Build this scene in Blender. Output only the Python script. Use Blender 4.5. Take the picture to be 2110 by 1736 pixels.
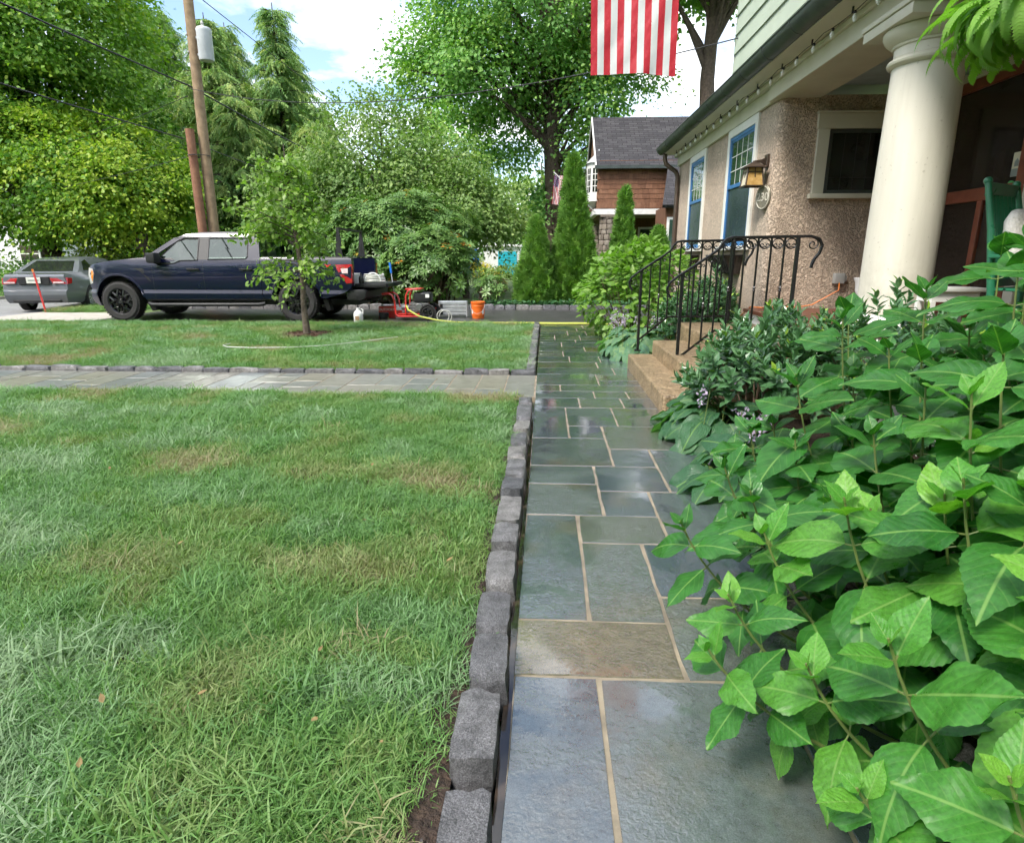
import bpy, bmesh, math, random
import numpy as np
from mathutils import Matrix, Vector, Euler

for _o in list(bpy.data.objects):
    bpy.data.objects.remove(_o)
SC = bpy.context.scene
COL = SC.collection
R = math.radians
PI = math.pi
rng = np.random.default_rng(11)
random.seed(11)

# ------------------------------------------------------------------ camera
cam_d = bpy.data.cameras.new('camera')
cam = bpy.data.objects.new('camera', cam_d)
COL.objects.link(cam)
cam_d.sensor_fit = 'HORIZONTAL'
cam_d.sensor_width = 36.0
cam_d.lens = 36.0 * 1280.0 / 2110.0
cam_d.clip_start = 0.02
cam_d.clip_end = 3000
cam.location = (0, 0, 1.3)
cam.rotation_euler = (PI / 2 - R(14.8757), 0, R(3.0255))
SC.camera = cam

# ------------------------------------------------------------------ sky and sun
SUN_EL, SUN_DIR = R(50), Vector((-0.62, -0.68, 0)).normalized()
W = bpy.data.worlds.new('World')
SC.world = W
W.use_nodes = True
nt = W.node_tree
nt.nodes.clear()
def N(t, **kw):
    n = nt.nodes.new(t)
    for k, v in kw.items():
        setattr(n, k, v)
    return n
out = N('ShaderNodeOutputWorld')
bg = N('ShaderNodeBackground')
sky = N('ShaderNodeTexSky', sky_type='NISHITA')
sky.sun_disc = False
sky.sun_elevation = SUN_EL
sky.sun_rotation = math.atan2(SUN_DIR.x, SUN_DIR.y)
sky.air_density, sky.dust_density, sky.ozone_density = 1.0, 1.6, 1.5
skys = N('ShaderNodeVectorMath', operation='SCALE')
skys.inputs['Scale'].default_value = 0.15
nt.links.new(sky.outputs[0], skys.inputs[0])
tc = N('ShaderNodeTexCoord')
sep = N('ShaderNodeSeparateXYZ')
nt.links.new(tc.outputs['Generated'], sep.inputs[0])
zz = N('ShaderNodeMath', operation='ADD'); zz.inputs[1].default_value = 0.22
zc = N('ShaderNodeMath', operation='MAXIMUM'); zc.inputs[1].default_value = 0.02
nt.links.new(sep.outputs['Z'], zz.inputs[0]); nt.links.new(zz.outputs[0], zc.inputs[0])
dx = N('ShaderNodeMath', operation='DIVIDE'); dy = N('ShaderNodeMath', operation='DIVIDE')
nt.links.new(sep.outputs['X'], dx.inputs[0]); nt.links.new(zc.outputs[0], dx.inputs[1])
nt.links.new(sep.outputs['Y'], dy.inputs[0]); nt.links.new(zc.outputs[0], dy.inputs[1])
cmb = N('ShaderNodeCombineXYZ')
nt.links.new(dx.outputs[0], cmb.inputs[0]); nt.links.new(dy.outputs[0], cmb.inputs[1])
cmb.inputs[2].default_value = 5.3
nz = N('ShaderNodeTexNoise')
nz.inputs['Scale'].default_value = 1.7; nz.inputs['Detail'].default_value = 9; nz.inputs['Roughness'].default_value = 0.56
nz.inputs['Distortion'].default_value = 0.25
nt.links.new(cmb.outputs[0], nz.inputs['Vector'])
rmp = N('ShaderNodeValToRGB')
rmp.color_ramp.elements[0].position = 0.43; rmp.color_ramp.elements[1].position = 0.60
nt.links.new(nz.outputs['Fac'], rmp.inputs[0])
# cloud body: bright white with slightly greyer thick parts
rc = N('ShaderNodeValToRGB')
rc.color_ramp.elements[0].position = 0.45; rc.color_ramp.elements[0].color = (1.02, 1.03, 1.05, 1)
rc.color_ramp.elements[1].position = 0.75; rc.color_ramp.elements[1].color = (0.84, 0.88, 0.93, 1)
nt.links.new(nz.outputs['Fac'], rc.inputs[0])
mixc = N('ShaderNodeMix', data_type='RGBA')
nt.links.new(rmp.outputs[0], mixc.inputs[0])
nt.links.new(skys.outputs[0], mixc.inputs[6]); nt.links.new(rc.outputs[0], mixc.inputs[7])
nt.links.new(mixc.outputs[2], bg.inputs['Color'])
bg.inputs['Strength'].default_value = 1.0
nt.links.new(bg.outputs[0], out.inputs['Surface'])

sd = bpy.data.lights.new('sun', 'SUN')
sd.energy = 2.3
sd.angle = R(14)
sd.color = (1.0, 0.95, 0.87)
sun = bpy.data.objects.new('sun', sd)
COL.objects.link(sun)
sv = Vector((SUN_DIR.x * math.cos(SUN_EL), SUN_DIR.y * math.cos(SUN_EL), math.sin(SUN_EL)))
sun.rotation_euler = sv.to_track_quat('Z', 'Y').to_euler()
sun.location = sv * 30

SC.view_settings.view_transform = 'Standard'
SC.view_settings.look = 'None'
SC.view_settings.exposure = 1.2
SC.view_settings.gamma = 1.0
SC.view_settings.use_curve_mapping = False
SC.render.engine = 'CYCLES'
cy = SC.cycles
cy.max_bounces = 5; cy.diffuse_bounces = 3; cy.glossy_bounces = 2; cy.transmission_bounces = 3; cy.transparent_max_bounces = 6
cy.use_adaptive_sampling = True; cy.adaptive_threshold = 0.03; cy.adaptive_min_samples = 12
cy.use_denoising = True
cy.sample_clamp_indirect = 6
cy.caustics_reflective = False; cy.caustics_refractive = False
try:
    cy.use_light_tree = False
except Exception:
    pass

# ------------------------------------------------------------------ materials
def new_mat(name):
    m = bpy.data.materials.new(name)
    m.use_nodes = True
    t = m.node_tree
    t.nodes.clear()
    o = t.nodes.new('ShaderNodeOutputMaterial')
    b = t.nodes.new('ShaderNodeBsdfPrincipled')
    t.links.new(b.outputs[0], o.inputs['Surface'])
    return m, t, b, o
def nd(t, typ, ins=None, **kw):
    n = t.nodes.new(typ)
    for k, v in kw.items():
        setattr(n, k, v)
    for k, v in (ins or {}).items():
        if isinstance(v, bpy.types.NodeSocket):
            t.links.new(v, n.inputs[k])
        else:
            n.inputs[k].default_value = v
    return n
def c4(c):
    return (c[0], c[1], c[2], 1.0)
def noise(t, vec, scale, detail=4, rough=0.55, dist=0.0):
    return nd(t, 'ShaderNodeTexNoise', {'Vector': vec, 'Scale': scale, 'Detail': detail, 'Roughness': rough, 'Distortion': dist}).outputs['Fac']
def ramp(t, fac, stops):
    n = nd(t, 'ShaderNodeValToRGB', {0: fac})
    e = n.color_ramp.elements
    while len(e) < len(stops):
        e.new(0.5)
    for i, (p, c) in enumerate(stops):
        e[i].position = p
        e[i].color = c4(c) if not isinstance(c, (int, float)) else (c, c, c, 1)
    return n.outputs[0]
def mixrgb(t, fac, a, b, blend='MIX'):
    n = t.nodes.new('ShaderNodeMix')
    n.data_type = 'RGBA'
    n.blend_type = blend
    for i, v in ((0, fac), (6, a), (7, b)):
        if isinstance(v, bpy.types.NodeSocket):
            t.links.new(v, n.inputs[i])
        else:
            n.inputs[i].default_value = v if i == 0 else c4(v)
    return n.outputs[2]
def mth(t, op, a, b=0.0):
    n = t.nodes.new('ShaderNodeMath')
    n.operation = op
    for i, v in ((0, a), (1, b)):
        if isinstance(v, bpy.types.NodeSocket):
            t.links.new(v, n.inputs[i])
        else:
            n.inputs[i].default_value = v
    return n.outputs[0]
def bump(t, b, h, strength=0.3, dist=0.01, prev=None):
    n = nd(t, 'ShaderNodeBump', {'Height': h, 'Strength': strength, 'Distance': dist})
    if prev is not None:
        t.links.new(prev, n.inputs['Normal'])
    t.links.new(n.outputs[0], b.inputs['Normal'])
    return n.outputs[0]
def wpos(t):
    return nd(t, 'ShaderNodeNewGeometry').outputs['Position']
def ocoord(t):
    return nd(t, 'ShaderNodeTexCoord').outputs['Object']
MATS = {}
def simple(name, c, rough=0.5, c2=None, scale=8.0, bs=0.0, bscale=60.0, bdist=0.004, metal=0.0, coat=0.0, spec=0.5, detail=5, obj=False):
    m, t, b, o = new_mat(name)
    p = ocoord(t) if obj else wpos(t)
    if c2 is None:
        c2 = tuple(x * 0.78 for x in c)
    f = noise(t, p, scale, detail)
    t.links.new(ramp(t, f, [(0.3, c2), (0.7, c)]), b.inputs['Base Color'])
    b.inputs['Metallic'].default_value = metal
    b.inputs['Coat Weight'].default_value = coat
    b.inputs['Coat Roughness'].default_value = 0.04
    b.inputs['Specular IOR Level'].default_value = spec
    r = nd(t, 'ShaderNodeMapRange', {0: noise(t, p, scale * 2.3, 3), 3: max(0.02, rough - 0.08), 4: min(1, rough + 0.08)})
    t.links.new(r.outputs[0], b.inputs['Roughness'])
    if bs > 0:
        bump(t, b, noise(t, p, bscale, 5), bs, bdist)
    MATS[name] = m
    return m
def leafmat(name, stops, rough=0.45, trans=0.48, tcol=None, bs=0.0, inst=False, spec=0.4):
    """foliage: colour from the per-leaf attribute 'rnd', some light through the blade"""
    m, t, b, o = new_mat(name)
    a = nd(t, 'ShaderNodeAttribute', attribute_name='rnd', attribute_type='INSTANCER' if inst else 'GEOMETRY')
    col = ramp(t, a.outputs['Fac'], stops)
    t.links.new(col, b.inputs['Base Color'])
    b.inputs['Roughness'].default_value = rough
    b.inputs['Specular IOR Level'].default_value = spec
    tr = nd(t, 'ShaderNodeBsdfTranslucent')
    tcn = mixrgb(t, 1.0, col, tcol or (1.0, 1.25, 0.45), 'MULTIPLY')
    t.links.new(tcn, tr.inputs[0])
    mx = nd(t, 'ShaderNodeMixShader', {0: trans})
    t.links.new(b.outputs[0], mx.inputs[1]); t.links.new(tr.outputs[0], mx.inputs[2])
    t.links.new(mx.outputs[0], o.inputs['Surface'])
    if bs:
        bump(t, b, noise(t, wpos(t), 90, 3), bs, 0.003)
    MATS[name] = m
    return m

# --- ground and paving
def m_bluestone():
    m, t, b, o = new_mat('bluestone')
    p = wpos(t)
    rnd = nd(t, 'ShaderNodeObjectInfo').outputs['Random']
    off = nd(t, 'ShaderNodeCombineXYZ', {0: mth(t, 'MULTIPLY', rnd, 37.0), 1: mth(t, 'MULTIPLY', rnd, 91.0), 2: rnd}).outputs[0]
    q = nd(t, 'ShaderNodeVectorMath', {0: p, 1: off}, operation='ADD').outputs[0]
    base = ramp(t, rnd, [(0.0, (0.056, 0.074, 0.092)), (0.3, (0.068, 0.086, 0.100)), (0.5, (0.078, 0.096, 0.100)), (0.7, (0.088, 0.098, 0.086)), (0.88, (0.062, 0.080, 0.096)), (0.94, (0.105, 0.088, 0.055)), (1.0, (0.115, 0.090, 0.050))])
    blot = ramp(t, noise(t, q, 2.2, 5, 0.6), [(0.54, 0.0), (0.70, 1.0)])
    col = mixrgb(t, mth(t, 'MULTIPLY', blot, 0.42), base, (0.130, 0.096, 0.050))
    fine = ramp(t, noise(t, q, 26, 6, 0.7), [(0.3, 0.72), (0.7, 1.22)])
    col = mixrgb(t, 1.0, col, fine, 'MULTIPLY')
    spk = ramp(t, noise(t, q, 260, 2, 0.5), [(0.3, 0.8), (0.7, 1.2)])
    col = mixrgb(t, 1.0, col, spk, 'MULTIPLY')
    t.links.new(col, b.inputs['Base Color'])
    wet = ramp(t, noise(t, p, 1.7, 4, 0.6, 0.6), [(0.43, 0.0), (0.56, 1.0)])
    r = nd(t, 'ShaderNodeMapRange', {0: wet, 3: 0.26, 4: 0.04})
    b.inputs['Coat Weight'].default_value = 1.0
    b.inputs['Coat IOR'].default_value = 1.75
    t.links.new(nd(t, 'ShaderNodeMapRange', {0: wet, 3: 0.13, 4: 0.015}).outputs[0], b.inputs['Coat Roughness'])
    t.links.new(r.outputs[0], b.inputs['Roughness'])
    b.inputs['Specular IOR Level'].default_value = 0.8
    mp = nd(t, 'ShaderNodeMapping', {'Vector': q, 'Scale': (1.0, 1.7, 1.0)}).outputs[0]
    h = noise(t, mp, 16, 5, 0.60, 0.6)
    h2 = noise(t, q, 75, 3, 0.55, 0.4)
    n1 = nd(t, 'ShaderNodeBump', {'Height': h, 'Distance': 0.006})
    t.links.new(nd(t, 'ShaderNodeMapRange', {0: wet, 3: 0.40, 4: 0.05}).outputs[0], n1.inputs['Strength'])
    n2 = nd(t, 'ShaderNodeBump', {'Height': h2, 'Distance': 0.004, 'Normal': n1.outputs[0]})
    t.links.new(nd(t, 'ShaderNodeMapRange', {0: wet, 3: 0.65, 4: 0.06}).outputs[0], n2.inputs['Strength'])
    t.links.new(n2.outputs[0], b.inputs['Normal'])
    t.links.new(n2.outputs[0], b.inputs['Coat Normal'])
    MATS['bluestone'] = m
m_bluestone()
simple('mortar', (0.33, 0.275, 0.195), 0.75, (0.13, 0.110, 0.080), 7, 0.5, 120, 0.003)
def m_granite():
    m, t, b, o = new_mat('granite')
    p = wpos(t)
    rnd = nd(t, 'ShaderNodeObjectInfo').outputs['Random']
    base = ramp(t, rnd, [(0, (0.078, 0.080, 0.090)), (0.5, (0.140, 0.138, 0.145)), (1, (0.215, 0.205, 0.195))])
    sp = ramp(t, noise(t, p, 240, 2, 0.7), [(0.35, 0.45), (0.5, 1.0), (0.68, 1.8)])
    big = ramp(t, noise(t, p, 16, 5, 0.65), [(0.3, 0.5), (0.7, 1.4)])
    t.links.new(mixrgb(t, 1.0, mixrgb(t, 1.0, base, sp, 'MULTIPLY'), big, 'MULTIPLY'), b.inputs['Base Color'])
    b.inputs['Roughness'].default_value = 0.34
    n1 = bump(t, b, noise(t, p, 38, 7, 0.75), 1.0, 0.014)
    bump(t, b, noise(t, p, 260, 2), 0.35, 0.002, n1)
    MATS['granite'] = m
m_granite()
simple('lawn_soil', (0.060, 0.062, 0.026), 0.95, (0.040, 0.030, 0.016), 9, 0.8, 70, 0.02)
simple('soil', (0.060, 0.036, 0.022), 0.8, (0.022, 0.013, 0.009), 22, 1.0, 45, 0.03)
simple('mulch', (0.105, 0.048, 0.026), 0.9, (0.040, 0.018, 0.010), 40, 1.0, 70, 0.02)
simple('far_grass', (0.115, 0.165, 0.045), 0.95, (0.075, 0.120, 0.032), 0.9, 0.7, 30, 0.03, detail=9)
simple('asphalt', (0.060, 0.058, 0.055), 0.42, (0.034, 0.033, 0.032), 3.0, 0.5, 160, 0.004, detail=8)
simple('street', (0.27, 0.27, 0.265), 0.85, (0.20, 0.20, 0.198), 2.0, 0.4, 120, 0.004, detail=8)
simple('concrete', (0.46, 0.43, 0.37), 0.85, (0.34, 0.31, 0.26), 4.0, 0.4, 120, 0.004, detail=8)
def m_puddle():
    m, t, b, o = new_mat('puddle')
    b.inputs['Base Color'].default_value = (0.05, 0.036, 0.026, 1)
    b.inputs['Roughness'].default_value = 0.03
    b.inputs['Specular IOR Level'].default_value = 0.8
    bump(t, b, noise(t, wpos(t), 30, 2), 0.04, 0.004)
    MATS['puddle'] = m
m_puddle()
def m_aggregate():
    m, t, b, o = new_mat('aggregate')
    p = wpos(t)
    v = nd(t, 'ShaderNodeTexVoronoi', {'Vector': p, 'Scale': 62.0})
    col = ramp(t, v.outputs['Color'], [(0.0, (0.10, 0.066, 0.034)), (0.4, (0.22, 0.150, 0.082)), (0.7, (0.37, 0.275, 0.165)), (1.0, (0.16, 0.11, 0.065))])
    big = ramp(t, noise(t, p, 6, 5), [(0.3, 0.66), (0.7, 1.15)])
    t.links.new(mixrgb(t, 1.0, col, big, 'MULTIPLY'), b.inputs['Base Color'])
    b.inputs['Roughness'].default_value = 0.42
    n1 = bump(t, b, mth(t, 'MULTIPLY', v.outputs['Distance'], -1.0), 0.8, 0.006)
    bump(t, b, noise(t, p, 30, 4), 0.3, 0.006, n1)
    MATS['aggregate'] = m
m_aggregate()
def m_stucco():
    m, t, b, o = new_mat('stucco')
    p = wpos(t)
    base = ramp(t, noise(t, p, 1.6, 6, 0.6), [(0.3, (0.55, 0.425, 0.320)), (0.7, (0.67, 0.540, 0.420))])
    h = noise(t, p, 26, 3, 0.5, 2.0)
    cav = ramp(t, h, [(0.36, 0.72), (0.52, 1.08)])
    t.links.new(mixrgb(t, 1.0, base, cav, 'MULTIPLY'), b.inputs['Base Color'])
    b.inputs['Roughness'].default_value = 0.9
    hh = ramp(t, h, [(0.34, 0.0), (0.58, 1.0)])
    n1 = bump(t, b, hh, 1.0, 0.02)
    bump(t, b, noise(t, p, 160, 3), 0.4, 0.004, n1)
    MATS['stucco'] = m
m_stucco()
# --- building
simple('cream_paint', (0.60, 0.575, 0.46), 0.45, (0.53, 0.505, 0.40), 3, 0.12, 80, 0.003)
def m_column():
    m, t, b, o = new_mat('column_paint')
    p = wpos(t)
    st = noise(t, nd(t, 'ShaderNodeMapping', {'Vector': p, 'Scale': (7, 7, 0.7)}).outputs[0], 1.0, 6, 0.6)
    base = ramp(t, st, [(0.30, (0.555, 0.520, 0.435)), (0.55, (0.645, 0.610, 0.515)), (0.75, (0.675, 0.64, 0.55))])
    z = nd(t, 'ShaderNodeSeparateXYZ', {0: p}).outputs[2]
    splash = mth(t, 'MULTIPLY', nd(t, 'ShaderNodeMapRange', {0: z, 1: 0.75, 2: 1.35, 3: 1.0, 4: 0.0}).outputs[0], ramp(t, noise(t, p, 9, 6, 0.7), [(0.42, 0.0), (0.65, 0.8)]))
    col = mixrgb(t, splash, base, (0.33, 0.29, 0.22))
    col = mixrgb(t, ramp(t, noise(t, p, 38, 2, 0.4), [(0.70, 0.0), (0.76, 0.5)]), col, (0.36, 0.32, 0.25))
    t.links.new(col, b.inputs['Base Color'])
    b.inputs['Roughness'].default_value = 0.6
    n1 = bump(t, b, noise(t, p, 150, 3), 0.35, 0.003)
    bump(t, b, noise(t, nd(t, 'ShaderNodeMapping', {'Vector': p, 'Scale': (9, 9, 1.2)}).outputs[0], 1.0, 4), 0.25, 0.01, n1)
    MATS['column_paint'] = m
m_column()
simple('white_paint', (0.76, 0.75, 0.70), 0.45, (0.66, 0.65, 0.60), 4, 0.1, 80, 0.002)
simple('green_siding', (0.43, 0.49, 0.385), 0.6, (0.375, 0.43, 0.335), 2.5, 0.25, 60, 0.003)
simple('gutter_metal', (0.075, 0.088, 0.082), 0.42, (0.045, 0.055, 0.052), 5, 0.1, 40, 0.003, metal=0.3)
simple('brown_metal', (0.10, 0.072, 0.052), 0.45, (0.06, 0.042, 0.032), 5, 0.1, 40, 0.003, metal=0.3)
simple('blue_sash', (0.050, 0.185, 0.42), 0.35, (0.038, 0.145, 0.34), 5)
simple('porch_ceiling', (0.42, 0.53, 0.56), 0.5)
simple('porch_floor', (0.16, 0.060, 0.035), 0.4, (0.10, 0.036, 0.022), 7)
simple('door_wood', (0.235, 0.072, 0.036), 0.4, (0.165, 0.045, 0.024), 7, 0.15, 60, 0.002)
simple('iron', (0.010, 0.010, 0.011), 0.32, (0.006, 0.006, 0.006), 30, 0.15, 200, 0.001)
simple('bronze', (0.135, 0.098, 0.072), 0.42, (0.080, 0.056, 0.042), 12, 0.1, 120, 0.001, metal=0.6)
simple('amber_glass', (0.62, 0.42, 0.17), 0.25, (0.42, 0.24, 0.07), 20)
simple('milk_glass', (0.78, 0.72, 0.56), 0.25, (0.66, 0.58, 0.42), 12)
simple('plaque_metal', (0.25, 0.225, 0.17), 0.4, (0.15, 0.135, 0.10), 30, 0.2, 120, 0.001, metal=0.4)
simple('plaque_light', (0.60, 0.56, 0.47), 0.4)
simple('grey_plastic', (0.42, 0.42, 0.40), 0.5)
simple('orange_cord', (0.75, 0.20, 0.015), 0.45)
simple('coco_liner', (0.060, 0.044, 0.034), 0.95, (0.022, 0.016, 0.013), 50, 1.0, 90, 0.01)
def m_glass(name, col, rough=0.03, spec=0.6):
    m, t, b, o = new_mat(name)
    p = wpos(t)
    t.links.new(ramp(t, noise(t, p, 1.8, 3), [(0.35, col), (0.65, tuple(x * 1.6 + 0.004 for x in col))]), b.inputs['Base Color'])
    b.inputs['Roughness'].default_value = rough
    b.inputs['Specular IOR Level'].default_value = spec
    bump(t, b, noise(t, p, 3.5, 2), 0.04, 0.02)
    MATS[name] = m
m_glass('window_glass', (0.026, 0.050, 0.040), 0.04, 1.0)
m_glass('screen_glass', (0.022, 0.034, 0.046), 0.22, 0.4)
m_glass('dark_glass', (0.010, 0.012, 0.010), 0.05, 0.5)
m_glass('door_glass', (0.022, 0.016, 0.012), 0.10, 0.45)
m_glass('headlamp_glass', (0.30, 0.30, 0.29), 0.08, 0.8)
def m_shingle_roof():
    m, t, b, o = new_mat('roof_shingle')
    p = nd(t, 'ShaderNodeTexCoord').outputs['Object']
    mp = nd(t, 'ShaderNodeMapping', {'Vector': nd(t, 'ShaderNodeUVMap').outputs[0]}).outputs[0]
    br = nd(t, 'ShaderNodeTexBrick', {'Vector': mp, 'Scale': 1.0, 'Color1': (0.028, 0.026, 0.030, 1), 'Color2': (0.062, 0.058, 0.062, 1), 'Mortar': (0.014, 0.013, 0.014, 1), 'Mortar Size': 0.012, 'Brick Width': 0.30, 'Row Height': 0.14, 'Bias': 0.0})
    sp = ramp(t, noise(t, p, 60, 3, 0.7), [(0.3, 0.7), (0.7, 1.3)])
    t.links.new(mixrgb(t, 1.0, br.outputs['Color'], sp, 'MULTIPLY'), b.inputs['Base Color'])
    b.inputs['Roughness'].default_value = 0.9
    bump(t, b, br.outputs['Fac'], -0.6, 0.01)
    MATS['roof_shingle'] = m
m_shingle_roof()
def m_objrand(name, stops, rough=0.8, bs=0.4, bscale=30, stretch=(1, 1, 1)):
    m, t, b, o = new_mat(name)
    rnd = nd(t, 'ShaderNodeObjectInfo').outputs['Random']
    p = nd(t, 'ShaderNodeMapping', {'Vector': wpos(t), 'Scale': stretch}).outputs[0]
    f = ramp(t, noise(t, p, bscale, 5, 0.65), [(0.3, 0.7), (0.7, 1.25)])
    t.links.new(mixrgb(t, 1.0, ramp(t, rnd, stops), f, 'MULTIPLY'), b.inputs['Base Color'])
    b.inputs['Roughness'].default_value = rough
    bump(t, b, noise(t, p, bscale * 2, 5), bs, 0.006)
    MATS[name] = m
m_objrand('wood_shingle', [(0, (0.135, 0.060, 0.032)), (0.5, (0.170, 0.076, 0.040)), (1, (0.205, 0.098, 0.055))], 0.85, 0.5, 20, (1, 1, 0.25))
m_objrand('field_stone', [(0, (0.13, 0.105, 0.085)), (0.5, (0.21, 0.17, 0.135)), (1, (0.27, 0.235, 0.195))], 0.9, 0.7, 22)
m_objrand('bluestone_dry', [(0, (0.135, 0.145, 0.140)), (0.35, (0.175, 0.180, 0.165)), (0.7, (0.200, 0.190, 0.150)), (0.9, (0.150, 0.165, 0.170)), (1, (0.225, 0.185, 0.125))], 0.30, 0.25, 9)
simple('stone_mortar', (0.19, 0.17, 0.145), 0.95)
simple('pole_wood', (0.33, 0.235, 0.140), 0.85, (0.19, 0.125, 0.072), 6, 0.5, 60, 0.006)
simple('stub_wood', (0.27, 0.135, 0.075), 0.85, (0.15, 0.060, 0.034), 5, 0.5, 50, 0.006)
simple('galvanised', (0.52, 0.54, 0.55), 0.45, (0.42, 0.44, 0.45), 3)
simple('wire_black', (0.018, 0.018, 0.018), 0.6)
simple('bark', (0.115, 0.085, 0.062), 0.95, (0.050, 0.036, 0.026), 14, 1.0, 26, 0.03)
simple('bark_grey', (0.150, 0.120, 0.092), 0.95, (0.075, 0.058, 0.044), 14, 1.0, 30, 0.03)
simple('twig', (0.115, 0.075, 0.045), 0.85, (0.06, 0.04, 0.025), 20)
simple('green_stem', (0.135, 0.190, 0.045), 0.5, (0.095, 0.120, 0.040), 12)
# --- vehicles and gear
def m_carpaint(name, c):
    m, t, b, o = new_mat(name)
    b.inputs['Base Color'].default_value = c4(c)
    b.inputs['Metallic'].default_value = 0.0
    b.inputs['Specular IOR Level'].default_value = 0.25
    b.inputs['Roughness'].default_value = 0.30
    b.inputs['Coat Weight'].default_value = 1.0
    b.inputs['Coat Roughness'].default_value = 0.02
    b.inputs['Coat IOR'].default_value = 1.45
    f = noise(t, wpos(t), 2.0, 5)
    t.links.new(nd(t, 'ShaderNodeMapRange', {0: f, 3: 0.22, 4: 0.40}).outputs[0], b.inputs['Roughness'])
    MATS[name] = m
m_carpaint('navy_paint', (0.0016, 0.0034, 0.022))
m_carpaint('grey_paint', (0.13, 0.138, 0.150))
simple('tyre', (0.028, 0.026, 0.025), 0.8, (0.018, 0.017, 0.016), 20, 0.4, 120, 0.003)
simple('black_trim', (0.014, 0.014, 0.015), 0.5, (0.009, 0.009, 0.010), 20, 0.1, 200, 0.001)
simple('black_rim', (0.012, 0.012, 0.013), 0.22, (0.008, 0.008, 0.008), 10, coat=0.4)
simple('silver_rim', (0.50, 0.51, 0.52), 0.3, (0.38, 0.39, 0.40), 10, metal=0.7)
simple('red_lens', (0.42, 0.014, 0.020), 0.15, (0.30, 0.009, 0.013), 12, coat=0.6)
simple('pale_lens', (0.72, 0.62, 0.62), 0.15, (0.6, 0.42, 0.42), 12, coat=0.6)
simple('amber_lens', (0.80, 0.24, 0.02), 0.15, (0.62, 0.16, 0.01), 12, coat=0.6)
simple('red_paint', (0.62, 0.030, 0.022), 0.3, (0.48, 0.020, 0.016), 8, coat=0.5)
simple('orange_plastic', (0.83, 0.170, 0.022), 0.38, (0.72, 0.13, 0.016), 6)
simple('white_plastic', (0.78, 0.78, 0.75), 0.4, (0.68, 0.68, 0.65), 8)
simple('engine_metal', (0.30, 0.30, 0.30), 0.4, (0.12, 0.12, 0.12), 25, 0.4, 80, 0.004, metal=0.7)
simple('aluminium', (0.55, 0.57, 0.59), 0.35, (0.40, 0.42, 0.44), 8, metal=0.6)
simple('hose_yellow', (0.46, 0.49, 0.09), 0.5, (0.36, 0.39, 0.06), 20)
simple('pale_hose', (0.60, 0.60, 0.55), 0.45, (0.46, 0.46, 0.42), 10)
simple('blue_plastic', (0.02, 0.20, 0.72), 0.35)
simple('cardboard', (0.34, 0.22, 0.12), 0.85)
simple('leather', (0.16, 0.15, 0.14), 0.7)
def m_carglass():
    m, t, b, o = new_mat('car_glass')
    tr = nd(t, 'ShaderNodeBsdfTransparent', {0: (0.42, 0.50, 0.46, 1)})
    gl = nd(t, 'ShaderNodeBsdfGlossy', {0: (0.95, 1.0, 0.98, 1), 'Roughness': 0.02})
    mx = nd(t, 'ShaderNodeMixShader', {0: 0.13})
    t.links.new(tr.outputs[0], mx.inputs[1]); t.links.new(gl.outputs[0], mx.inputs[2])
    t.links.new(mx.outputs[0], o.inputs['Surface'])
    MATS['car_glass'] = m
m_carglass()
# --- cloth, porch things
simple('flag_red', (0.60, 0.030, 0.050), 0.55, (0.50, 0.020, 0.038), 6, 0.15, 300, 0.001)
simple('flag_white', (0.80, 0.80, 0.80), 0.6, (0.72, 0.72, 0.74), 6, 0.15, 300, 0.001)
simple('flag_blue', (0.020, 0.035, 0.16), 0.6)
for _n in ('flag_red', 'flag_white', 'flag_blue'):
    _m = MATS[_n]; _t = _m.node_tree
    _b = [x for x in _t.nodes if x.type == 'BSDF_PRINCIPLED'][0]; _o = [x for x in _t.nodes if x.type == 'OUTPUT_MATERIAL'][0]
    _tr = nd(_t, 'ShaderNodeBsdfTranslucent', {0: {'flag_red': (0.85, 0.06, 0.08, 1), 'flag_white': (0.85, 0.85, 0.85, 1), 'flag_blue': (0.03, 0.05, 0.3, 1)}[_n]})
    _mx = nd(_t, 'ShaderNodeMixShader', {0: 0.35})
    _t.links.new(_b.outputs[0], _mx.inputs[1]); _t.links.new(_tr.outputs[0], _mx.inputs[2]); _t.links.new(_mx.outputs[0], _o.inputs['Surface'])
simple('green_paint', (0.020, 0.155, 0.075), 0.3, (0.014, 0.115, 0.055), 8)
simple('lime_plastic', (0.10, 0.50, 0.16), 0.4)
simple('wicker_white', (0.76, 0.72, 0.66), 0.7, (0.55, 0.51, 0.46), 60, 0.9, 90, 0.01)
simple('sticker_cream', (0.70, 0.66, 0.48), 0.5)
simple('sticker_grey', (0.26, 0.30, 0.27), 0.5)
simple('bulb_glass', (0.86, 0.86, 0.82), 0.12, (0.74, 0.74, 0.70), 30)
simple('teal_door', (0.02, 0.42, 0.52), 0.5)
simple('house_white', (0.78, 0.77, 0.74), 0.7)
simple('sign_brown', (0.085, 0.062, 0.050), 0.7)
simple('dry_leaf', (0.26, 0.195, 0.075), 0.8, (0.13, 0.085, 0.030), 40)
simple('plate_white', (0.70, 0.70, 0.62), 0.5)
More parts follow.
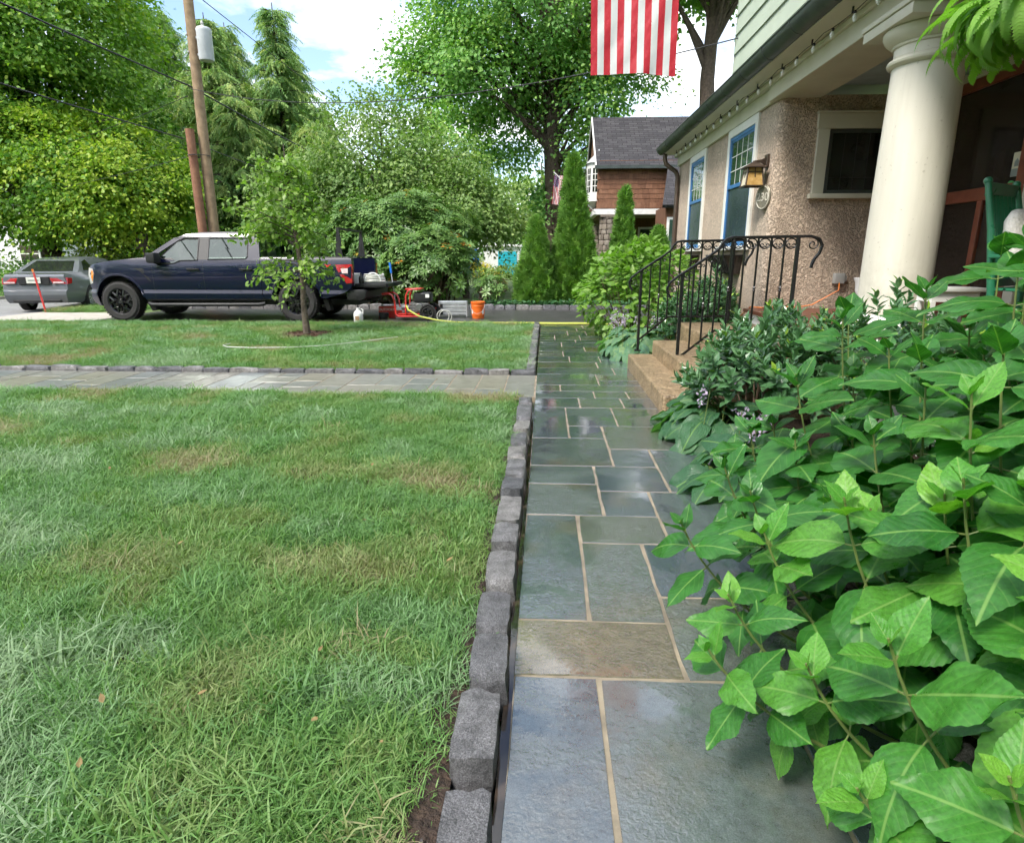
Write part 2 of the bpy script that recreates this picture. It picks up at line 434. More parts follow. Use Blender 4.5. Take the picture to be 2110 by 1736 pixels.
# --- foliage
leafmat('maple_leaf', [(0, (0.06, 0.155, 0.026)), (0.4, (0.126, 0.27, 0.036)), (0.75, (0.228, 0.385, 0.041)), (1, (0.384, 0.483, 0.048))], 0.5, 0.4)
leafmat('oak_leaf', [(0, (0.086, 0.223, 0.061)), (0.5, (0.18, 0.372, 0.086)), (1, (0.378, 0.558, 0.103))], 0.5, 0.35)
leafmat('loose_leaf', [(0, (0.108, 0.206, 0.053)), (0.5, (0.188, 0.299, 0.083)), (1, (0.295, 0.393, 0.119))], 0.5, 0.35)
leafmat('conifer_leaf', [(0, (0.106, 0.229, 0.079)), (0.5, (0.209, 0.366, 0.113)), (1, (0.521, 0.575, 0.167))], 0.6, 0.25)
leafmat('arbor_leaf', [(0, (0.068, 0.171, 0.026)), (0.5, (0.129, 0.278, 0.037)), (1, (0.207, 0.373, 0.056))], 0.6, 0.25)
leafmat('rhodo_leaf', [(0, (0.066, 0.154, 0.04)), (0.55, (0.138, 0.248, 0.062)), (0.95, (0.231, 0.33, 0.094)), (0.97, (0.484, 0.297, 0.033)), (1, (0.506, 0.209, 0.033))], 0.36, 0.25)
leafmat('sapling_leaf', [(0, (0.12, 0.235, 0.045)), (0.5, (0.21, 0.34, 0.07)), (1, (0.33, 0.44, 0.12))], 0.42, 0.4)
leafmat('laurel_leaf', [(0, (0.048, 0.132, 0.05)), (0.5, (0.084, 0.192, 0.079)), (0.86, (0.15, 0.264, 0.126)), (0.91, (0.228, 0.408, 0.06)), (1, (0.288, 0.456, 0.06))], 0.24, 0.2, spec=0.6)
leafmat('ivy_leaf', [(0, (0.028, 0.098, 0.036)), (1, (0.077, 0.189, 0.067))], 0.4, 0.25)
leafmat('hedge_leaf', [(0, (0.102, 0.18, 0.026)), (1, (0.24, 0.312, 0.036))], 0.55, 0.35)
leafmat('yellow_leaf', [(0, (0.40, 0.33, 0.02)), (1, (0.62, 0.50, 0.06))], 0.55, 0.35)
leafmat('fern_leaf', [(0, (0.126, 0.295, 0.037)), (1, (0.27, 0.506, 0.085))], 0.45, 0.45)
leafmat('petal', [(0, (0.46, 0.36, 0.52)), (1, (0.66, 0.58, 0.70))], 0.5, 0.4, (1, 1, 1))
leafmat('grass_blade', [(0, (0.304, 0.26, 0.15)), (0.12, (0.265, 0.298, 0.125)), (0.3, (0.201, 0.302, 0.094)), (0.5, (0.147, 0.288, 0.073)), (0.68, (0.122, 0.265, 0.077)), (0.84, (0.176, 0.321, 0.131)), (1, (0.25, 0.367, 0.2))], 0.5, 0.35, (1, 1.15, 0.6), inst=True)
def m_bigleaf(name, dark, mid, light, nveins=7.0, slope=0.75, rough=0.40, hosta=False):
    """a blade with a midrib and side veins drawn from its own UV"""
    m, t, b, o = new_mat(name)
    uv = nd(t, 'ShaderNodeUVMap').outputs[0]
    s = nd(t, 'ShaderNodeSeparateXYZ', {0: uv})
    u, v = s.outputs[0], s.outputs[1]
    au = mth(t, 'ABSOLUTE', mth(t, 'SUBTRACT', u, 0.5))
    rnd = nd(t, 'ShaderNodeObjectInfo').outputs['Random']
    base = ramp(t, rnd, [(0.0, dark), (0.55, mid), (1.0, light)])
    base = mixrgb(t, 1.0, base, ramp(t, noise(t, ocoord(t), 22, 4), [(0.3, 0.74), (0.7, 1.22)]), 'MULTIPLY')
    if hosta:
        ph = mth(t, 'MULTIPLY', mth(t, 'POWER', mth(t, 'DIVIDE', au, mth(t, 'ADD', mth(t, 'MULTIPLY', mth(t, 'SINE', mth(t, 'MULTIPLY', v, PI)), 0.5), 0.05)), 1.0), nveins)
    else:
        ph = mth(t, 'MULTIPLY', mth(t, 'SUBTRACT', v, mth(t, 'MULTIPLY', mth(t, 'POWER', au, 1.25), slope * 1.25)), nveins)
    saw = mth(t, 'ABSOLUTE', mth(t, 'SUBTRACT', mth(t, 'FRACT', ph), 0.5))
    vein = ramp(t, saw, [(0.0, 1.0), (0.09, 0.0)])
    mid_r = ramp(t, au, [(0.010, 1.0), (0.028, 0.0)])
    allv = mth(t, 'MAXIMUM', mth(t, 'MULTIPLY', vein, 0.16 if hosta else 0.24), mid_r)
    col = mixrgb(t, mth(t, 'MULTIPLY', allv, 0.75), base, (0.20, 0.36, 0.09))
    t.links.new(col, b.inputs['Base Color'])
    t.links.new(nd(t, 'ShaderNodeMapRange', {0: noise(t, ocoord(t), 5, 4), 1: .35, 2: .65, 3: rough - .18, 4: rough + .15}).outputs[0], b.inputs['Roughness'])
    b.inputs['Specular IOR Level'].default_value = 0.42
    puff = ramp(t, saw, [(0.0, 0.0), (0.5, 1.0)])
    n1 = nd(t, 'ShaderNodeBump', {'Height': puff, 'Strength': 0.45 if hosta else 0.15, 'Distance': 0.006}).outputs[0]
    bump(t, b, noise(t, ocoord(t), 260, 3), 0.25, 0.0015, n1)
    tr = nd(t, 'ShaderNodeBsdfTranslucent')
    t.links.new(mixrgb(t, 1.0, col, (1.3, 1.7, 0.5), 'MULTIPLY'), tr.inputs[0])
    mx = nd(t, 'ShaderNodeMixShader', {0: 0.34})
    t.links.new(b.outputs[0], mx.inputs[1]); t.links.new(tr.outputs[0], mx.inputs[2])
    t.links.new(mx.outputs[0], o.inputs['Surface'])
    MATS[name] = m
m_bigleaf('hydrangea_leaf', (0.026, 0.125, 0.022), (0.052, 0.200, 0.028), (0.100, 0.280, 0.036))
m_bigleaf('hydrangea_young', (0.075, 0.255, 0.036), (0.110, 0.310, 0.040), (0.170, 0.370, 0.046))
m_bigleaf('hydrangea_pale', (0.105, 0.215, 0.038), (0.155, 0.285, 0.046), (0.215, 0.345, 0.060))  # lighter, yellower leaf colour for the far hydrangea
m_bigleaf('hosta_leaf', (0.085, 0.205, 0.120), (0.130, 0.265, 0.140), (0.210, 0.330, 0.140), 7.0, hosta=True)
m_bigleaf('hosta_dark', (0.036, 0.115, 0.050), (0.056, 0.150, 0.064), (0.080, 0.190, 0.080), 7.0, hosta=True)
# ------------------------------------------------------------------ helpers
ORG = {}
WM = {}
def props(o, label=None, cat=None, group=None, kind=None):
    if label: o['label'] = label
    if cat: o['category'] = cat
    if group: o['group'] = group
    if kind: o['kind'] = kind
    return o
def thing(name, loc, label=None, cat=None, group=None, kind=None, rz=0.0):
    o = bpy.data.objects.new(name, None)
    o.empty_display_size = 0.1
    COL.objects.link(o)
    o.location = loc
    o.rotation_euler = (0, 0, rz)
    ORG[o.name] = Vector(loc) if rz == 0.0 else Vector((0, 0, 0))
    return props(o, label, cat, group, kind)
def finish(me, smooth, angle=0.7):
    if smooth:
        me.polygons.foreach_set('use_smooth', np.ones(len(me.polygons), dtype=bool))
        try:
            me.set_sharp_from_angle(angle=angle)
        except Exception:
            pass
def link_mesh(name, me, parent=None, loc=None):
    o = bpy.data.objects.new(name, me)
    COL.objects.link(o)
    if parent is not None:
        o.parent = parent
        ORG[o.name] = ORG.get(parent.name, Vector((0, 0, 0)))
    else:
        ORG[o.name] = Vector((0, 0, 0))
    return o
def inst(name, me, M, parent=None):
    """another object on shared mesh data, placed by a world matrix"""
    o = bpy.data.objects.new(name, me)
    COL.objects.link(o)
    WM[o.name] = M.copy()
    if parent is not None:
        o.parent = parent
        M = WM[parent.name].inverted() @ M if parent.name in WM else Matrix.Translation(-ORG[parent.name]) @ M
        ORG[o.name] = ORG[parent.name]
    o.matrix_basis = M
    return o
def copy_tree(src, dloc):
    c = src.copy()
    COL.objects.link(c)
    c.location = Vector(src.location) + Vector(dloc)
    ORG[c.name] = ORG.get(src.name, Vector((0, 0, 0))) + Vector(dloc)
    def rec(a, b):
        for ch in list(a.children):
            d = ch.copy()
            COL.objects.link(d)
            d.parent = b
            rec(ch, d)
    rec(src, c)
    return c
class MB:
    def __init__(self):
        self.v, self.f = [], []
    def add(self, vs, fs):
        k = len(self.v)
        self.v.extend([tuple(p) for p in vs])
        self.f.extend([tuple(i + k for i in q) for q in fs])
        return self
    def box(self, x0, x1, y0, y1, z0, z1, M=None):
        p = [Vector(q) for q in ((x0, y0, z0), (x1, y0, z0), (x1, y1, z0), (x0, y1, z0), (x0, y0, z1), (x1, y0, z1), (x1, y1, z1), (x0, y1, z1))]
        if M is not None:
            p = [M @ q for q in p]
        return self.add(p, [(0, 3, 2, 1), (4, 5, 6, 7), (0, 1, 5, 4), (1, 2, 6, 5), (2, 3, 7, 6), (3, 0, 4, 7)])
    def bar(self, a, b, w, h, up=(0, 0, 1)):
        a, b = Vector(a), Vector(b)
        d = (b - a).normalized()
        u = Vector(up)
        s = d.cross(u)
        if s.length < 1e-4:
            s = d.cross(Vector((1, 0, 0)))
        s.normalize()
        u = s.cross(d)
        p = []
        for q in (a, b):
            for i, j in ((-1, -1), (1, -1), (1, 1), (-1, 1)):
                p.append(q + s * (w / 2 * i) + u * (h / 2 * j))
        return self.add(p, [(0, 1, 2, 3), (7, 6, 5, 4), (0, 4, 5, 1), (1, 5, 6, 2), (2, 6, 7, 3), (3, 7, 4, 0)])
    def tube(self, pts, r, n=8, cap=True, closed=False):
        pts = [Vector(p) for p in pts]
        m = len(pts)
        rr = [r] * m if isinstance(r, (int, float)) else list(r)
        ref = None
        rings = []
        for i, p in enumerate(pts):
            if closed:
                d = pts[(i + 1) % m] - pts[i - 1]
            else:
                d = pts[min(i + 1, m - 1)] - pts[max(i - 1, 0)]
            if d.length < 1e-9:
                d = Vector((0, 0, 1))
            d.normalize()
            if ref is None:
                ref = Vector((0, 0, 1)) if abs(d.z) < 0.9 else Vector((1, 0, 0))
            s = d.cross(ref)
            if s.length < 1e-4:
                s = d.cross(Vector((0, 1, 0)))
            s.normalize()
            u = s.cross(d).normalized()
            ref = u
            rings.append([p + (s * math.cos(2 * PI * k / n) + u * math.sin(2 * PI * k / n)) * rr[i] for k in range(n)])
        fs = []
        for i in range(m if closed else m - 1):
            j = (i + 1) % m
            for k in range(n):
                fs.append((i * n + k, i * n + (k + 1) % n, j * n + (k + 1) % n, j * n + k))
        if cap and not closed:
            fs.append(tuple(range(n - 1, -1, -1)))
            fs.append(tuple((m - 1) * n + k for k in range(n)))
        return self.add([q for g in rings for q in g], fs)
    def lathe(self, prof, c=(0, 0, 0), n=24, axis='Z', M=None, cap=True):
        c = Vector(c)
        vs = []
        for r, h in prof:
            for k in range(n):
                a = 2 * PI * k / n
                if axis == 'Z':
                    q = Vector((r * math.cos(a), r * math.sin(a), h))
                elif axis == 'Y':
                    q = Vector((r * math.cos(a), h, r * math.sin(a)))
                else:
                    q = Vector((h, r * math.cos(a), r * math.sin(a)))
                if M is not None:
                    q = M @ q
                vs.append(q + c)
        fs = []
        for i in range(len(prof) - 1):
            for k in range(n):
                fs.append((i * n + k, i * n + (k + 1) % n, (i + 1) * n + (k + 1) % n, (i + 1) * n + k))
        if cap:
            fs.append(tuple(range(n - 1, -1, -1)))
            fs.append(tuple((len(prof) - 1) * n + k for k in range(n)))
        return self.add(vs, fs)
    def prism(self, poly, a, b, axis='Y'):
        """poly in the plane across the axis: (x,z) for Y, (y,z) for X, (x,y) for Z"""
        n = len(poly)
        f = {'Y': lambda p, h: (p[0], h, p[1]), 'X': lambda p, h: (h, p[0], p[1]), 'Z': lambda p, h: (p[0], p[1], h)}[axis]
        vs = [f(p, a) for p in poly] + [f(p, b) for p in poly]
        fs = [tuple(range(n)), tuple(range(2 * n - 1, n - 1, -1))]
        fs += [(i, i + n, (i + 1) % n + n, (i + 1) % n) for i in range(n)]
        return self.add(vs, fs)
    def sphere(self, c, r, nu=12, nv=8, s=(1, 1, 1)):
        prof = [(max(1e-4, r * math.sin(PI * i / nv)), -r * math.cos(PI * i / nv)) for i in range(nv + 1)]
        k = len(self.v)
        self.lathe(prof, (0, 0, 0), nu)
        for i in range(k, len(self.v)):
            q = self.v[i]
            self.v[i] = (q[0] * s[0] + c[0], q[1] * s[1] + c[1], q[2] * s[2] + c[2])
        return self
    def mesh(self, name, mat, smooth=False, bev=0.0, seg=1, org=(0, 0, 0), angle=0.7):
        bm = bmesh.new()
        vs = [bm.verts.new((p[0] - org[0], p[1] - org[1], p[2] - org[2])) for p in self.v]
        for q in self.f:
            try:
                bm.faces.new([vs[i] for i in q])
            except ValueError:
                pass
        bmesh.ops.recalc_face_normals(bm, faces=bm.faces)
        if bev > 0:
            es = [e for e in bm.edges if len(e.link_faces) == 2 and e.calc_face_angle(0) > 0.5]
            try:
                bmesh.ops.bevel(bm, geom=es, offset=bev, segments=seg, affect='EDGES', profile=0.6, clamp_overlap=True)
            except Exception:
                pass
        me = bpy.data.meshes.new(name)
        bm.to_mesh(me)
        bm.free()
        if mat:
            me.materials.append(MATS[mat])
        finish(me, smooth or bev > 0 and seg > 1, angle)
        return me
    def build(self, name, mat, parent=None, smooth=False, bev=0.0, seg=1, angle=0.7, **pr):
        org = ORG.get(parent.name, (0, 0, 0)) if parent is not None else (0, 0, 0)
        o = link_mesh(name, self.mesh(name, mat, smooth, bev, seg, org, angle), parent)
        return props(o, **pr) if pr else o
def np_mesh(name, V, F, mat, parent=None, attr=None, smooth=False, org=None):
    """large mesh from arrays: V (n,3), F list of (m,k) index arrays"""
    me = bpy.data.meshes.new(name)
    if org is None:
        org = ORG.get(parent.name, (0, 0, 0)) if parent is not None else (0, 0, 0)
    V = np.asarray(V, dtype=np.float32) - np.array(org, dtype=np.float32)
    me.vertices.add(len(V))
    me.vertices.foreach_set('co', V.ravel())
    loops = np.concatenate([f.ravel() for f in F]).astype(np.int32)
    sizes = np.concatenate([np.full(len(f), f.shape[1]) for f in F]).astype(np.int32)
    me.loops.add(len(loops))
    me.loops.foreach_set('vertex_index', loops)
    me.polygons.add(len(sizes))
    st = np.zeros(len(sizes), dtype=np.int32)
    st[1:] = np.cumsum(sizes)[:-1]
    me.polygons.foreach_set('loop_start', st)
    try:
        me.polygons.foreach_set('loop_total', sizes)
    except Exception:
        pass
    if smooth:
        me.polygons.foreach_set('use_smooth', np.ones(len(sizes), dtype=bool))
    if attr is not None:
        a = me.attributes.new('rnd', 'FLOAT', 'POINT')
        a.data.foreach_set('value', np.asarray(attr, dtype=np.float32))
    me.update(calc_edges=True)
    if mat:
        me.materials.append(MATS[mat])
    o = link_mesh(name, me, parent)
    return o
def norm(a):
    return a / np.maximum(np.linalg.norm(a, axis=-1, keepdims=True), 1e-9)
def frames(d, n):
    d = norm(d)
    x = norm(np.cross(d, n))
    z = np.cross(x, d)
    return np.stack([x, d, z], axis=-1)
def scatter(name, tmpl, pos, d, n, size, rnd, mat, parent=None, smooth=False, kind=None):
    """instantiate a small template (verts, [face arrays]) at many places in one mesh"""
    TV, TF = tmpl
    TV = np.asarray(TV, dtype=np.float32)
    Rm = frames(d, n)
    size = np.asarray(size)
    if size.ndim == 1:
        size = size[:, None]
    P = np.einsum('nij,vj->nvi', Rm, TV) * size[:, :, None] + pos[:, None, :]
    k = len(TV)
    off = (np.arange(len(pos)) * k)[:, None, None]
    F = [(np.asarray(f)[None, :, :] + off).reshape(-1, np.asarray(f).shape[1]) for f in TF]
    o = np_mesh(name, P.reshape(-1, 3), F, mat, parent, np.repeat(np.clip(rnd, 0, 1), k), smooth)
    if kind:
        o['kind'] = kind
    return o
LEAF = ([(0, 0, 0), (0.34, 0.42, 0.09), (0, 1, -0.06), (-0.34, 0.42, 0.09)], [np.array([(0, 1, 2), (0, 2, 3)])])
LEAF6 = ([(0, 0, 0), (0.26, 0.28, 0.07), (0.27, 0.62, 0.05), (0, 1, -0.10), (-0.27, 0.62, 0.05), (-0.26, 0.28, 0.07), (0, 0.5, 0.0)],
         [np.array([(0, 1, 6), (1, 2, 6), (2, 3, 6), (3, 4, 6), (4, 5, 6), (5, 0, 6)])])
NARROW = ([(0, 0, 0), (0.15, 0.45, 0.04), (0, 1, -0.10), (-0.15, 0.45, 0.04)], [np.array([(0, 1, 2), (0, 2, 3)])])
LOBED = ([(0, 0, 0), (0.22, 0.12, 0.02), (0.55, 0.40, 0.05), (0.24, 0.55, 0.03), (0, 1, -0.08), (-0.24, 0.55, 0.03), (-0.55, 0.40, 0.05), (-0.22, 0.12, 0.02)],
         [np.array([(0, 1, 2), (0, 2, 3), (0, 3, 4), (0, 4, 5), (0, 5, 6), (0, 6, 7)])])
def spray_template(n=7, w=0.30, jit=0.06):
    """a flat needle spray: paired narrow triangles on a spine, drooping to the tip"""
    r = random.Random(3)
    V, F = [], []
    for i in range(n):
        t = i / (n - 1)
        y = 0.05 + 0.85 * t
        z = -0.25 * t * t
        L = w * (1 - 0.7 * t) * (0.7 + 0.5 * r.random())
        for s in (-1, 1):
            k = len(V)
            V += [(0, y - 0.05, z), (0, y + 0.05, z), (s * L, y + 0.12 + jit * r.random(), z - 0.05 - 0.1 * r.random())]
            F.append((k, k + 1, k + 2))
    k = len(V)
    V += [(-0.02, 0.8, -0.18), (0.02, 0.8, -0.18), (0, 1.05, -0.3)]
    F.append((k, k + 1, k + 2))
    return (V, [np.array(F)])
SPRAY = spray_template()
def fan_template():
    V, F = [], []
    r = random.Random(5)
    for a in (-0.9, -0.55, -0.2, 0.15, 0.5, 0.85):
        k = len(V)
        L = 0.75 + 0.3 * r.random()
        dx, dy = math.sin(a), math.cos(a)
        px, py = dy * 0.07, -dx * 0.07
        V += [(0, 0, 0), (dx * L * 0.6 + px, dy * L * 0.6 + py, 0.05 * r.random()), (dx * L, dy * L, -0.05 - 0.1 * r.random()), (dx * L * 0.6 - px, dy * L * 0.6 - py, 0.05)]
        F += [(k, k + 1, k + 2, k + 3)]
    return (V, [np.array(F)])
FAN = fan_template()
def whorl_template(n=8, lift=0.25, wid=0.15):
    V, F = [], []
    for i in range(n):
        a = 2 * PI * i / n + (i % 3) * 0.12
        L = 0.85 + 0.3 * ((i * 7) % 5) / 5
        z = lift * (0.4 + ((i * 3) % 4) / 4)
        dx, dy = math.cos(a), math.sin(a)
        px, py = -dy * wid, dx * wid
        k = len(V)
        V += [(0.05 * dx, 0.05 * dy, 0), (dx * L * 0.55 + px, dy * L * 0.55 + py, z * 0.9), (dx * L, dy * L, z * 0.5), (dx * L * 0.55 - px, dy * L * 0.55 - py, z * 0.9), (dx * L * 0.5, dy * L * 0.5, z * 0.75)]
        F += [(k, k + 1, k + 4), (k + 1, k + 2, k + 4), (k + 2, k + 3, k + 4), (k + 3, k, k + 4)]
    # whorl axis is +z of the template; scatter uses d as the y axis, so turn it over
    V = [(x, z, -y) for x, y, z in V]
    return (V, [np.array(F)])
WHORL = whorl_template()
def rand_dirs(n, r=rng):
    return norm(r.normal(size=(n, 3)))
class VNoise:
    """cheap value noise in the plane, for patchy planting"""
    def __init__(self, seed):
        self.g = np.random.default_rng(seed).random((64, 64))
    def one(self, x, y):
        xi, yi = np.floor(x).astype(int), np.floor(y).astype(int)
        fx, fy = x - xi, y - yi
        fx, fy = fx * fx * (3 - 2 * fx), fy * fy * (3 - 2 * fy)
        g = self.g
        a, b_ = g[xi % 64, yi % 64], g[(xi + 1) % 64, yi % 64]
        c, d = g[xi % 64, (yi + 1) % 64], g[(xi + 1) % 64, (yi + 1) % 64]
        return (a * (1 - fx) + b_ * fx) * (1 - fy) + (c * (1 - fx) + d * fx) * fy
    def __call__(self, x, y, s, octv=3):
        t, amp, tot = 0, 1.0, 0
        for k in range(octv):
            t = t + amp * self.one(x * s * 2 ** k + 17.3 * k, y * s * 2 ** k + 5.1 * k)
            tot += amp
            amp *= 0.5
        return t / tot
def curve_pts(p0, p1, bend, n=8):
    p0, p1, bend = Vector(p0), Vector(p1), Vector(bend)
    return [p0.lerp(p1, i / (n - 1)) + bend * math.sin(PI * i / (n - 1)) for i in range(n)]
def text_mesh(body, size, depth, mat, parent, M, name='lettering'):
    cu = bpy.data.curves.new('lettering', 'FONT')
    cu.body = body
    cu.size = size
    cu.extrude = depth
    cu.align_x = 'CENTER'
    cu.align_y = 'CENTER'
    o = bpy.data.objects.new('lettering', cu)
    COL.objects.link(o)
    bpy.context.view_layer.update()
    me = bpy.data.meshes.new_from_object(o.evaluated_get(bpy.context.evaluated_depsgraph_get()))
    bpy.data.objects.remove(o)
    me.materials.clear()
    me.materials.append(MATS[mat])
    return inst(name, me, M, parent)
# ------------------------------------------------------------------ ground, paving, steps
def sheet(name, x0, x1, y0, y1, z1, mat, z0=None, kind='structure'):
    return MB().box(x0, x1, y0, y1, z1 - 0.4 if z0 is None else z0, z1).build(name, mat, None, kind=kind)
g = MB()
g.add([(-900, -300, -0.13), (900, -300, -0.13), (900, 1500, -0.13), (-900, 1500, -0.13)], [(0, 1, 2, 3)])
g.build('ground', 'far_grass', kind='structure')
sheet('lawn', -12.3, -0.232, -4, 5.80, -0.012, 'lawn_soil')
sheet('lawn', -12.3, -0.232, 7.07, 12.28, -0.012, 'lawn_soil')
sheet('driveway', -9.6, 2.6, 12.30, 16.0, -0.016, 'asphalt')
sheet('driveway_apron', -12.3, -9.62, 12.30, 14.7, -0.020, 'concrete')
sheet('verge', -12.3, -9.62, 14.72, 60, -0.018, 'far_grass')
sheet('street', -18.4, -12.46, -60, 160, -0.10, 'street')
sheet('kerb', -12.45, -12.31, -60, 160, -0.03, 'concrete')
sheet('kerb', -18.56, -18.41, -60, 160, -0.02, 'concrete')
sheet('planting_bed', 1.10, 2.69, -3, 13.8, -0.022, 'soil')
sheet('side_yard', -9.5, 2.6, 16.15, 60, -0.03, 'far_grass')

# main walk and cross walk: bluestone slabs in a mortar bed
path = MB().box(-0.0836, 1.054, -2.5, 12.28, -0.4, -0.0026).build('path', 'mortar', kind='structure')
cross = MB().box(-12.3, -0.0840, 5.815, 6.935, -0.4, -0.0030).build('side_path', 'mortar', kind='structure')
def slab(x0, x1, y0, y1, parent, g=0.0066):
    r = random.uniform
    t = [r(-0.0004, 0.0018) for _ in range(4)]
    x0, x1, y0, y1 = x0 + g, x1 - g, y0 + g, y1 - g
    j = lambda: r(-0.0028, 0.0028)
    cs = [(x0, y0), (x1, y0), (x1, y1), (x0, y1)]
    lo = []
    for i in range(4):
        p, q = cs[i], cs[(i + 1) % 4]
        L = math.hypot(q[0] - p[0], q[1] - p[1])
        n = max(2, min(6, int(L / .09)))
        for k in range(n):
            f = k / n
            c = .004 * (k == 0)                       # corners slightly knocked off
            sx, sy = (1 if i in (0, 3) else -1), (1 if i in (0, 1) else -1)
            lo.append((p[0] + (q[0] - p[0]) * f + j() + sx * c * r(0, 1), p[1] + (q[1] - p[1]) * f + j() + sy * c * r(0, 1)))
    m = len(lo)
    mx, my = (x0 + x1) / 2, (y0 + y1) / 2
    tz = lambda u, v: t[0] * (1 - u) * (1 - v) + t[1] * u * (1 - v) + t[2] * u * v + t[3] * (1 - u) * v
    sh = lambda c, h: c + max(-.0018, min(.0018, (h - c)))
    V = [(p[0], p[1], -0.04) for p in lo] + [(p[0], p[1], -0.0022) for p in lo] + [(sh(p[0], mx), sh(p[1], my), tz((p[0] - x0) / (x1 - x0), (p[1] - y0) / (y1 - y0))) for p in lo]
    F = [tuple(range(2 * m, 3 * m))] + [(i, (i + 1) % m, (i + 1) % m + m, i + m) for i in range(m)] + [(i + m, (i + 1) % m + m, (i + 1) % m + 2 * m, i + 2 * m) for i in range(m)]
    MB().add(V, F).build('paving_slab', 'bluestone' if parent is path else 'bluestone_dry', parent)
L_, R_ = -0.09, 1.06
for q in [(L_, .185, .62, 1.72), (.185, .73, .5, 1.72), (.73, R_, 1.08, 1.72), (.73, R_, .2, 1.08), (L_, .185, -.3, .62), (.185, .73, -.4, .5), (.73, R_, -.5, .2),
          (L_, .465, 1.72, 2.04), (.465, R_, 1.72, 2.225), (.465, R_, 2.225, 2.69), (L_, .18, 2.04, 3.01), (.18, .465, 2.04, 2.69), (.18, .60, 2.69, 3.01), (.60, R_, 2.69, 3.365),
          (L_, .32, 3.01, 3.47), (.32, .60, 3.01, 3.365), (L_, .32, 3.47, 3.80), (.32, .73, 3.365, 3.80), (.73, R_, 3.365, 4.175), (L_, .455, 3.80, 4.43), (.455, .73, 3.80, 4.175),
          (.455, R_, 4.175, 4.775), (L_, .19, 4.43, 5.39), (.19, .455, 4.43, 4.775), (.19, .59, 4.775, 5.39), (.59, R_, 4.775, 5.39)]:
    slab(*q, path)
def ashlar(a0, a1, b0, b1, parent, swap=False, seed=1, umin=.28, umax=.60):
    """courses along a; each course cut into one to three slabs across b"""
    r = random.Random(seed)
    a = a0
    last = []
    while a < a1 - 0.02:
        h = min(r.choice([.32, .40, .46, .46, .60, .60]) * r.uniform(.95, 1.05), a1 - a)
        if a1 - a - h < 0.2:
            h = a1 - a
        w = b1 - b0
        for _ in range(20):
            cuts = sorted(b0 + w * r.choice([.22, .3, .36, .42, .5, .58, .64, .7, .78]) for _ in range(r.choice([1, 1, 2, 2])))
            ed = [b0] + cuts + [b1]
            if min(ed[i + 1] - ed[i] for i in range(len(ed) - 1)) > 0.22 and all(abs(c - l) > 0.06 for c in cuts for l in last):
                break
        last = cuts
        for i in range(len(ed) - 1):
            pcs = [(a, a + h)]
            if h > 0.44 and r.random() < 0.55:
                m = a + h * r.choice([.4, .5, .6])
                pcs = [(a, m), (m, a + h)]
            for p in pcs:
                q = (ed[i], ed[i + 1], p[0], p[1])
                slab(*((q[2], q[3], q[0], q[1]) if swap else q), parent)
        a += h
ashlar(5.39, 12.27, L_, R_, path, seed=4)
ashlar(-12.28, -0.096, 5.82, 6.93, cross, swap=True, seed=9)

# granite setts
def cobble(seed):
    r = random.Random(seed)
    bm = bmesh.new()
    bmesh.ops.create_cube(bm, size=1.0)
    bmesh.ops.subdivide_edges(bm, edges=bm.edges[:], cuts=3, use_grid_fill=True)
    k = Vector((r.random() * 9, r.random() * 9, r.random() * 9))
    from mathutils import noise as mn
    for v in bm.verts:
        p = v.co.copy()
        c = Vector([max(-.385, min(.385, x)) for x in p])
        d = p - c
        q = c + (d.normalized() * 0.115 if d.length > 1e-6 else d)
        nn = mn.noise_vector(p * 2.3 + k) * 0.050 + mn.noise_vector(p * 6 + k) * 0.036
        v.co = q + nn
    me = bpy.data.meshes.new('edging_stone')
    bm.to_mesh(me)
    bm.free()
    me.materials.append(MATS['granite'])
    finish(me, True, 1.2)
    return me
COB = [cobble(s) for s in range(7)]
def sett(parent, x0, x1, y0, y1, z0, z1):
    r = random.uniform
    M = Matrix.Translation(((x0 + x1) / 2, (y0 + y1) / 2, (z0 + z1) / 2)) @ Euler((r(-.03, .03), r(-.04, .04), r(-.04, .04))).to_matrix().to_4x4() @ Matrix.Diagonal((x1 - x0, y1 - y0, z1 - z0, 1))
    inst('edging_stone', random.choice(COB), M, parent)
e1 = thing('stone_edging', (-0.17, 0, 0), 'row of dark wet granite setts along the near lawn beside the bluestone walk', 'edging')
yb = [.02, .36, .68, .965, 1.265, 1.59, 1.88, 2.18, 2.51, 2.78, 3.16, 3.41, 3.76, 4.08, 4.44, 4.78, 5.27, 5.60]
for a, b in zip(yb[:-1], yb[1:]):
    j = random.uniform(-.008, .008)
    sett(e1, -0.230 + j, -0.108 + j, a + .021, b - .034, -0.10, 0.068 + random.uniform(-.018, .012))
e2 = thing('stone_edging', (-5, 7.0, 0), 'long row of granite setts between the cross walk and the far lawn', 'edging')
x = -0.10
while x > -12.2:
    w = random.uniform(.22, .36)
    sett(e2, x - w + .008, x, 6.945, 7.050, -0.10, 0.050 + random.uniform(-.012, .012))
    x -= w
e3 = thing('stone_edging', (-0.17, 9, 0), 'row of granite setts edging the far lawn up to the driveway', 'edging')
y = 7.075
while y < 12.2:
    w = random.uniform(.24, .34)
    sett(e3, -0.215, -0.108, y, y + w - .012, -0.10, 0.050 + random.uniform(-.010, .010))
    y += w
e4 = thing('stone_edging', (-3, 16.07, 0), 'dark block kerb along the back of the driveway under the shrubs', 'edging')
x = -9.5
while x < 2.5:
    w = random.uniform(.26, .36)
    sett(e4, x, x + w - .008, 16.0, 16.14, -0.15, 0.11 + random.uniform(-.012, .012))
    x += w
e5 = thing('stone_edging', (1.13, 3, 0), 'low dark setts between the walk and the planting bed, under the leaves', 'edging')
y = 0.2
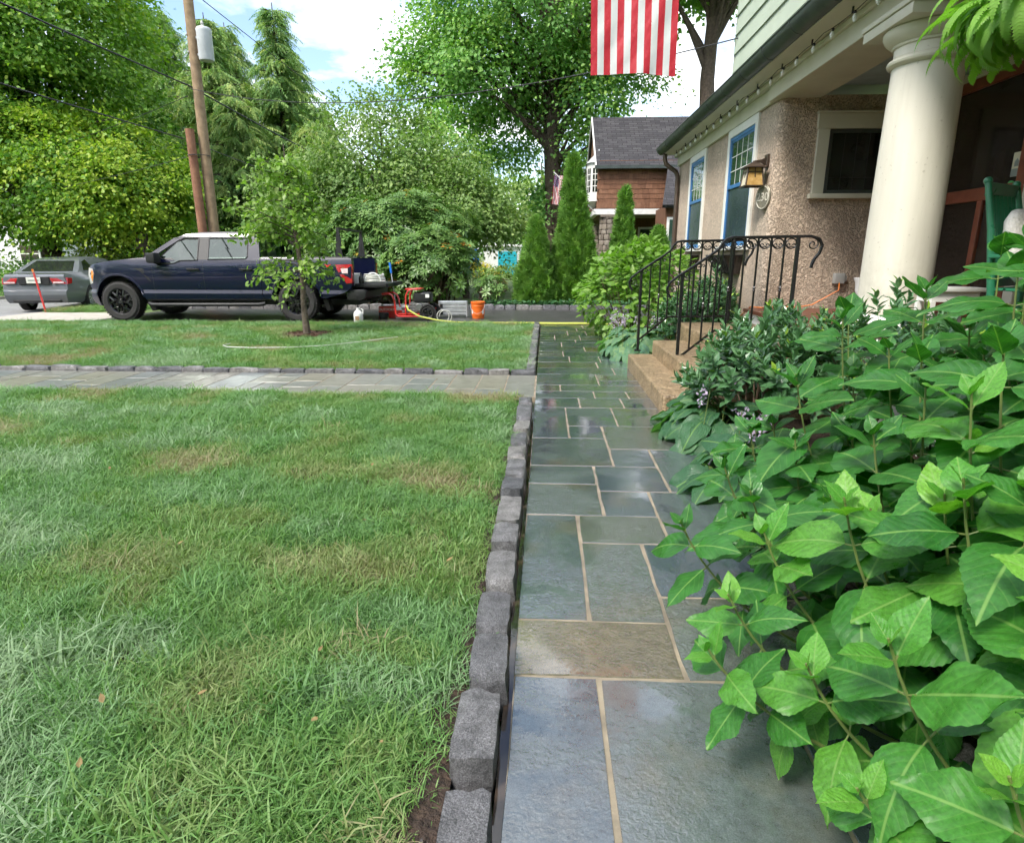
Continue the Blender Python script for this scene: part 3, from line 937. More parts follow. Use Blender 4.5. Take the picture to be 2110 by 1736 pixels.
while y < 5.1:
    w = random.uniform(.24, .34)
    sett(e5, 1.07, 1.17, y, y + w - .008, -0.12, 0.035 + random.uniform(-.010, .010))
    y += w
# bare earth along the setts, with water standing in it
s = MB()
pts = []
yy = np.arange(-0.5, 5.81, 0.09)
prof = np.array([(-0.285 - 0.055 * math.exp(-((v - 1.15) / 0.5) ** 2) + random.uniform(-.018, .018)) for v in yy])
V = []
for v, xl in zip(yy, prof):
    V += [(xl, v, -0.006), ((xl - .232) / 2, v, 0.004 + random.uniform(-.006, .008)), (-0.225, v, -0.002)]
F = []
for i in range(len(yy) - 1):
    F += [(3 * i, 3 * i + 1, 3 * i + 4, 3 * i + 3), (3 * i + 1, 3 * i + 2, 3 * i + 5, 3 * i + 4)]
MB().add(V, F).build('bare_soil', 'soil', smooth=True, kind='structure')
def blob(name, cx, cy, rx, ry, z, mat, n=26, **kw):
    V = [(cx, cy, z)]
    for i in range(n):
        a = 2 * PI * i / n
        k = random.uniform(.72, 1.12)
        V.append((cx + rx * k * math.cos(a), cy + ry * k * math.sin(a), z - .001))
    return MB().add(V, [(0, i + 1, (i + 1) % n + 1) for i in range(n)]).build(name, mat, **kw)
blob('puddle', -0.262, 1.03, .030, .085, 0.0125, 'puddle', kind='structure')
MB().box(-0.112, -0.0838, -0.5, 5.7, -0.30, -0.030).build('gutter_water', 'puddle', kind='structure')

# front steps of exposed aggregate
st = thing('front_steps', (1.7, 6.3, 0), 'tan exposed aggregate steps with rounded edges rising from the walk to the porch', 'steps')
for x0, y1, za, z1 in ((1.00, 7.50, -.3, .17), (1.28, 7.47, .10, .34), (1.64, 7.90, .10, .51)):
    MB().box(x0, 2.54, 5.15 + z1 * .06, y1, za, z1).build('step', 'aggregate', st, bev=.028, seg=3)

# ------------------------------------------------------------------ grass
def clump(seed, nb, rad, h0, h1, lean, w=0.0032):
    r = random.Random(seed)
    V, F3, F4 = [], [], []
    for _ in range(nb):
        a, q = r.uniform(0, 2 * PI), rad * math.sqrt(r.random())
        x, y = q * math.cos(a), q * math.sin(a)
        h = r.uniform(h0, h1)
        b = r.uniform(0, 2 * PI)
        ln = lean * r.uniform(.25, 1.2) * h
        ww = w * r.uniform(.6, 1.35)
        sx, sy = -math.sin(b) * ww, math.cos(b) * ww
        dx, dy = math.cos(b) * ln, math.sin(b) * ln
        k = len(V)
        for t, wt in ((0, 1), (.4, .95), (.75, .7)):
            px, py, pz = x + dx * t * t, y + dy * t * t, h * (t - .28 * t * t)
            V += [(px - sx * wt, py - sy * wt, pz), (px + sx * wt, py + sy * wt, pz)]
        V.append((x + dx, y + dy, h * .66))
        F4 += [(k, k + 1, k + 3, k + 2), (k + 2, k + 3, k + 5, k + 4)]
        F3.append((k + 4, k + 5, k + 6))
    me = bpy.data.meshes.new('grass_tuft')
    me.from_pydata(V, [], F4 + F3)
    me.materials.append(MATS['grass_blade'])
    me.update()
    o = bpy.data.objects.new('grass_tuft', me)   # unlinked source for the instances
    return o
TUFTS = [clump(1, 54, .085, .028, .062, .9, .0016), clump(2, 54, .085, .028, .055, 1.3, .0017), clump(3, 50, .08, .04, .082, 1.1, .0018), clump(4, 58, .095, .02, .045, 1.5, .0017),
         clump(5, 14, .05, .07, .125, .95, .0032)]
def grass(name, P, kindid, rot, scl, tint, label):
    me = bpy.data.meshes.new(name)
    me.vertices.add(len(P))
    me.vertices.foreach_set('co', P.astype(np.float32).ravel())
    for nme, typ, arr in (('k', 'INT', kindid), ('scl', 'FLOAT', scl), ('rnd', 'FLOAT', tint)):
        a = me.attributes.new(nme, typ, 'POINT')
        a.data.foreach_set('value', arr)
    a = me.attributes.new('rot', 'FLOAT_VECTOR', 'POINT')
    a.data.foreach_set('vector', rot.astype(np.float32).ravel())
    o = link_mesh(name, me)
    props(o, label, 'grass', None, 'stuff')
    ng = bpy.data.node_groups.new(name, 'GeometryNodeTree')
    ng.interface.new_socket('Geometry', in_out='INPUT', socket_type='NodeSocketGeometry')
    ng.interface.new_socket('Geometry', in_out='OUTPUT', socket_type='NodeSocketGeometry')
    gi, go = ng.nodes.new('NodeGroupInput'), ng.nodes.new('NodeGroupOutput')
    def na(n, typ):
        q = ng.nodes.new('GeometryNodeInputNamedAttribute')
        q.data_type = typ
        q.inputs[0].default_value = n
        return [s_ for s_ in q.outputs if s_.enabled][0]
    ki, ro, sc = na('k', 'INT'), na('rot', 'FLOAT_VECTOR'), na('scl', 'FLOAT')
    e2r = ng.nodes.new('FunctionNodeEulerToRotation')
    ng.links.new(ro, e2r.inputs[0])
    jn = ng.nodes.new('GeometryNodeJoinGeometry')
    for i, tf in enumerate(TUFTS):
        oi = ng.nodes.new('GeometryNodeObjectInfo')
        oi.inputs['Object'].default_value = tf
        cmpn = ng.nodes.new('FunctionNodeCompare')
        cmpn.data_type, cmpn.operation = 'INT', 'EQUAL'
        ng.links.new(ki, [s_ for s_ in cmpn.inputs if s_.enabled][0])
        [s_ for s_ in cmpn.inputs if s_.enabled][1].default_value = i
        ip = ng.nodes.new('GeometryNodeInstanceOnPoints')
        ng.links.new(gi.outputs[0], ip.inputs['Points'])
        ng.links.new(cmpn.outputs[0], ip.inputs['Selection'])
        ng.links.new(oi.outputs['Geometry'], ip.inputs['Instance'])
        ng.links.new(e2r.outputs[0], ip.inputs['Rotation'])
        ng.links.new(sc, ip.inputs['Scale'])
        ng.links.new(ip.outputs[0], jn.inputs[0])
    ng.links.new(jn.outputs[0], go.inputs[0])
    md = o.modifiers.new('grass', 'NODES')
    md.node_group = ng
    return o
def lawn_points(x0, x1, y0, y1, dens, seed, skip=None, tall=1.0, smin=.8, smax=1.3):
    r = np.random.default_rng(seed)
    n = int((x1 - x0) * (y1 - y0) * dens)
    P = np.stack([r.uniform(x0, x1, n), r.uniform(y0, y1, n), np.full(n, -0.014)], 1)
    if skip is not None:
        P = P[~skip(P)]
    n = len(P)
    v1, v2, v3 = VNoise(seed + 1), VNoise(seed + 2), VNoise(seed + 3)
    hue = v1(P[:, 0], P[:, 1], 1.6, 4)          # dry to lush patches
    dry = v2(P[:, 0], P[:, 1], 2.6, 3)
    lay = v3(P[:, 0], P[:, 1], 1.1, 2)
    wave = VNoise(seed + 9)(P[:, 0] * .6, P[:, 1] * 1.3, 1.9, 3)
    tint = 0.53 + (hue - 0.5) * 1.5 + np.clip((wave - .50) * 2.4, -.20, .30) + r.normal(0, 0.10, n)
    tint = np.where(dry > 0.71, tint * .92 - (dry - 0.71) * 2.4, tint)
    k = r.choice([0, 1, 2, 3], n, p=[.30, .25, .27, .18])
    k = np.where((hue > 0.58) & (r.random(n) < 0.06), 4, k)
    s_ = r.uniform(smin, smax, n) * tall * (0.75 + 0.5 * hue)
    ang = lay * 4 * PI
    tilt = r.uniform(0.05, 0.55, n)
    rot = np.stack([tilt * np.cos(ang), tilt * np.sin(ang), r.uniform(0, 2 * PI, n)], 1)
    return P, k.astype(np.int32), rot, s_.astype(np.float32), np.clip(tint, 0.02, 1.0).astype(np.float32)
def near_skip(P):
    ed = np.interp(P[:, 1], yy, prof)
    vis = (P[:, 0] < -1.15 * P[:, 1] - 0.9)
    return (P[:, 0] > ed + 0.028) | vis
grass('near_grass', *lawn_points(-7.0, -0.26, 0.35, 5.82, 680, 21, near_skip), label='thick uneven lawn grass in the foreground beside the walk')
def far_skip(P):
    return ((P[:, 0] + 4.0) ** 2 + (P[:, 1] - 10.3) ** 2 < 0.16) | (P[:, 0] < -1.0 * P[:, 1] - 1.5)
grass('far_lawn_grass', *lawn_points(-12.2, -0.24, 7.09, 12.30, 340, 33, far_skip, 1.0, 1.0, 1.5), label='bright lawn grass between the cross walk and the driveway')
def verge_skip(P):
    return (P[:, 0] + 11.0) * 0.9 + (15.4 - P[:, 1]) > 0.6
grass('verge_grass', *lawn_points(-12.28, -9.7, 14.74, 17.5, 160, 35, verge_skip, 1.0, 1.2, 1.8), label='patch of verge grass between the driveway apron and the parked car')
# ------------------------------------------------------------------ the stucco house
H = thing('stucco_house', (3.6, 9, 0), 'tan rough stucco house with blue sashes, cream porch column and pale green upper storey', 'house')
fp = [(2.70, 13.75), (2.70, 8.20)] + [(2.82 - .12 * math.cos(a), 8.20 - .12 * math.sin(a)) for a in [R(k) for k in (15, 30, 45, 60, 75, 90)]] + [(4.60, 8.08), (4.60, 13.75)]
MB().prism(fp, -0.3, 3.10, 'Z').build('wall', 'stucco', H)
MB().box(4.56, 4.80, -2.5, 8.078, 0.3, 3.30).build('wall', 'stucco', H)
# porch
MB().box(2.49, 4.56, -2.5, 8.077, 0.625, 0.67).build('porch_floor', 'porch_floor', H, bev=.006)
MB().box(2.548, 2.60, -2.5, 8.079, -0.2, 0.622).build('porch_skirt', 'white_paint', H)
MB().box(3.14, 4.558, -2.5, 8.076, 3.20, 3.24).build('porch_ceiling', 'porch_ceiling', H)
b_ = MB().box(2.62, 3.15, -2.5, 8.30, 3.072, 3.28)
b_.box(2.655, 2.699, 8.301, 13.76, 3.068, 3.28)
b_.box(2.585, 2.656, -2.5, 13.77, 3.235, 3.285)
b_.build('frieze_beam', 'cream_paint', H, bev=.006)
MB().box(3.15, 3.175, -2.5, 8.079, 3.085, 3.15).build('bed_moulding', 'cream_paint', H)
MB().box(2.36, 2.70, -2.5, 13.78, 3.287, 3.315).build('soffit', 'cream_paint', H)
# column
cx, cy_ = 2.90, 5.45
colm = MB()
prof = [(.262 - .020 * ((z - .82) / 1.9) ** 2 * 1.0, z) for z in np.linspace(.84, 2.68, 9)]
colm.lathe([(.275, .82)] + prof + [(.243, 2.84)], (cx, cy_, 0), 48)
col_o = colm.build('column', 'column_paint', H, smooth=True, angle=.5)
cap = MB().lathe([(.243, 2.695), (.262, 2.70), (.278, 2.715), (.282, 2.73), (.276, 2.745), (.258, 2.757), (.250, 2.765), (.243, 2.768)], (cx, cy_, 0), 48)
cap.lathe([(.243, 2.83), (.258, 2.835), (.262, 2.85), (.285, 2.862), (.315, 2.89), (.330, 2.92), (.332, 2.945), (.325, 2.955)], (cx, cy_, 0), 48)
cap.build('capital', 'cream_paint', col_o, smooth=True, angle=.5)
MB().box(cx - .355, cx + .355, cy_ - .355, cy_ + .355, 2.955, 3.03).box(cx - .37, cx + .37, cy_ - .37, cy_ + .37, 3.031, 3.069).build('abacus', 'cream_paint', col_o, bev=.006, seg=2)
MB().lathe([(.30, .672), (.345, .675), (.362, .70), (.362, .74), (.345, .765), (.318, .775), (.298, .79), (.285, .82), (.27, .835)], (cx, cy_, 0), 48).build('base', 'white_paint', col_o, smooth=True, angle=.6)
# gutter, downspout
gx, gz, gr = 2.345, 3.415, .120
gp = [(gx + gr * math.cos(a), gz + gr * math.sin(a)) for a in np.linspace(PI, 2 * PI, 13)] + [(gx + (gr - .006) * math.cos(a), gz + (gr - .006) * math.sin(a)) for a in np.linspace(2 * PI, PI, 13)]
gut = MB().prism(gp, -2.5, 13.86, 'Y').build('gutter', 'gutter_metal', H, smooth=True, angle=.9)
for y in np.arange(0.4, 13.8, 0.78):
    q = [(gx + (gr + .004) * math.cos(a), gz + (gr + .004) * math.sin(a)) for a in np.linspace(PI, 2 * PI, 13)] + [(gx + (gr - .002) * math.cos(a), gz + (gr - .002) * math.sin(a)) for a in np.linspace(2 * PI, PI, 13)]
    MB().prism(q, y, y + .035, 'Y').build('joint_band', 'gutter_metal', gut, smooth=True, angle=.9)
MB().tube([(gx - gr, -2.5, gz), (gx - gr, 13.86, gz)], .008, 6).build('gutter_bead', 'gutter_metal', gut)
dsp = [(2.37, 13.62, 3.33), (2.37, 13.62, 3.20), (2.40, 13.61, 3.10), (2.50, 13.60, 3.02), (2.60, 13.58, 2.95), (2.64, 13.58, 2.86), (2.645, 13.58, 2.6), (2.645, 13.58, 1.4), (2.645, 13.58, 0.1)]
MB().tube(dsp, .045, 14).build('downspout', 'brown_metal', H, smooth=True)
# roof over the far half
def roof_quad(name, pts, thick, parent, scale=1.0):
    a, b, c, d = [Vector(p) for p in pts]
    n = (b - a).cross(d - a).normalized()
    me = bpy.data.meshes.new(name)
    org = ORG[parent.name]
    V = [p - org for p in (a, b, c, d)] + [p - n * thick - org for p in (a, b, c, d)]
    me.from_pydata([tuple(v) for v in V], [], [(0, 1, 2, 3), (7, 6, 5, 4), (0, 4, 5, 1), (1, 5, 6, 2), (2, 6, 7, 3), (3, 7, 4, 0)])
    uvl = me.uv_layers.new(name='UVMap')
    e1_, e2_ = (b - a).normalized(), (d - a).normalized()
    for li, lp in enumerate(me.loops):
        w = Vector(V[lp.vertex_index]) + org - a
        uvl.data[li].uv = (w.dot(e1_) * scale, w.dot(e2_) * scale)
    me.materials.append(MATS['roof_shingle'])
    return link_mesh(name, me, parent)
rf = roof_quad('roof', [(2.31, 13.98, 3.47), (2.31, 9.72, 3.47), (5.2, 9.72, 5.32), (5.2, 13.98, 5.32)], .07, H)
MB().prism([(2.33, 3.36), (5.2, 5.20), (5.2, 5.245), (2.30, 3.395)], 13.985, 14.01, 'Y').build('rake_board', 'gutter_metal', H)
MB().prism([(2.75, 3.1), (4.6, 3.1), (4.6, 4.75), (2.75, 3.60)], 13.60, 13.74, 'Y').build('gable_wall', 'white_paint', H)
# upper storey in pale green shingle courses
MB().box(2.575, 5.5, -2.5, 9.68, 3.40, 6.9).build('upper_wall', 'green_siding', H)
z = 3.50
while z < 6.7:
    V = []
    h = .235
    yb0 = -2.5
    nseg = 9
    ys = [yb0 + (9.70 - yb0) * i / nseg for i in range(nseg + 1)]
    zj = [random.uniform(-.004, .004) for _ in ys]
    bm_ = MB()
    for i in range(nseg):
        y0, y1 = ys[i], ys[i + 1] - (.003 if i < nseg - 1 else 0)
        bm_.add([(2.538, y0, z + zj[i]), (2.538, y1, z + zj[i]), (2.562, y1, z + h + .01), (2.562, y0, z + h + .01), (2.5745, y0, z + zj[i]), (2.5745, y1, z + zj[i]), (2.5745, y1, z + h + .01), (2.5745, y0, z + h + .01)],
                [(0, 1, 2, 3), (0, 4, 5, 1), (0, 3, 7, 4), (1, 5, 6, 2), (3, 2, 6, 7)])
    bm_.build('siding_board', 'green_siding', H)
    z += h
z = 3.50
while z < 6.7:
    MB().add([(2.545, 9.713, z), (4.6, 9.713, z), (4.6, 9.69, z + .24), (2.545, 9.69, z + .24), (2.545, 9.682, z), (4.6, 9.682, z)], [(0, 1, 2, 3), (0, 4, 5, 1), (0, 3, 4), (1, 5, 2)]).build('siding_board', 'green_siding', H)
    z += .235
# windows of the far wall (facade towards the lawn)
def facade_window(y0, y1, z0, z1, zm):
    w = MB()
    t = .105
    xf = 2.668
    w.box(xf, 2.72, y0, y0 + t, z0, z1).box(xf, 2.72, y1 - t, y1, z0, z1).box(xf - .002, 2.72, y0 + t, y1 - t, z1 - .11, z1 + .001)
    wo = w.build('window', 'white_paint', H, bev=.004)
    MB().box(2.60, 2.72, y0 - .05, y1 + .05, z0 - .055, z0 - .001).build('sill', 'white_paint', wo, bev=.006, seg=2)
    a, b, c, d = y0 + t, y1 - t, z0, z1 - .112
    f = MB()
    s = .045
    f.box(2.678, 2.715, a, a + s, c, d).box(2.678, 2.715, b - s, b, c, d).box(2.6785, 2.715, a + s, b - s, d - s, d).box(2.6785, 2.715, a + s, b - s, c, c + .06)
    f.box(2.672, 2.715, a + s, b - s, zm - .025, zm + .025)
    f.box(2.688, 2.715, a + s, a + s + .03, zm + .025, d - s).box(2.688, 2.715, b - s - .03, b - s, zm + .025, d - s).box(2.6882, 2.715, a + s + .03, b - s - .03, d - s - .03, d - s)
    f.build('sash_frame', 'blue_sash', wo, bev=.003)
    MB().box(2.6965, 2.714, a + s, b - s, zm + .02, d - s).build('upper_pane', 'window_glass', wo)
    MB().box(2.694, 2.714, a + s, b - s, c + .05, zm - .02).build('lower_pane', 'screen_glass', wo)
    a2, b2, c2, d2 = a + s + .03, b - s - .03, zm + .025, d - s - .03
    for i in (1, 2, 3):
        yv = a2 + (b2 - a2) * i / 4
        MB().box(2.693, 2.6965, yv - .006, yv + .006, c2, d2).build('muntin', 'white_paint', wo)
    for i in (1, 2):
        zv = c2 + (d2 - c2) * i / 3
        MB().box(2.6925, 2.6964, a2, b2, zv - .006, zv + .006).build('muntin', 'white_paint', wo)
    # curtain edge glimpsed behind the lower pane
facade_window(8.76, 10.10, 1.44, 3.066, 2.27)
facade_window(11.42, 12.62, 1.44, 3.066, 2.25)
# dark window in the porch side wall
wy = 8.045
w = MB().box(3.155, 3.29, wy, 8.10, 2.025, 2.84).box(3.95, 4.09, wy, 8.10, 2.025, 2.84).box(3.14, 4.105, wy - .006, 8.10, 2.735, 2.90).box(3.125, 4.12, wy - .022, 8.10, 2.901, 2.925)
wo = w.build('window', 'cream_paint', H, bev=.004)
MB().box(3.12, 4.13, 8.01, 8.10, 1.965, 2.022).build('sill', 'cream_paint', wo, bev=.008, seg=2)
MB().box(3.29, 3.335, 8.058, 8.10, 2.026, 2.735).box(3.905, 3.95, 8.058, 8.10, 2.026, 2.735).box(3.335, 3.905, 8.0585, 8.10, 2.69, 2.734).box(3.335, 3.905, 8.0585, 8.10, 2.026, 2.065).build('sash_frame', 'gutter_metal', wo, bev=.003)
MB().box(3.33, 3.91, 8.070, 8.085, 2.06, 2.695).build('pane', 'dark_glass', wo)
ld = MB()
for i in (1, 2, 3):
    xv = 3.335 + .57 * i / 4
    ld.box(xv - .003, xv + .003, 8.066, 8.072, 2.065, 2.69)
ld.box(3.335, 3.905, 8.0662, 8.072, 2.20, 2.206)
ld.build('leaded_bars', 'black_trim', wo)
# reddish brown glazed door in the porch back wall
D = MB()
xd = 4.50
D.box(xd, 4.56, 6.50, 6.62, .67, 3.10).box(xd, 4.56, 7.93, 8.05, .67, 3.10).box(xd - .001, 4.56, 6.62, 7.93, 1.86, 1.99).box(xd - .001, 4.56, 6.62, 7.93, 2.99, 3.10).box(xd - .001, 4.56, 6.62, 7.93, .67, .86).box(xd - .002, 4.56, 7.05, 7.13, .86, 1.86)
do = D.build('door', 'door_wood', H, bev=.006)
for y0, y1, z0, z1 in ((6.61, 7.06, .85, 1.87), (7.12, 7.94, .85, 1.87), (6.61, 7.94, 1.98, 3.0)):
    MB().box(4.535, 4.556, y0, y1, z0, z1).build('glass_panel', 'door_glass', do)
MB().box(4.50, 4.57, 6.36, 6.495, .67, 3.10).box(4.4995, 4.57, 6.36, 8.06, 3.102, 3.19).build('door_casing', 'cream_paint', do, bev=.005)
MB().box(4.528, 4.534, 6.625, 6.745, 2.05, 2.27).build('sticker', 'sticker_cream', do)
sk = MB().box(4.5255, 4.528, 6.627, 6.743, 2.052, 2.12)
sk.add([(4.526, 6.655, 2.14), (4.526, 6.715, 2.14), (4.526, 6.715, 2.185), (4.526, 6.685, 2.215), (4.526, 6.655, 2.185)], [(0, 1, 2, 3, 4)])
sk.build('sticker_print', 'sticker_grey', do)
MB().lathe([(.055, 4.527), (.055, 4.533)], (0, 6.72, 1.96), 24, 'X').build('round_sticker', 'lime_plastic', do)

# ------------------------------------------------------------------ string lights under the gutter
sl = thing('string_lights', (2.5, 8, 3.2), 'black string of clear pointed bulbs hung under the gutter', 'string lights')
yl = [5.20, 5.55, 5.91, 6.32, 6.72, 7.13, 7.5, 7.87, 8.3, 8.72, 9.13, 9.51, 9.94, 10.35, 10.75, 11.13, 11.5, 11.9, 12.3, 12.7, 13.1]
wp = []
for i, yv in enumerate(yl):
    wp.append((2.50, yv, 3.245 - .004 * (i % 3)))
    if i < len(yl) - 1:
        wp.append((2.50, (yv + yl[i + 1]) / 2, 3.262 - .012 * ((i * 7) % 3)))
MB().tube(wp, .0035, 5).build('wire', 'wire_black', sl)
bulb = MB().lathe([(.004, -.068), (.011, -.058), (.018, -.040), (.019, -.028), (.014, -.012), (.010, -.004)], (0, 0, 0), 10).mesh('bulb', 'bulb_glass', True)
sock = MB().lathe([(.011, -.006), (.012, .012), (.009, .020)], (0, 0, 0), 8).mesh('socket', 'wire_black', True)
clip = MB().box(-.006, .006, -.008, .008, .016, .075).mesh('clip', 'wire_black')
for i, yv in enumerate(yl):
    M = Matrix.Translation((2.50, yv, 3.222)) @ Euler((random.uniform(-.25, .25), random.uniform(-.2, .2), 0)).to_matrix().to_4x4()
    bo = inst('bulb', bulb, M, sl)
    inst('socket', sock, M, bo)
    if i % 2 == 0:
        inst('clip', clip, Matrix.Translation((2.50, yv + .05, 3.222)), sl)

# flood lamp on the soffit above the column
fl = thing('flood_lamp', (2.50, 5.28, 3.25), 'small black floodlight fixed under the eave above the column', 'lamp')
MB().box(2.44, 2.56, 5.20, 5.32, 3.14, 3.22).build('housing', 'black_trim', fl, bev=.012, seg=2)
MB().tube([(2.50, 5.26, 3.21), (2.50, 5.26, 3.286)], .014, 8).build('bracket', 'black_trim', fl)
MB().box(2.436, 2.4395, 5.21, 5.31, 3.15, 3.21).build('lens', 'headlamp_glass', fl)

# ------------------------------------------------------------------ wall lantern and number plaque
ln = thing('wall_lantern', (2.70, 8.33, 2.3), 'bronze mission style lantern with amber glass panes on the stucco corner', 'lantern')
lx, ly, lz = 2.530, 8.32, 2.20
MB().box(2.668, 2.702, 8.265, 8.375, 2.36, 2.50).build('back_plate', 'bronze', ln, bev=.006)
MB().prism([(2.668, 2.38), (2.668, 2.47), (2.62, 2.445), (2.53, 2.432), (2.53, 2.412), (2.62, 2.405)], 8.305, 8.335, 'Y').build('arm', 'bronze', ln, bev=.004)
MB().tube([(lx, ly, 2.41), (lx, ly, 2.43)], .012, 8).add([(lx - .14, ly - .14, 2.345), (lx + .14, ly - .14, 2.345), (lx + .14, ly + .14, 2.345), (lx - .14, ly + .14, 2.345), (lx - .02, ly - .02, 2.415), (lx + .02, ly - .02, 2.415), (lx + .02, ly + .02, 2.415), (lx - .02, ly + .02, 2.415)],
    [(0, 1, 5, 4), (1, 2, 6, 5), (2, 3, 7, 6), (3, 0, 4, 7), (4, 5, 6, 7), (0, 3, 2, 1)]).build('roof', 'bronze', ln)
cor = [(-1, -1), (1, -1), (1, 1), (-1, 1)]
fr = MB()
for sx, sy in cor:
    fr.bar((lx + sx * .082, ly + sy * .082, 2.345), (lx + sx * .108, ly + sy * .108, 2.135), .014, .014)
for i in range(4):
    a, b = cor[i], cor[(i + 1) % 4]
    fr.bar((lx + a[0] * .108, ly + a[1] * .108, 2.135), (lx + b[0] * .108, ly + b[1] * .108, 2.135), .016, .014)
    fr.bar((lx + a[0] * .089, ly + a[1] * .089, 2.295), (lx + b[0] * .089, ly + b[1] * .089, 2.295), .010, .010)
    m = ((a[0] + b[0]) / 2, (a[1] + b[1]) / 2)
    fr.bar((lx + m[0] * .084, ly + m[1] * .084, 2.345), (lx + m[0] * .097, ly + m[1] * .097, 2.235), .010, .006)
fr.build('cage', 'bronze', ln)
for i in range(4):
    a, b = cor[i], cor[(i + 1) % 4]
    q = [(lx + a[0] * .104, ly + a[1] * .104, 2.138), (lx + b[0] * .104, ly + b[1] * .104, 2.138), (lx + b[0] * .079, ly + b[1] * .079, 2.343), (lx + a[0] * .079, ly + a[1] * .079, 2.343)]
    MB().add(q, [(0, 1, 2, 3)]).build('glass_pane', 'milk_glass' if a == (-1, 1) or i == 3 else 'amber_glass', ln)
pq = thing('number_plaque', (2.69, 8.27, 2.0), 'oval metal house number plaque reading 230 below the lantern', 'plaque')
PM_ = Matrix.Translation((2.678, 8.255, 2.0)) @ Matrix.Rotation(R(24), 4, 'Z')
def oval(x0, x1, ry, rz):
    n = 40
    V = [PM_ @ Vector((xx, ry * math.cos(2 * PI * k / n), rz * math.sin(2 * PI * k / n))) for xx in (x0, x1) for k in range(n)]
    return MB().add(V, [tuple(range(n)), tuple(range(2 * n - 1, n - 1, -1))] + [(k, (k + 1) % n, (k + 1) % n + n, k + n) for k in range(n)])
oval(-.030, .035, .125, .150).build('plate', 'plaque_metal', pq, bev=.006)
MB().tube([PM_ @ Vector((-.031, .105 * math.cos(a), .130 * math.sin(a))) for a in np.linspace(0, 2 * PI, 40, endpoint=False)], .006, 6, closed=True).build('rim', 'plaque_light', pq)
text_mesh('230', .135, .004, 'plaque_light', pq, PM_ @ Matrix.Translation((-.031, 0, 0)) @ Matrix(((0, 0, -1, 0), (-1, 0, 0, 0), (0, 1, 0, 0), (0, 0, 0, 1))), 'numerals')

# window boxes, outlet, cord
def window_box(y0, y1, label):
    t = thing('window_box', (2.62, (y0 + y1) / 2, 1.2), label, 'planter', 'wire window boxes on the far wall')
    b = MB()
    b.add([(2.44, y0, 1.31), (2.69, y0, 1.31), (2.69, y1, 1.31), (2.44, y1, 1.31), (2.58, y0 + .1, 1.06), (2.69, y0 + .1, 1.06), (2.69, y1 - .1, 1.06), (2.58, y1 - .1, 1.06)],
          [(0, 1, 2, 3), (4, 7, 6, 5), (0, 4, 5, 1), (1, 5, 6, 2), (2, 6, 7, 3), (3, 7, 4, 0)])
    b.build('liner', 'coco_liner', t)
    c = MB().tube([(2.435, y0 - .01, 1.315), (2.435, y1 + .01, 1.315)], .008, 6).tube([(2.69, y0 - .012, 1.315), (2.435, y0 - .012, 1.315)], .008, 6).tube([(2.69, y1 + .012, 1.315), (2.435, y1 + .012, 1.315)], .008, 6)
    n = 9
    for i in range(n):
        f_ = i / (n - 1)
        c.tube([(2.435, y0 + (y1 - y0) * f_, 1.315), (2.50, y0 + .03 + (y1 - y0 - .06) * f_, 1.16), (2.57, y0 + .1 + (y1 - y0 - .2) * f_, 1.055)], .005, 5)
    c.build('wire_cage', 'iron', t)
window_box(8.95, 9.95, 'dark wire window box with coir liner under the window beside the lantern')
window_box(11.5, 12.5, 'dark wire window box under the window nearest the downspout')
ot = thing('outlet_box', (3.62, 8.06, 1.04), 'small grey weatherproof outlet box on the porch side wall', 'outlet')
MB().box(3.54, 3.66, 8.00, 8.079, .975, 1.10).build('cover', 'grey_plastic', ot, bev=.008, seg=2)
MB().box(3.665, 3.69, 8.02, 8.079, 1.0, 1.07).build('hinge', 'grey_plastic', ot, bev=.004)
ec = [(3.60, 8.01, .99), (3.58, 7.95, .90), (3.46, 7.98, .82), (3.30, 8.0, .72), (3.15, 8.02, .69), (2.9, 8.03, .69), (2.66, 7.9, .69), (2.56, 8.02, .69), (2.60, 8.6, .50), (2.62, 9.6, .46), (2.63, 10.6, .44)]
props(MB().tube(ec, .008, 6).build('extension_cord', 'orange_cord', None, True), 'orange extension cord running from the outlet along the foot of the wall', 'cord')

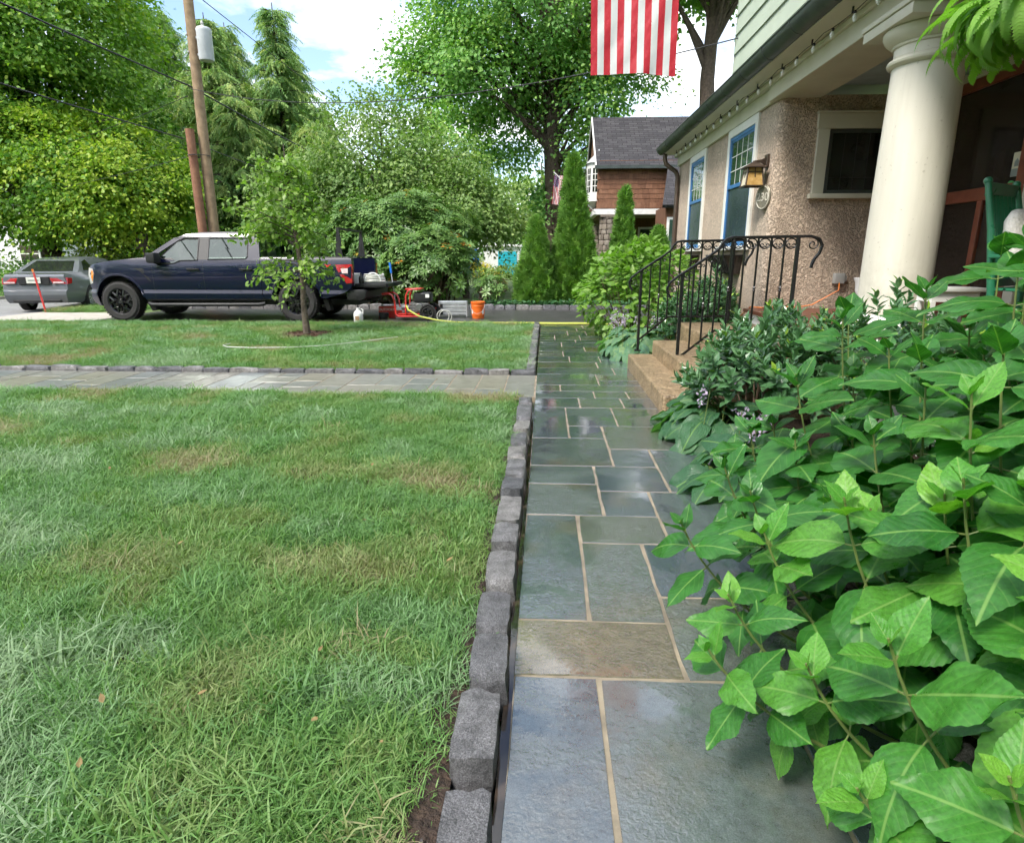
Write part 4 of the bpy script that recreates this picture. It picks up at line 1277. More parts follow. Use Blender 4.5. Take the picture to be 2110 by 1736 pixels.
# ------------------------------------------------------------------ wrought iron railings
def scroll(c, r0, turns, start, sgn=1, n=26, r1=.15):
    return [(c[0] + (r0 * (1 - (1 - r1) * i / (n - 1))) * math.cos(start + sgn * turns * 2 * PI * i / (n - 1)), c[1] + (r0 * (1 - (1 - r1) * i / (n - 1))) * math.sin(start + sgn * turns * 2 * PI * i / (n - 1))) for i in range(n)]
def railing(Y, label):
    t = thing('railing', (1.34, Y, .17), label, 'railing', 'wrought iron stair railings')
    P3 = lambda q: [(a, Y, b) for a, b in q]
    top = [(1.235, .905), (1.205, .945), (1.195, 1.0), (1.225, 1.055), (1.30, 1.115), (1.45, 1.215), (1.60, 1.315), (1.665, 1.365), (1.70, 1.425), (1.735, 1.462), (1.79, 1.474), (2.0, 1.477), (2.2, 1.48), (2.40, 1.483), (2.52, 1.485), (2.60, 1.462), (2.635, 1.40), (2.615, 1.33), (2.575, 1.275), (2.555, 1.22), (2.552, 1.19)]
    tr = MB()
    for a, b in zip(top[:-1], top[1:]):
        tr.bar((a[0], Y, a[1]), (b[0], Y, b[1]), .040, .017)
    tr.tube(P3(top), .0135, 8)
    tr.build('top_rail', 'iron', t)
    for x0, z0, z1, w in ((1.335, .17, 1.135, .030), (2.405, .51, 1.475, .032)):
        MB().box(x0 - w / 2, x0 + w / 2, Y - w / 2, Y + w / 2, z0, z1).build('post', 'iron', t, bev=.003)
        MB().box(x0 - .04, x0 + .04, Y - .04, Y + .04, z0 - .002, z0 + .012).build('post_foot', 'iron', t)
    topz = lambda x: float(np.interp(x, [p[0] for p in top[3:15]], [p[1] for p in top[3:15]]))
    botz = lambda x: float(np.interp(x, [1.33, 1.68, 1.75, 2.42], [.30, .585, .60, .60]))
    MB().bar((1.335, Y, .30), (1.68, Y, .585), .012, .022).bar((1.68, Y, .585), (2.405, Y, .60), .012, .022).build('bottom_rail', 'iron', t)
    xs = [1.445, 1.555, 1.665] + [1.785 + .124 * i for i in range(5)]
    for i, xv in enumerate(xs):
        b = MB().box(xv - .008, xv + .008, Y - .008, Y + .008, botz(xv), topz(xv) - .008)
        if i % 2 == 1:
            zc_ = (botz(xv) + topz(xv)) / 2 - .05
            b.lathe([(.008, zc_ - .03), (.016, zc_ - .015), (.011, zc_), (.016, zc_ + .015), (.008, zc_ + .03)], (xv, Y, 0), 8)
        b.build('baluster', 'iron', t)
    # rings with heart scrolls between the upright bars of the level part
    xr = [1.785 + .124 * i for i in range(5)] + [2.405]
    for a, b in zip(xr[:-1], xr[1:]):
        c = ((a + b) / 2, 1.418)
        m = MB().tube(P3([(c[0] + .052 * math.cos(k), c[1] + .046 * math.sin(k)) for k in np.linspace(0, 2 * PI, 24, endpoint=False)]), .0065, 6, closed=True)
        m.tube(P3(scroll((c[0] - .022, c[1] - .012), .024, 1.15, -.4, -1)), .005, 6).tube(P3(scroll((c[0] + .022, c[1] - .012), .024, 1.15, PI + .4, 1)), .005, 6)
        m.build('ring_scroll', 'iron', t)
    for i, (a, b) in enumerate(zip([1.335, 1.445, 1.555, 1.665], [1.445, 1.555, 1.665, 1.785])):
        xc_ = (a + b) / 2
        zc_ = topz(xc_) - .055
        m = MB().tube(P3(scroll((xc_ - .012, zc_), .034, 1.3, .9, 1)), .0055, 6).tube(P3(scroll((xc_ + .030, zc_ + .016), .020, 1.1, PI + .6, -1)), .005, 6)
        m.build('slope_scroll', 'iron', t)
    MB().tube(P3(scroll((1.255, .985), .042, 1.4, 2.6, -1)), .006, 6).build('end_scroll', 'iron', t)
    MB().tube(P3(scroll((2.545, 1.41), .055, 1.35, 1.2, -1)), .006, 6).build('end_scroll', 'iron', t)
    return t
r1 = railing(6.313, 'wrought iron stair railing with scroll rings, the one nearer the camera')
r2 = copy_tree(r1, (-.185, 1.44, 0))
r2['label'] = 'wrought iron stair railing beyond the steps, against the hydrangea'
# ------------------------------------------------------------------ flags
def make_flag(name, label, parent_loc, corner, across, down, wid, hgt, nrm, amp, stars=True):
    """stripes run along 'down'; 13 stripes side by side across 'across'; canton at the upper left"""
    t = thing(name, parent_loc, label, 'flag')
    c, ac, dn, nr = Vector(corner), Vector(across).normalized(), Vector(down).normalized(), Vector(nrm).normalized()
    nv = 44
    def pt(u, v):
        w = amp * (math.sin(u * 9 + v * 2.5) * .5 + math.sin(u * 23 + v * 13) * .18 + math.sin(v * 31 + u * 15) * .10) * (0.4 + .6 * v)
        edge = -0.010 * hgt * math.sin(u * 4.0) * v * v
        return c + ac * (u * wid * (1 - .03 * v)) + ac * (v * .055 * wid) + dn * (v * hgt + edge) + nr * w
    for i in range(13):
        V, F = [], []
        ns = 5
        v0 = 0.0 if i < 6 else 0.0
        for a in range(ns + 1):
            for b in range(nv + 1):
                u = (i + a / ns) / 13
                p = pt(u, b / nv)
                puck = amp * .16 * math.sin(b * 1.9 + i * 2.1 + a * 1.3) * math.sin(PI * a / ns)
                V.append(p + nr * (puck * (1 if i % 2 == 0 else .5)))
        for a in range(ns):
            for b in range(nv):
                k = a * (nv + 1) + b
                F.append((k, k + 1, k + nv + 2, k + nv + 1))
        MB().add(V, F).build('stripe', 'flag_red' if i % 2 == 0 else 'flag_white', t, smooth=True, angle=1.5)
    V, F = [], []
    for a in range(15):
        for b in range(19):
            V.append(pt(a / 14 * 7 / 13, b / 18 * .40) - nr * .004 * (wid))
    # canton lies over the first seven stripes at the head, on both faces
    V2 = [v + nr * .008 * wid for v in V]
    for a in range(14):
        for b in range(18):
            k = a * 19 + b
            F.append((k, k + 1, k + 20, k + 19))
    ca = MB().add(V, F).add(V2, F).build('canton', 'flag_blue', t, smooth=True)
    if stars:
        st_ = MB()
        for rr in range(9):
            for cc in range(6 if rr % 2 == 0 else 5):
                u = (rr + 1) / 10 * 7 / 13
                v = ((cc * 2 + (1 if rr % 2 == 0 else 2)) / 12) * .40
                o = pt(u, v)
                for off in (-.009 * wid, .009 * wid):
                    q = []
                    for k in range(10):
                        a = PI / 2 + k * PI / 5
                        rad = wid * (.022 if k % 2 == 0 else .009)
                        q.append(o + ac * (rad * math.cos(a)) + dn * (rad * math.sin(a)) + nr * off)
                    st_.add(q, [tuple(range(10))])
        st_.build('stars', 'flag_white', ca)
    return t
# big flag hung from a staff that reaches out from the upper storey
fg = make_flag('flag', 'large stars and stripes flag hanging vertically in front of the tall tree', (0.80, 6.2, 2.86), (0.335, 6.2, 4.38), (1, 0, 0), (0, 0, -1), .775, 1.52, (0, -1, 0), .034)
MB().tube([(0.10, 6.2, 4.20), (2.55, 6.2, 4.98)], .013, 10).build('staff', 'white_paint', fg)
MB().sphere((0.09, 6.2, 4.197), .03).build('finial', 'bronze', fg)
MB().tube([(0.335, 6.2, 4.28), (.335, 6.2, 4.385)], .004, 6).tube([(1.11, 6.2, 4.52), (1.11, 6.2, 4.385)], .004, 6).tube([(.33, 6.2, 4.383), (1.115, 6.2, 4.383)], .006, 6).build('header_cord', 'white_paint', fg)
# small flag by the tall arborvitae
f2 = make_flag('flag', 'small flag on a slanted staff beside the tall arborvitae', (0.30, 18, 2.7), (0.20, 18.0, 3.44), (.35, 0, -.06), (-.10, 0, -1), .26, .76, (0, -1, 0), .05)
MB().tube([(1.35, 18.05, 2.45), (0.18, 18.0, 3.50)], .014, 8).build('staff', 'white_paint', f2)

# ------------------------------------------------------------------ porch furniture
gc = thing('rocking_chair', (3.2, 4.7, .67), 'dark green slatted wooden chair on the porch beside the column', 'chair')
Rz = Matrix.Translation((3.125, 4.49, .67)) @ Matrix.Rotation(R(215), 4, 'Z')
def T3(q):
    return Rz @ Vector(q)
def chair_bar(name, a, b, w, h, up=(0, 0, 1)):
    MB().bar(T3(a), T3(b), w, h, up).build(name, 'green_paint', gc, bev=.003)
for s in (-1, 1):
    MB().tube([T3((s * .235, .02, .02)), T3((s * .235, .01, .40)), T3((s * .225, -.06, .80)), T3((s * .215, -.13, 1.10))], [.024, .024, .023, .021], 10).build('back_post', 'green_paint', gc, smooth=True)
    MB().sphere(T3((s * .215, -.132, 1.105)), .026, 12, 8).build('post_cap', 'green_paint', gc, smooth=True)
    MB().tube([T3((s * .25, .48, .02)), T3((s * .25, .46, .62))], .022, 10).build('front_leg', 'green_paint', gc, smooth=True)
    chair_bar('arm', (s * .26, -.02, .63), (s * .26, .52, .63), .075, .022)
    rk = [(s * .24, .62 * math.cos(a) + .2, .02 + .0 + .12 * (1 - math.sin(a))) for a in np.linspace(R(20), R(160), 12)]
    MB().tube([T3(q) for q in rk], .018, 8).build('rocker', 'green_paint', gc, smooth=True)
chair_bar('crest_rail', (-.21, -.125, 1.055), (.21, -.125, 1.055), .025, .085, (0, -.2, 1))
chair_bar('lower_rail', (-.23, .0, .46), (.23, .0, .46), .025, .05)
for i in range(6):
    xx = -.155 + .062 * i
    chair_bar('back_slat', (xx, .0, .47), (xx * .95, -.118, 1.02), .034, .010, (0, 1, .2))
for i in range(6):
    chair_bar('seat_slat', (-.24, .04 + .085 * i, .42), (.24, .04 + .085 * i, .42), .072, .018)
tb = thing('side_table', (3.05, 4.95, .67), 'low white table on the porch between the column and the green chair', 'table')
MB().box(2.86, 3.26, 4.86, 5.12, 1.045, 1.075).build('tabletop', 'white_paint', tb, bev=.008, seg=2)
MB().box(2.89, 3.23, 4.89, 5.09, .97, 1.044).build('apron', 'white_paint', tb)
for sx, sy in ((2.90, 4.90), (3.21, 4.90), (2.90, 5.07), (3.21, 5.07)):
    MB().box(sx - .018, sx + .018, sy - .018, sy + .018, .67, .969).build('leg', 'white_paint', tb)
cu = thing('cushion', (3.2, 4.35, 1.1), 'plump white ruched cushion propped on the green chair', 'cushion')
V, F = [], []
nu, nv = 28, 14
for j in range(nv + 1):
    for i in range(nu):
        a, b = 2 * PI * i / nu, -PI / 2 + PI * j / nv
        f = lambda q, e: math.copysign(abs(q) ** e, q)
        px, pz, py = .25 * f(math.cos(b), .7) * f(math.cos(a), .55), .24 * f(math.cos(b), .7) * f(math.sin(a), .55), .085 * math.sin(b)
        py += .006 * math.sin(pz * 95 + px * 12) * math.cos(b)
        V.append(T3((px, .075 + py - (pz) * .20, .69 + pz)))
for j in range(nv):
    for i in range(nu):
        F.append((j * nu + i, j * nu + (i + 1) % nu, (j + 1) * nu + (i + 1) % nu, (j + 1) * nu + i))
MB().add(V, F).build('cover', 'wicker_white', cu, smooth=True, angle=1.5)
ur = thing('urn', (3.42, 6.9, .67), 'white fluted urn standing behind the column', 'urn')
MB().lathe([(.10, .67), (.105, .70), (.05, .74), (.05, .80), (.10, .86), (.135, .95), (.14, 1.03), (.155, 1.06), (.16, 1.08), (.14, 1.082)], (3.42, 6.9, 0), 20).build('bowl', 'white_plastic', ur, smooth=True)

# hanging fern
hf = thing('hanging_fern', (2.68, 4.0, 2.5), 'lush bright green fern in a hanging basket at the porch eave', 'fern')
MB().lathe([(.09, 2.46), (.15, 2.52), (.18, 2.60), (.185, 2.62), (.17, 2.62)], (2.68, 4.0, 0), 20).build('basket', 'brown_metal', hf, smooth=True)
for k in range(3):
    a = 2 * PI * k / 3
    MB().tube([(2.68 + .18 * math.cos(a), 4.0 + .18 * math.sin(a), 2.62), (2.68, 4.0, 3.07)], .003, 5).build('hanger', 'wire_black', hf)
def frond_mesh(seed, L, droop):
    r = random.Random(seed)
    V, F = [], []
    n = 40
    sp = []
    x, z, a = 0.0, 0.0, R(55)
    for i in range(n + 1):
        sp.append((x, z, a))
        a -= droop / n * (0.6 + 1.2 * i / n)
        x += L / n * math.cos(a)
        z += L / n * math.sin(a)
    for i in range(2, n + 1):
        f = i / n
        ll = L * .082 * (math.sin(PI * min(1, f * .92 + .10)) ** .8) * r.uniform(.85, 1.1)
        px, pz, pa = sp[i]
        for s in (-1, 1):
            k = len(V)
            tx, tz = math.cos(pa), math.sin(pa)
            w = L / n * .46
            tw = r.uniform(-.2, .1)
            V += [(px - tx * w, 0, pz - tz * w), (px + tx * w, 0, pz + tz * w), (px + tx * (w + ll * .25), s * ll * .6, pz + tz * (w + ll * .25) + ll * tw * .4), (px + tx * ll * .35, s * ll, pz + tz * ll * .3 - ll * .22), (px - tx * (w * .5 - ll * .15), s * ll * .6, pz - tz * w * .5 - ll * .05)]
            F += [(k, k + 1, k + 2, k + 4), (k + 4, k + 2, k + 3)]
    me = bpy.data.meshes.new('frond')
    me.from_pydata(V, [], F)
    at = me.attributes.new('rnd', 'FLOAT', 'POINT')
    c = r.random()
    at.data.foreach_set('value', [min(1, max(0, c * .7 + .3 * v[0] / L)) for v in V])
    me.materials.append(MATS['fern_leaf'])
    return me
FR = [frond_mesh(i, .46 + .05 * (i % 4), 1.8 + .40 * (i % 5)) for i in range(10)]
for i in range(280):
    a = i * 2.39996 + random.uniform(-.2, .2)
    el = random.uniform(-.6, .55)
    M = Matrix.Translation((2.68 + .14 * math.cos(a) * random.random(), 4.0 + .14 * math.sin(a) * random.random(), 2.54 + random.uniform(-.04, .06))) @ Matrix.Rotation(a, 4, 'Z') @ Matrix.Rotation(el, 4, 'Y') @ Matrix.Rotation(random.uniform(-.5, .5), 4, 'X') @ Matrix.Scale(random.uniform(.75, 1.15), 4)
    inst('frond', FR[i % 10], M, hf)
# ------------------------------------------------------------------ vehicles
def shaped_body(outline, hw, cuts_h, cuts_l, fmap):
    """side outline (l,h) extruded across the width, cut into bands and pulled to the half width hw(l,h)"""
    bm = bmesh.new()
    n = len(outline)
    A = [bm.verts.new((l, -1.0, h)) for l, h in outline]
    B = [bm.verts.new((l, 1.0, h)) for l, h in outline]
    bm.faces.new(A)
    bm.faces.new(B[::-1])
    for i in range(n):
        bm.faces.new((A[i], B[i], B[(i + 1) % n], A[(i + 1) % n]))
    for h in cuts_h:
        bmesh.ops.bisect_plane(bm, geom=bm.verts[:] + bm.edges[:] + bm.faces[:], plane_co=(0, 0, h), plane_no=(0, 0, 1))
    for l in cuts_l:
        bmesh.ops.bisect_plane(bm, geom=bm.verts[:] + bm.edges[:] + bm.faces[:], plane_co=(l, 0, 0), plane_no=(1, 0, 0))
    bmesh.ops.triangulate(bm, faces=[f for f in bm.faces if len(f.verts) > 4])
    for v in bm.verts:
        l, w, h = v.co
        v.co = Vector(fmap(l, math.copysign(hw(l, h), w) * (1 if abs(w) > .5 else abs(w)), h))
    bmesh.ops.recalc_face_normals(bm, faces=bm.faces)
    return bm
def bm_build(bm, name, mat, parent, smooth=True, angle=.55):
    org = ORG[parent.name]
    for v in bm.verts:
        v.co -= org
    me = bpy.data.meshes.new(name)
    bm.to_mesh(me)
    bm.free()
    me.materials.append(MATS[mat])
    finish(me, smooth, angle)
    return link_mesh(name, me, parent)
def arc(cx, cz, r, a0, a1, n=12):
    return [(cx + r * math.cos(R(a0 + (a1 - a0) * i / (n - 1))), cz + r * math.sin(R(a0 + (a1 - a0) * i / (n - 1)))) for i in range(n)]
def wheel_meshes(r, w, rimr, rim_mat, spokes, out):
    """axis along Y, outer face towards -Y; returns tyre, rim meshes"""
    ty = MB().lathe([(rimr, -w / 2 + .02), (rimr + .02, -w / 2), (r - .05, -w / 2 - .004), (r - .012, -w / 2 + .02), (r, -w / 2 + .05), (r, w / 2 - .05), (r - .012, w / 2 - .02), (r - .05, w / 2), (rimr, w / 2 - .02)], (0, 0, 0), 40, 'Y', None, False)
    n = 44
    for i in range(n):
        a = 2 * PI * i / n
        M = Matrix.Rotation(-a, 4, 'Y')
        ty.box(-.012, .012, -w / 2 + .012, -w / 2 + .085, r - .012, r + .008, M)
        ty.box(-.012, .012, w / 2 - .085, w / 2 - .012, r - .012, r + .008, M)
    tm = ty.mesh('tyre', 'tyre', True, angle=.6)
    rm = MB().lathe([(rimr - .03, -w / 2 + .09), (rimr - .015, -w / 2 + .03), (rimr + .004, -w / 2 + .012), (rimr + .004, w / 2 - .03), (rimr - .02, w / 2 - .03)], (0, 0, 0), 36, 'Y')
    rm.lathe([(.001, -w / 2 + .015 - out), (.05, -w / 2 + .015 - out), (.062, -w / 2 + .03), (.065, -w / 2 + .08)], (0, 0, 0), 20, 'Y')
    for i in range(spokes):
        a = 2 * PI * i / spokes + .26
        M = Matrix.Rotation(a, 4, 'Y')
        def P_(x, z, y):
            return M @ Vector((x, y, z))
        yo, yi = -w / 2 + .020 - out, -w / 2 + .055
        for s in (-1, 1):
            rm.bar(P_(0, .045, yo + .005), P_(0, rimr * .52, yo), .046, .03, M @ Vector((0, 1, 0)))
            rm.bar(P_(0, rimr * .50, yo), P_(s * rimr * .27, rimr * .93, yi - .02), .036, .03, M @ Vector((0, 1, 0)))
    return tm, rm.mesh('rim', rim_mat, False, .004)

# --- navy pickup
TY = 13.68
TK = thing('pickup_truck', (-6.7, TY, 0), 'dark navy crew cab pickup with its tailgate down, parked on the driveway', 'truck')
def thw(l, h):
    w = float(np.interp(h, [.25, .36, .46, .56, .63, .69, .95, 1.10, 1.22, 1.27, 1.5, 1.72, 1.80], [.88, .94, .975, .990, .968, .985, 1.0, .985, .955, .930, .845, .755, .70]))
    if l < -9.0:
        w *= 1 - .16 * ((-9.0 - l) / .55) ** 2.2
    return w
FW, RW, WZ = -8.83, -5.08, .40
ol = [(-9.40, .30), (-9.50, .36), (-9.545, .46), (-9.55, .60), (-9.50, .64), (-9.525, .70), (-9.51, .92), (-9.47, 1.06), (-9.40, 1.125), (-9.25, 1.165), (-8.9, 1.215), (-8.5, 1.255), (-8.22, 1.275), (-5.80, 1.275), (-5.80, .42), (-8.26, .40)]
ol += arc(FW, WZ, .515, 0, 180, 15)[1:] + [(-9.335, .30)]
bm = shaped_body(ol, thw, [.36, .46, .56, .63, .69, .82, .95, 1.10, 1.22], [-9.4, -9.2, -9.0, -8.5, -8.0, -7.4, -6.6], lambda l, w, h: (l, TY + w, h))
bm_build(bm, 'body', 'navy_paint', TK, angle=.45)
def sideprism(poly, off, thick, s, hw=thw):
    m = MB()
    n = len(poly)
    V = [(l, TY + s * (hw(l, h) + off), h) for l, h in poly] + [(l, TY + s * (hw(l, h) + off - thick), h) for l, h in poly]
    return m.add(V, [tuple(range(n)), tuple(range(2 * n - 1, n - 1, -1))] + [(i, i + n, (i + 1) % n + n, (i + 1) % n) for i in range(n)])
# bed: two walls, floor, front, tailgate down
bol = [(-5.79, 1.272), (-3.97, 1.268), (-3.92, 1.255), (-3.905, 1.18), (-3.93, .70), (-3.98, .64), (-4.10, .58), (-4.50, .46)] + arc(RW, WZ, .515, 12, 168, 15) + [(-5.60, .42), (-5.79, .42)]
for s in (-1, 1):
    bm = bmesh.new()
    n = len(bol)
    A = [bm.verts.new((l, 0, h)) for l, h in bol]
    B = [bm.verts.new((l, 1, h)) for l, h in bol]
    bm.faces.new(A); bm.faces.new(B[::-1])
    for i in range(n):
        bm.faces.new((A[i], B[i], B[(i + 1) % n], A[(i + 1) % n]))
    for h in [.46, .56, .63, .69, .82, .95, 1.10, 1.22]:
        bmesh.ops.bisect_plane(bm, geom=bm.verts[:] + bm.edges[:] + bm.faces[:], plane_co=(0, 0, h), plane_no=(0, 0, 1))
    bmesh.ops.triangulate(bm, faces=[f for f in bm.faces if len(f.verts) > 4])
    for v in bm.verts:
        l, w, h = v.co
        v.co = Vector((l, TY + s * (thw(l, h) if w < .5 else .80), h))
    bmesh.ops.recalc_face_normals(bm, faces=bm.faces)
    bm_build(bm, 'bed_side', 'navy_paint', TK, angle=.45)
    sideprism([(-5.78, 1.276), (-3.98, 1.274), (-3.98, 1.288), (-5.78, 1.288)], -.005, .14, s).build('bed_rail', 'black_trim', TK)
MB().box(-5.78, -3.94, TY - .795, TY + .795, .66, .71).build('bed_floor', 'black_trim', TK)
MB().box(-5.78, -5.73, TY - .795, TY + .795, .71, 1.26).build('bed_front', 'navy_paint', TK)
MB().box(-3.93, -3.28, TY - .77, TY + .77, .675, .755).build('tailgate', 'black_trim', TK, bev=.015, seg=2)
MB().box(-3.275, -3.262, TY - .72, TY + .72, .69, .745).build('tailgate_cap', 'navy_paint', TK)
bmp = MB().prism([(-4.06, .64), (-3.72, .645), (-3.66, .60), (-3.68, .47), (-3.78, .42), (-4.06, .44)], TY - .93, TY + .93, 'Y')
bmp.build('rear_bumper', 'black_trim', TK, bev=.02, seg=2)
MB().box(-3.9, -3.6, TY - .06, TY + .06, .36, .43).build('tow_hitch', 'black_trim', TK)
MB().box(-9.3, -3.95, TY - .45, TY + .45, .30, .42).build('frame_rails', 'black_trim', TK)
# cab: roof and pillars, see-through glass
rl = [(-7.62, 1.655), (-7.40, 1.735), (-7.1, 1.772), (-6.6, 1.785), (-6.15, 1.775), (-5.90, 1.735), (-5.86, 1.68), (-5.90, 1.665), (-7.40, 1.672), (-7.56, 1.645)]
bm = shaped_body(rl, thw, [1.70, 1.735, 1.765], [-7.4, -7.1, -6.6, -6.2, -5.95], lambda l, w, h: (l, TY + w, h))
bm_build(bm, 'roof', 'navy_paint', TK, angle=.6)
wins = {'front': [(-8.02, 1.165), (-7.72, 1.150), (-7.58, 1.165), (-7.46, 1.215), (-7.10, 1.225), (-7.10, 1.645), (-7.40, 1.640), (-7.56, 1.590)],
        'rear': [(-6.88, 1.235), (-6.10, 1.250), (-6.06, 1.29), (-6.08, 1.635), (-6.14, 1.650), (-6.88, 1.655)]}
for s in (-1, 1):
    for nm, poly in [('pillar', [(-8.26, 1.26), (-8.10, 1.26), (-7.54, 1.615), (-7.42, 1.668), (-7.62, 1.668)]), ('pillar', [(-7.10, 1.24), (-6.88, 1.24), (-6.89, 1.69), (-7.09, 1.69)]), ('pillar', [(-6.09, 1.24), (-5.80, 1.25), (-5.87, 1.72), (-6.09, 1.70)])]:
        sideprism(poly, 0.0, .06, s).build(nm, 'navy_paint', TK)
    sideprism([(-7.09, 1.235), (-6.89, 1.235), (-6.90, 1.68), (-7.08, 1.68)], .004, .01, s).build('pillar_cover', 'black_trim', TK)
    for nm, poly in wins.items():
        sideprism(poly, .004, .008, s).build('side_window', 'car_glass', TK)
        c = np.mean(poly, 0)
        rimp = MB()
        k = len(poly)
        for i in range(k):
            a, b = poly[i], poly[(i + 1) % k]
            rimp.bar((a[0], TY + s * (thw(*a) + .006), a[1]), (b[0], TY + s * (thw(*b) + .006), b[1]), .016, .016)
        rimp.build('window_seal', 'black_trim', TK)
    # black sheet on the door skin puts the cab's dark behind the dropped glass
    sideprism([(-8.02, 1.162), (-7.72, 1.147), (-7.58, 1.162), (-7.46, 1.212), (-7.10, 1.222), (-7.10, 1.275), (-8.10, 1.275)], .0015, .004, s).build('dark_backing', 'black_trim', TK)
MB().add([(-8.24, TY - .90, 1.27), (-8.24, TY + .90, 1.27), (-7.60, TY + .76, 1.66), (-7.60, TY - .76, 1.66)], [(0, 1, 2, 3)]).build('windscreen', 'car_glass', TK)
MB().add([(-5.82, TY - .85, 1.28), (-5.82, TY + .85, 1.28), (-5.90, TY + .74, 1.68), (-5.90, TY - .74, 1.68)], [(0, 1, 2, 3)]).build('rear_window', 'car_glass', TK)
MB().box(-8.2, -7.75, TY - .8, TY + .8, 1.20, 1.29).build('dashboard', 'black_trim', TK, bev=.03, seg=2)
for xs in (-7.15, -6.2):
    for ys in (-.42, .42):
        MB().box(xs - .06, xs + .08, TY + ys - .24, TY + ys + .24, 1.2, 1.44).box(xs - .03, xs + .06, TY + ys - .12, TY + ys + .12, 1.45, 1.60).build('seat', 'leather', TK, bev=.03, seg=2)
MB().tube([(-7.62, TY - .42 + .18 * math.cos(a), 1.30 + .18 * math.sin(a)) for a in np.linspace(0, 2 * PI, 20, endpoint=False)], .014, 6, closed=True).build('steering_wheel', 'black_trim', TK)
for s in (-1, 1):
    # door shut lines, handles, mirror, sill, running board, mud flaps, lamps, vent
    for xa in (-8.06, -6.985, -5.98):
        ln_ = MB()
        zs = np.linspace(.44, 1.27, 10)
        for a, b in zip(zs[:-1], zs[1:]):
            ln_.bar((xa, TY + s * (thw(xa, a) + .0005), a), (xa, TY + s * (thw(xa, b) + .0005), b), .007, .004, (0, s, 0))
        ln_.build('shut_line', 'black_trim', TK)
    for xh in (-7.32, -6.22):
        hz_ = 1.045
        MB().box(xh, xh + .26, TY + s * (thw(xh, hz_) + .018) - .014, TY + s * (thw(xh, hz_) + .018) + .014, hz_ - .018, hz_ + .018).build('door_handle', 'black_trim', TK, bev=.008, seg=2)
    my = TY + s * 1.10
    MB().box(-8.02, -7.84, my - .12, my + .12, 1.17, 1.37).build('mirror', 'black_trim', TK, bev=.03, seg=2)
    MB().bar((-7.94, TY + s * .94, 1.20), (-7.93, TY + s * 1.02, 1.22), .06, .05).build('mirror_arm', 'black_trim', TK)
    MB().tube([(-8.20, TY + s * 1.00, .355), (-8.10, TY + s * 1.045, .335), (-6.9, TY + s * 1.05, .34), (-5.85, TY + s * 1.045, .345), (-5.75, TY + s * 1.0, .36)], .038, 10).build('running_board', 'black_trim', TK, smooth=True)
    sideprism([(-8.25, .405), (-5.62, .425), (-5.62, .455), (-8.25, .44)], .008, .02, s).build('sill_strip', 'black_rim', TK)
    sideprism([(-8.30, .40), (-8.18, .42), (-8.16, .20), (-8.26, .19)], -.03, .20, s).build('mud_flap', 'black_trim', TK)
    sideprism([(-4.55, .42), (-4.46, .44), (-4.44, .22), (-4.52, .21)], -.03, .20, s).build('mud_flap', 'black_trim', TK)
    sideprism([(-9.475, 1.07), (-9.36, 1.05), (-9.33, .95), (-9.42, .76), (-9.50, .74), (-9.52, .92)], .006, .06, s).build('headlamp', 'headlamp_glass', TK)
    sideprism([(-9.40, 1.02), (-9.355, 1.01), (-9.345, .95), (-9.42, .80), (-9.44, .88)], .011, .02, s).build('turn_lamp', 'amber_lens', TK)
    sideprism([(-8.44, 1.06), (-8.26, 1.07), (-8.10, .80), (-8.14, .80), (-8.30, 1.0)], .006, .02, s).build('fender_vent', 'black_trim', TK)
    tl = sideprism([(-4.26, 1.135), (-3.900, 1.145), (-3.915, .78), (-4.02, .765), (-4.13, .90)], .007, .10, s).build('tail_lamp', 'red_lens', TK)
    sideprism([(-4.13, 1.06), (-3.985, 1.065), (-3.985, .97), (-4.10, .965)], .011, .02, s).build('reversing_lens', 'pale_lens', tl)
    for cxw in (FW, RW):
        ring = arc(cxw, WZ, .555, 8, 172, 22) + arc(cxw, WZ, .513, 172, 8, 22)
        sideprism(ring, .018, .05, s).build('arch_flare', 'navy_paint', TK, bev=.006)
for a0 in (-4.62, -4.53):
    pass
MB().bar((-4.45, TY - thw(-4.5, 1.10) - .004, 1.135), (-4.33, TY - thw(-4.5, 1.10) - .004, 1.085), .030, .002, (0, -1, 0)).bar((-4.45, TY - thw(-4.5, 1.10) - .005, 1.085), (-4.33, TY - thw(-4.5, 1.10) - .005, 1.135), .030, .002, (0, -1, 0)).build('side_decal', 'red_paint', TK)
MB().box(-9.575, -9.50, TY - .72, TY + .72, .50, .96).build('grille', 'black_trim', TK, bev=.02)
tm, rm_ = wheel_meshes(.405, .28, .255, 'black_rim', 6, .010)
for cxw in (FW, RW):
    for s in (-1, 1):
        M = Matrix.Translation((cxw, TY + s * .86, .392)) @ (Matrix.Rotation(PI, 4, 'Z') if s > 0 else Matrix.Identity(4)) @ Matrix.Rotation(random.uniform(0, 1), 4, 'Y')
        wo_ = inst('wheel', tm, M, TK)
        inst('rim', rm_, M, wo_)
    MB().box(cxw - .46, cxw + .46, TY - .70, TY + .70, .42, .86).build('wheel_well', 'black_trim', TK)
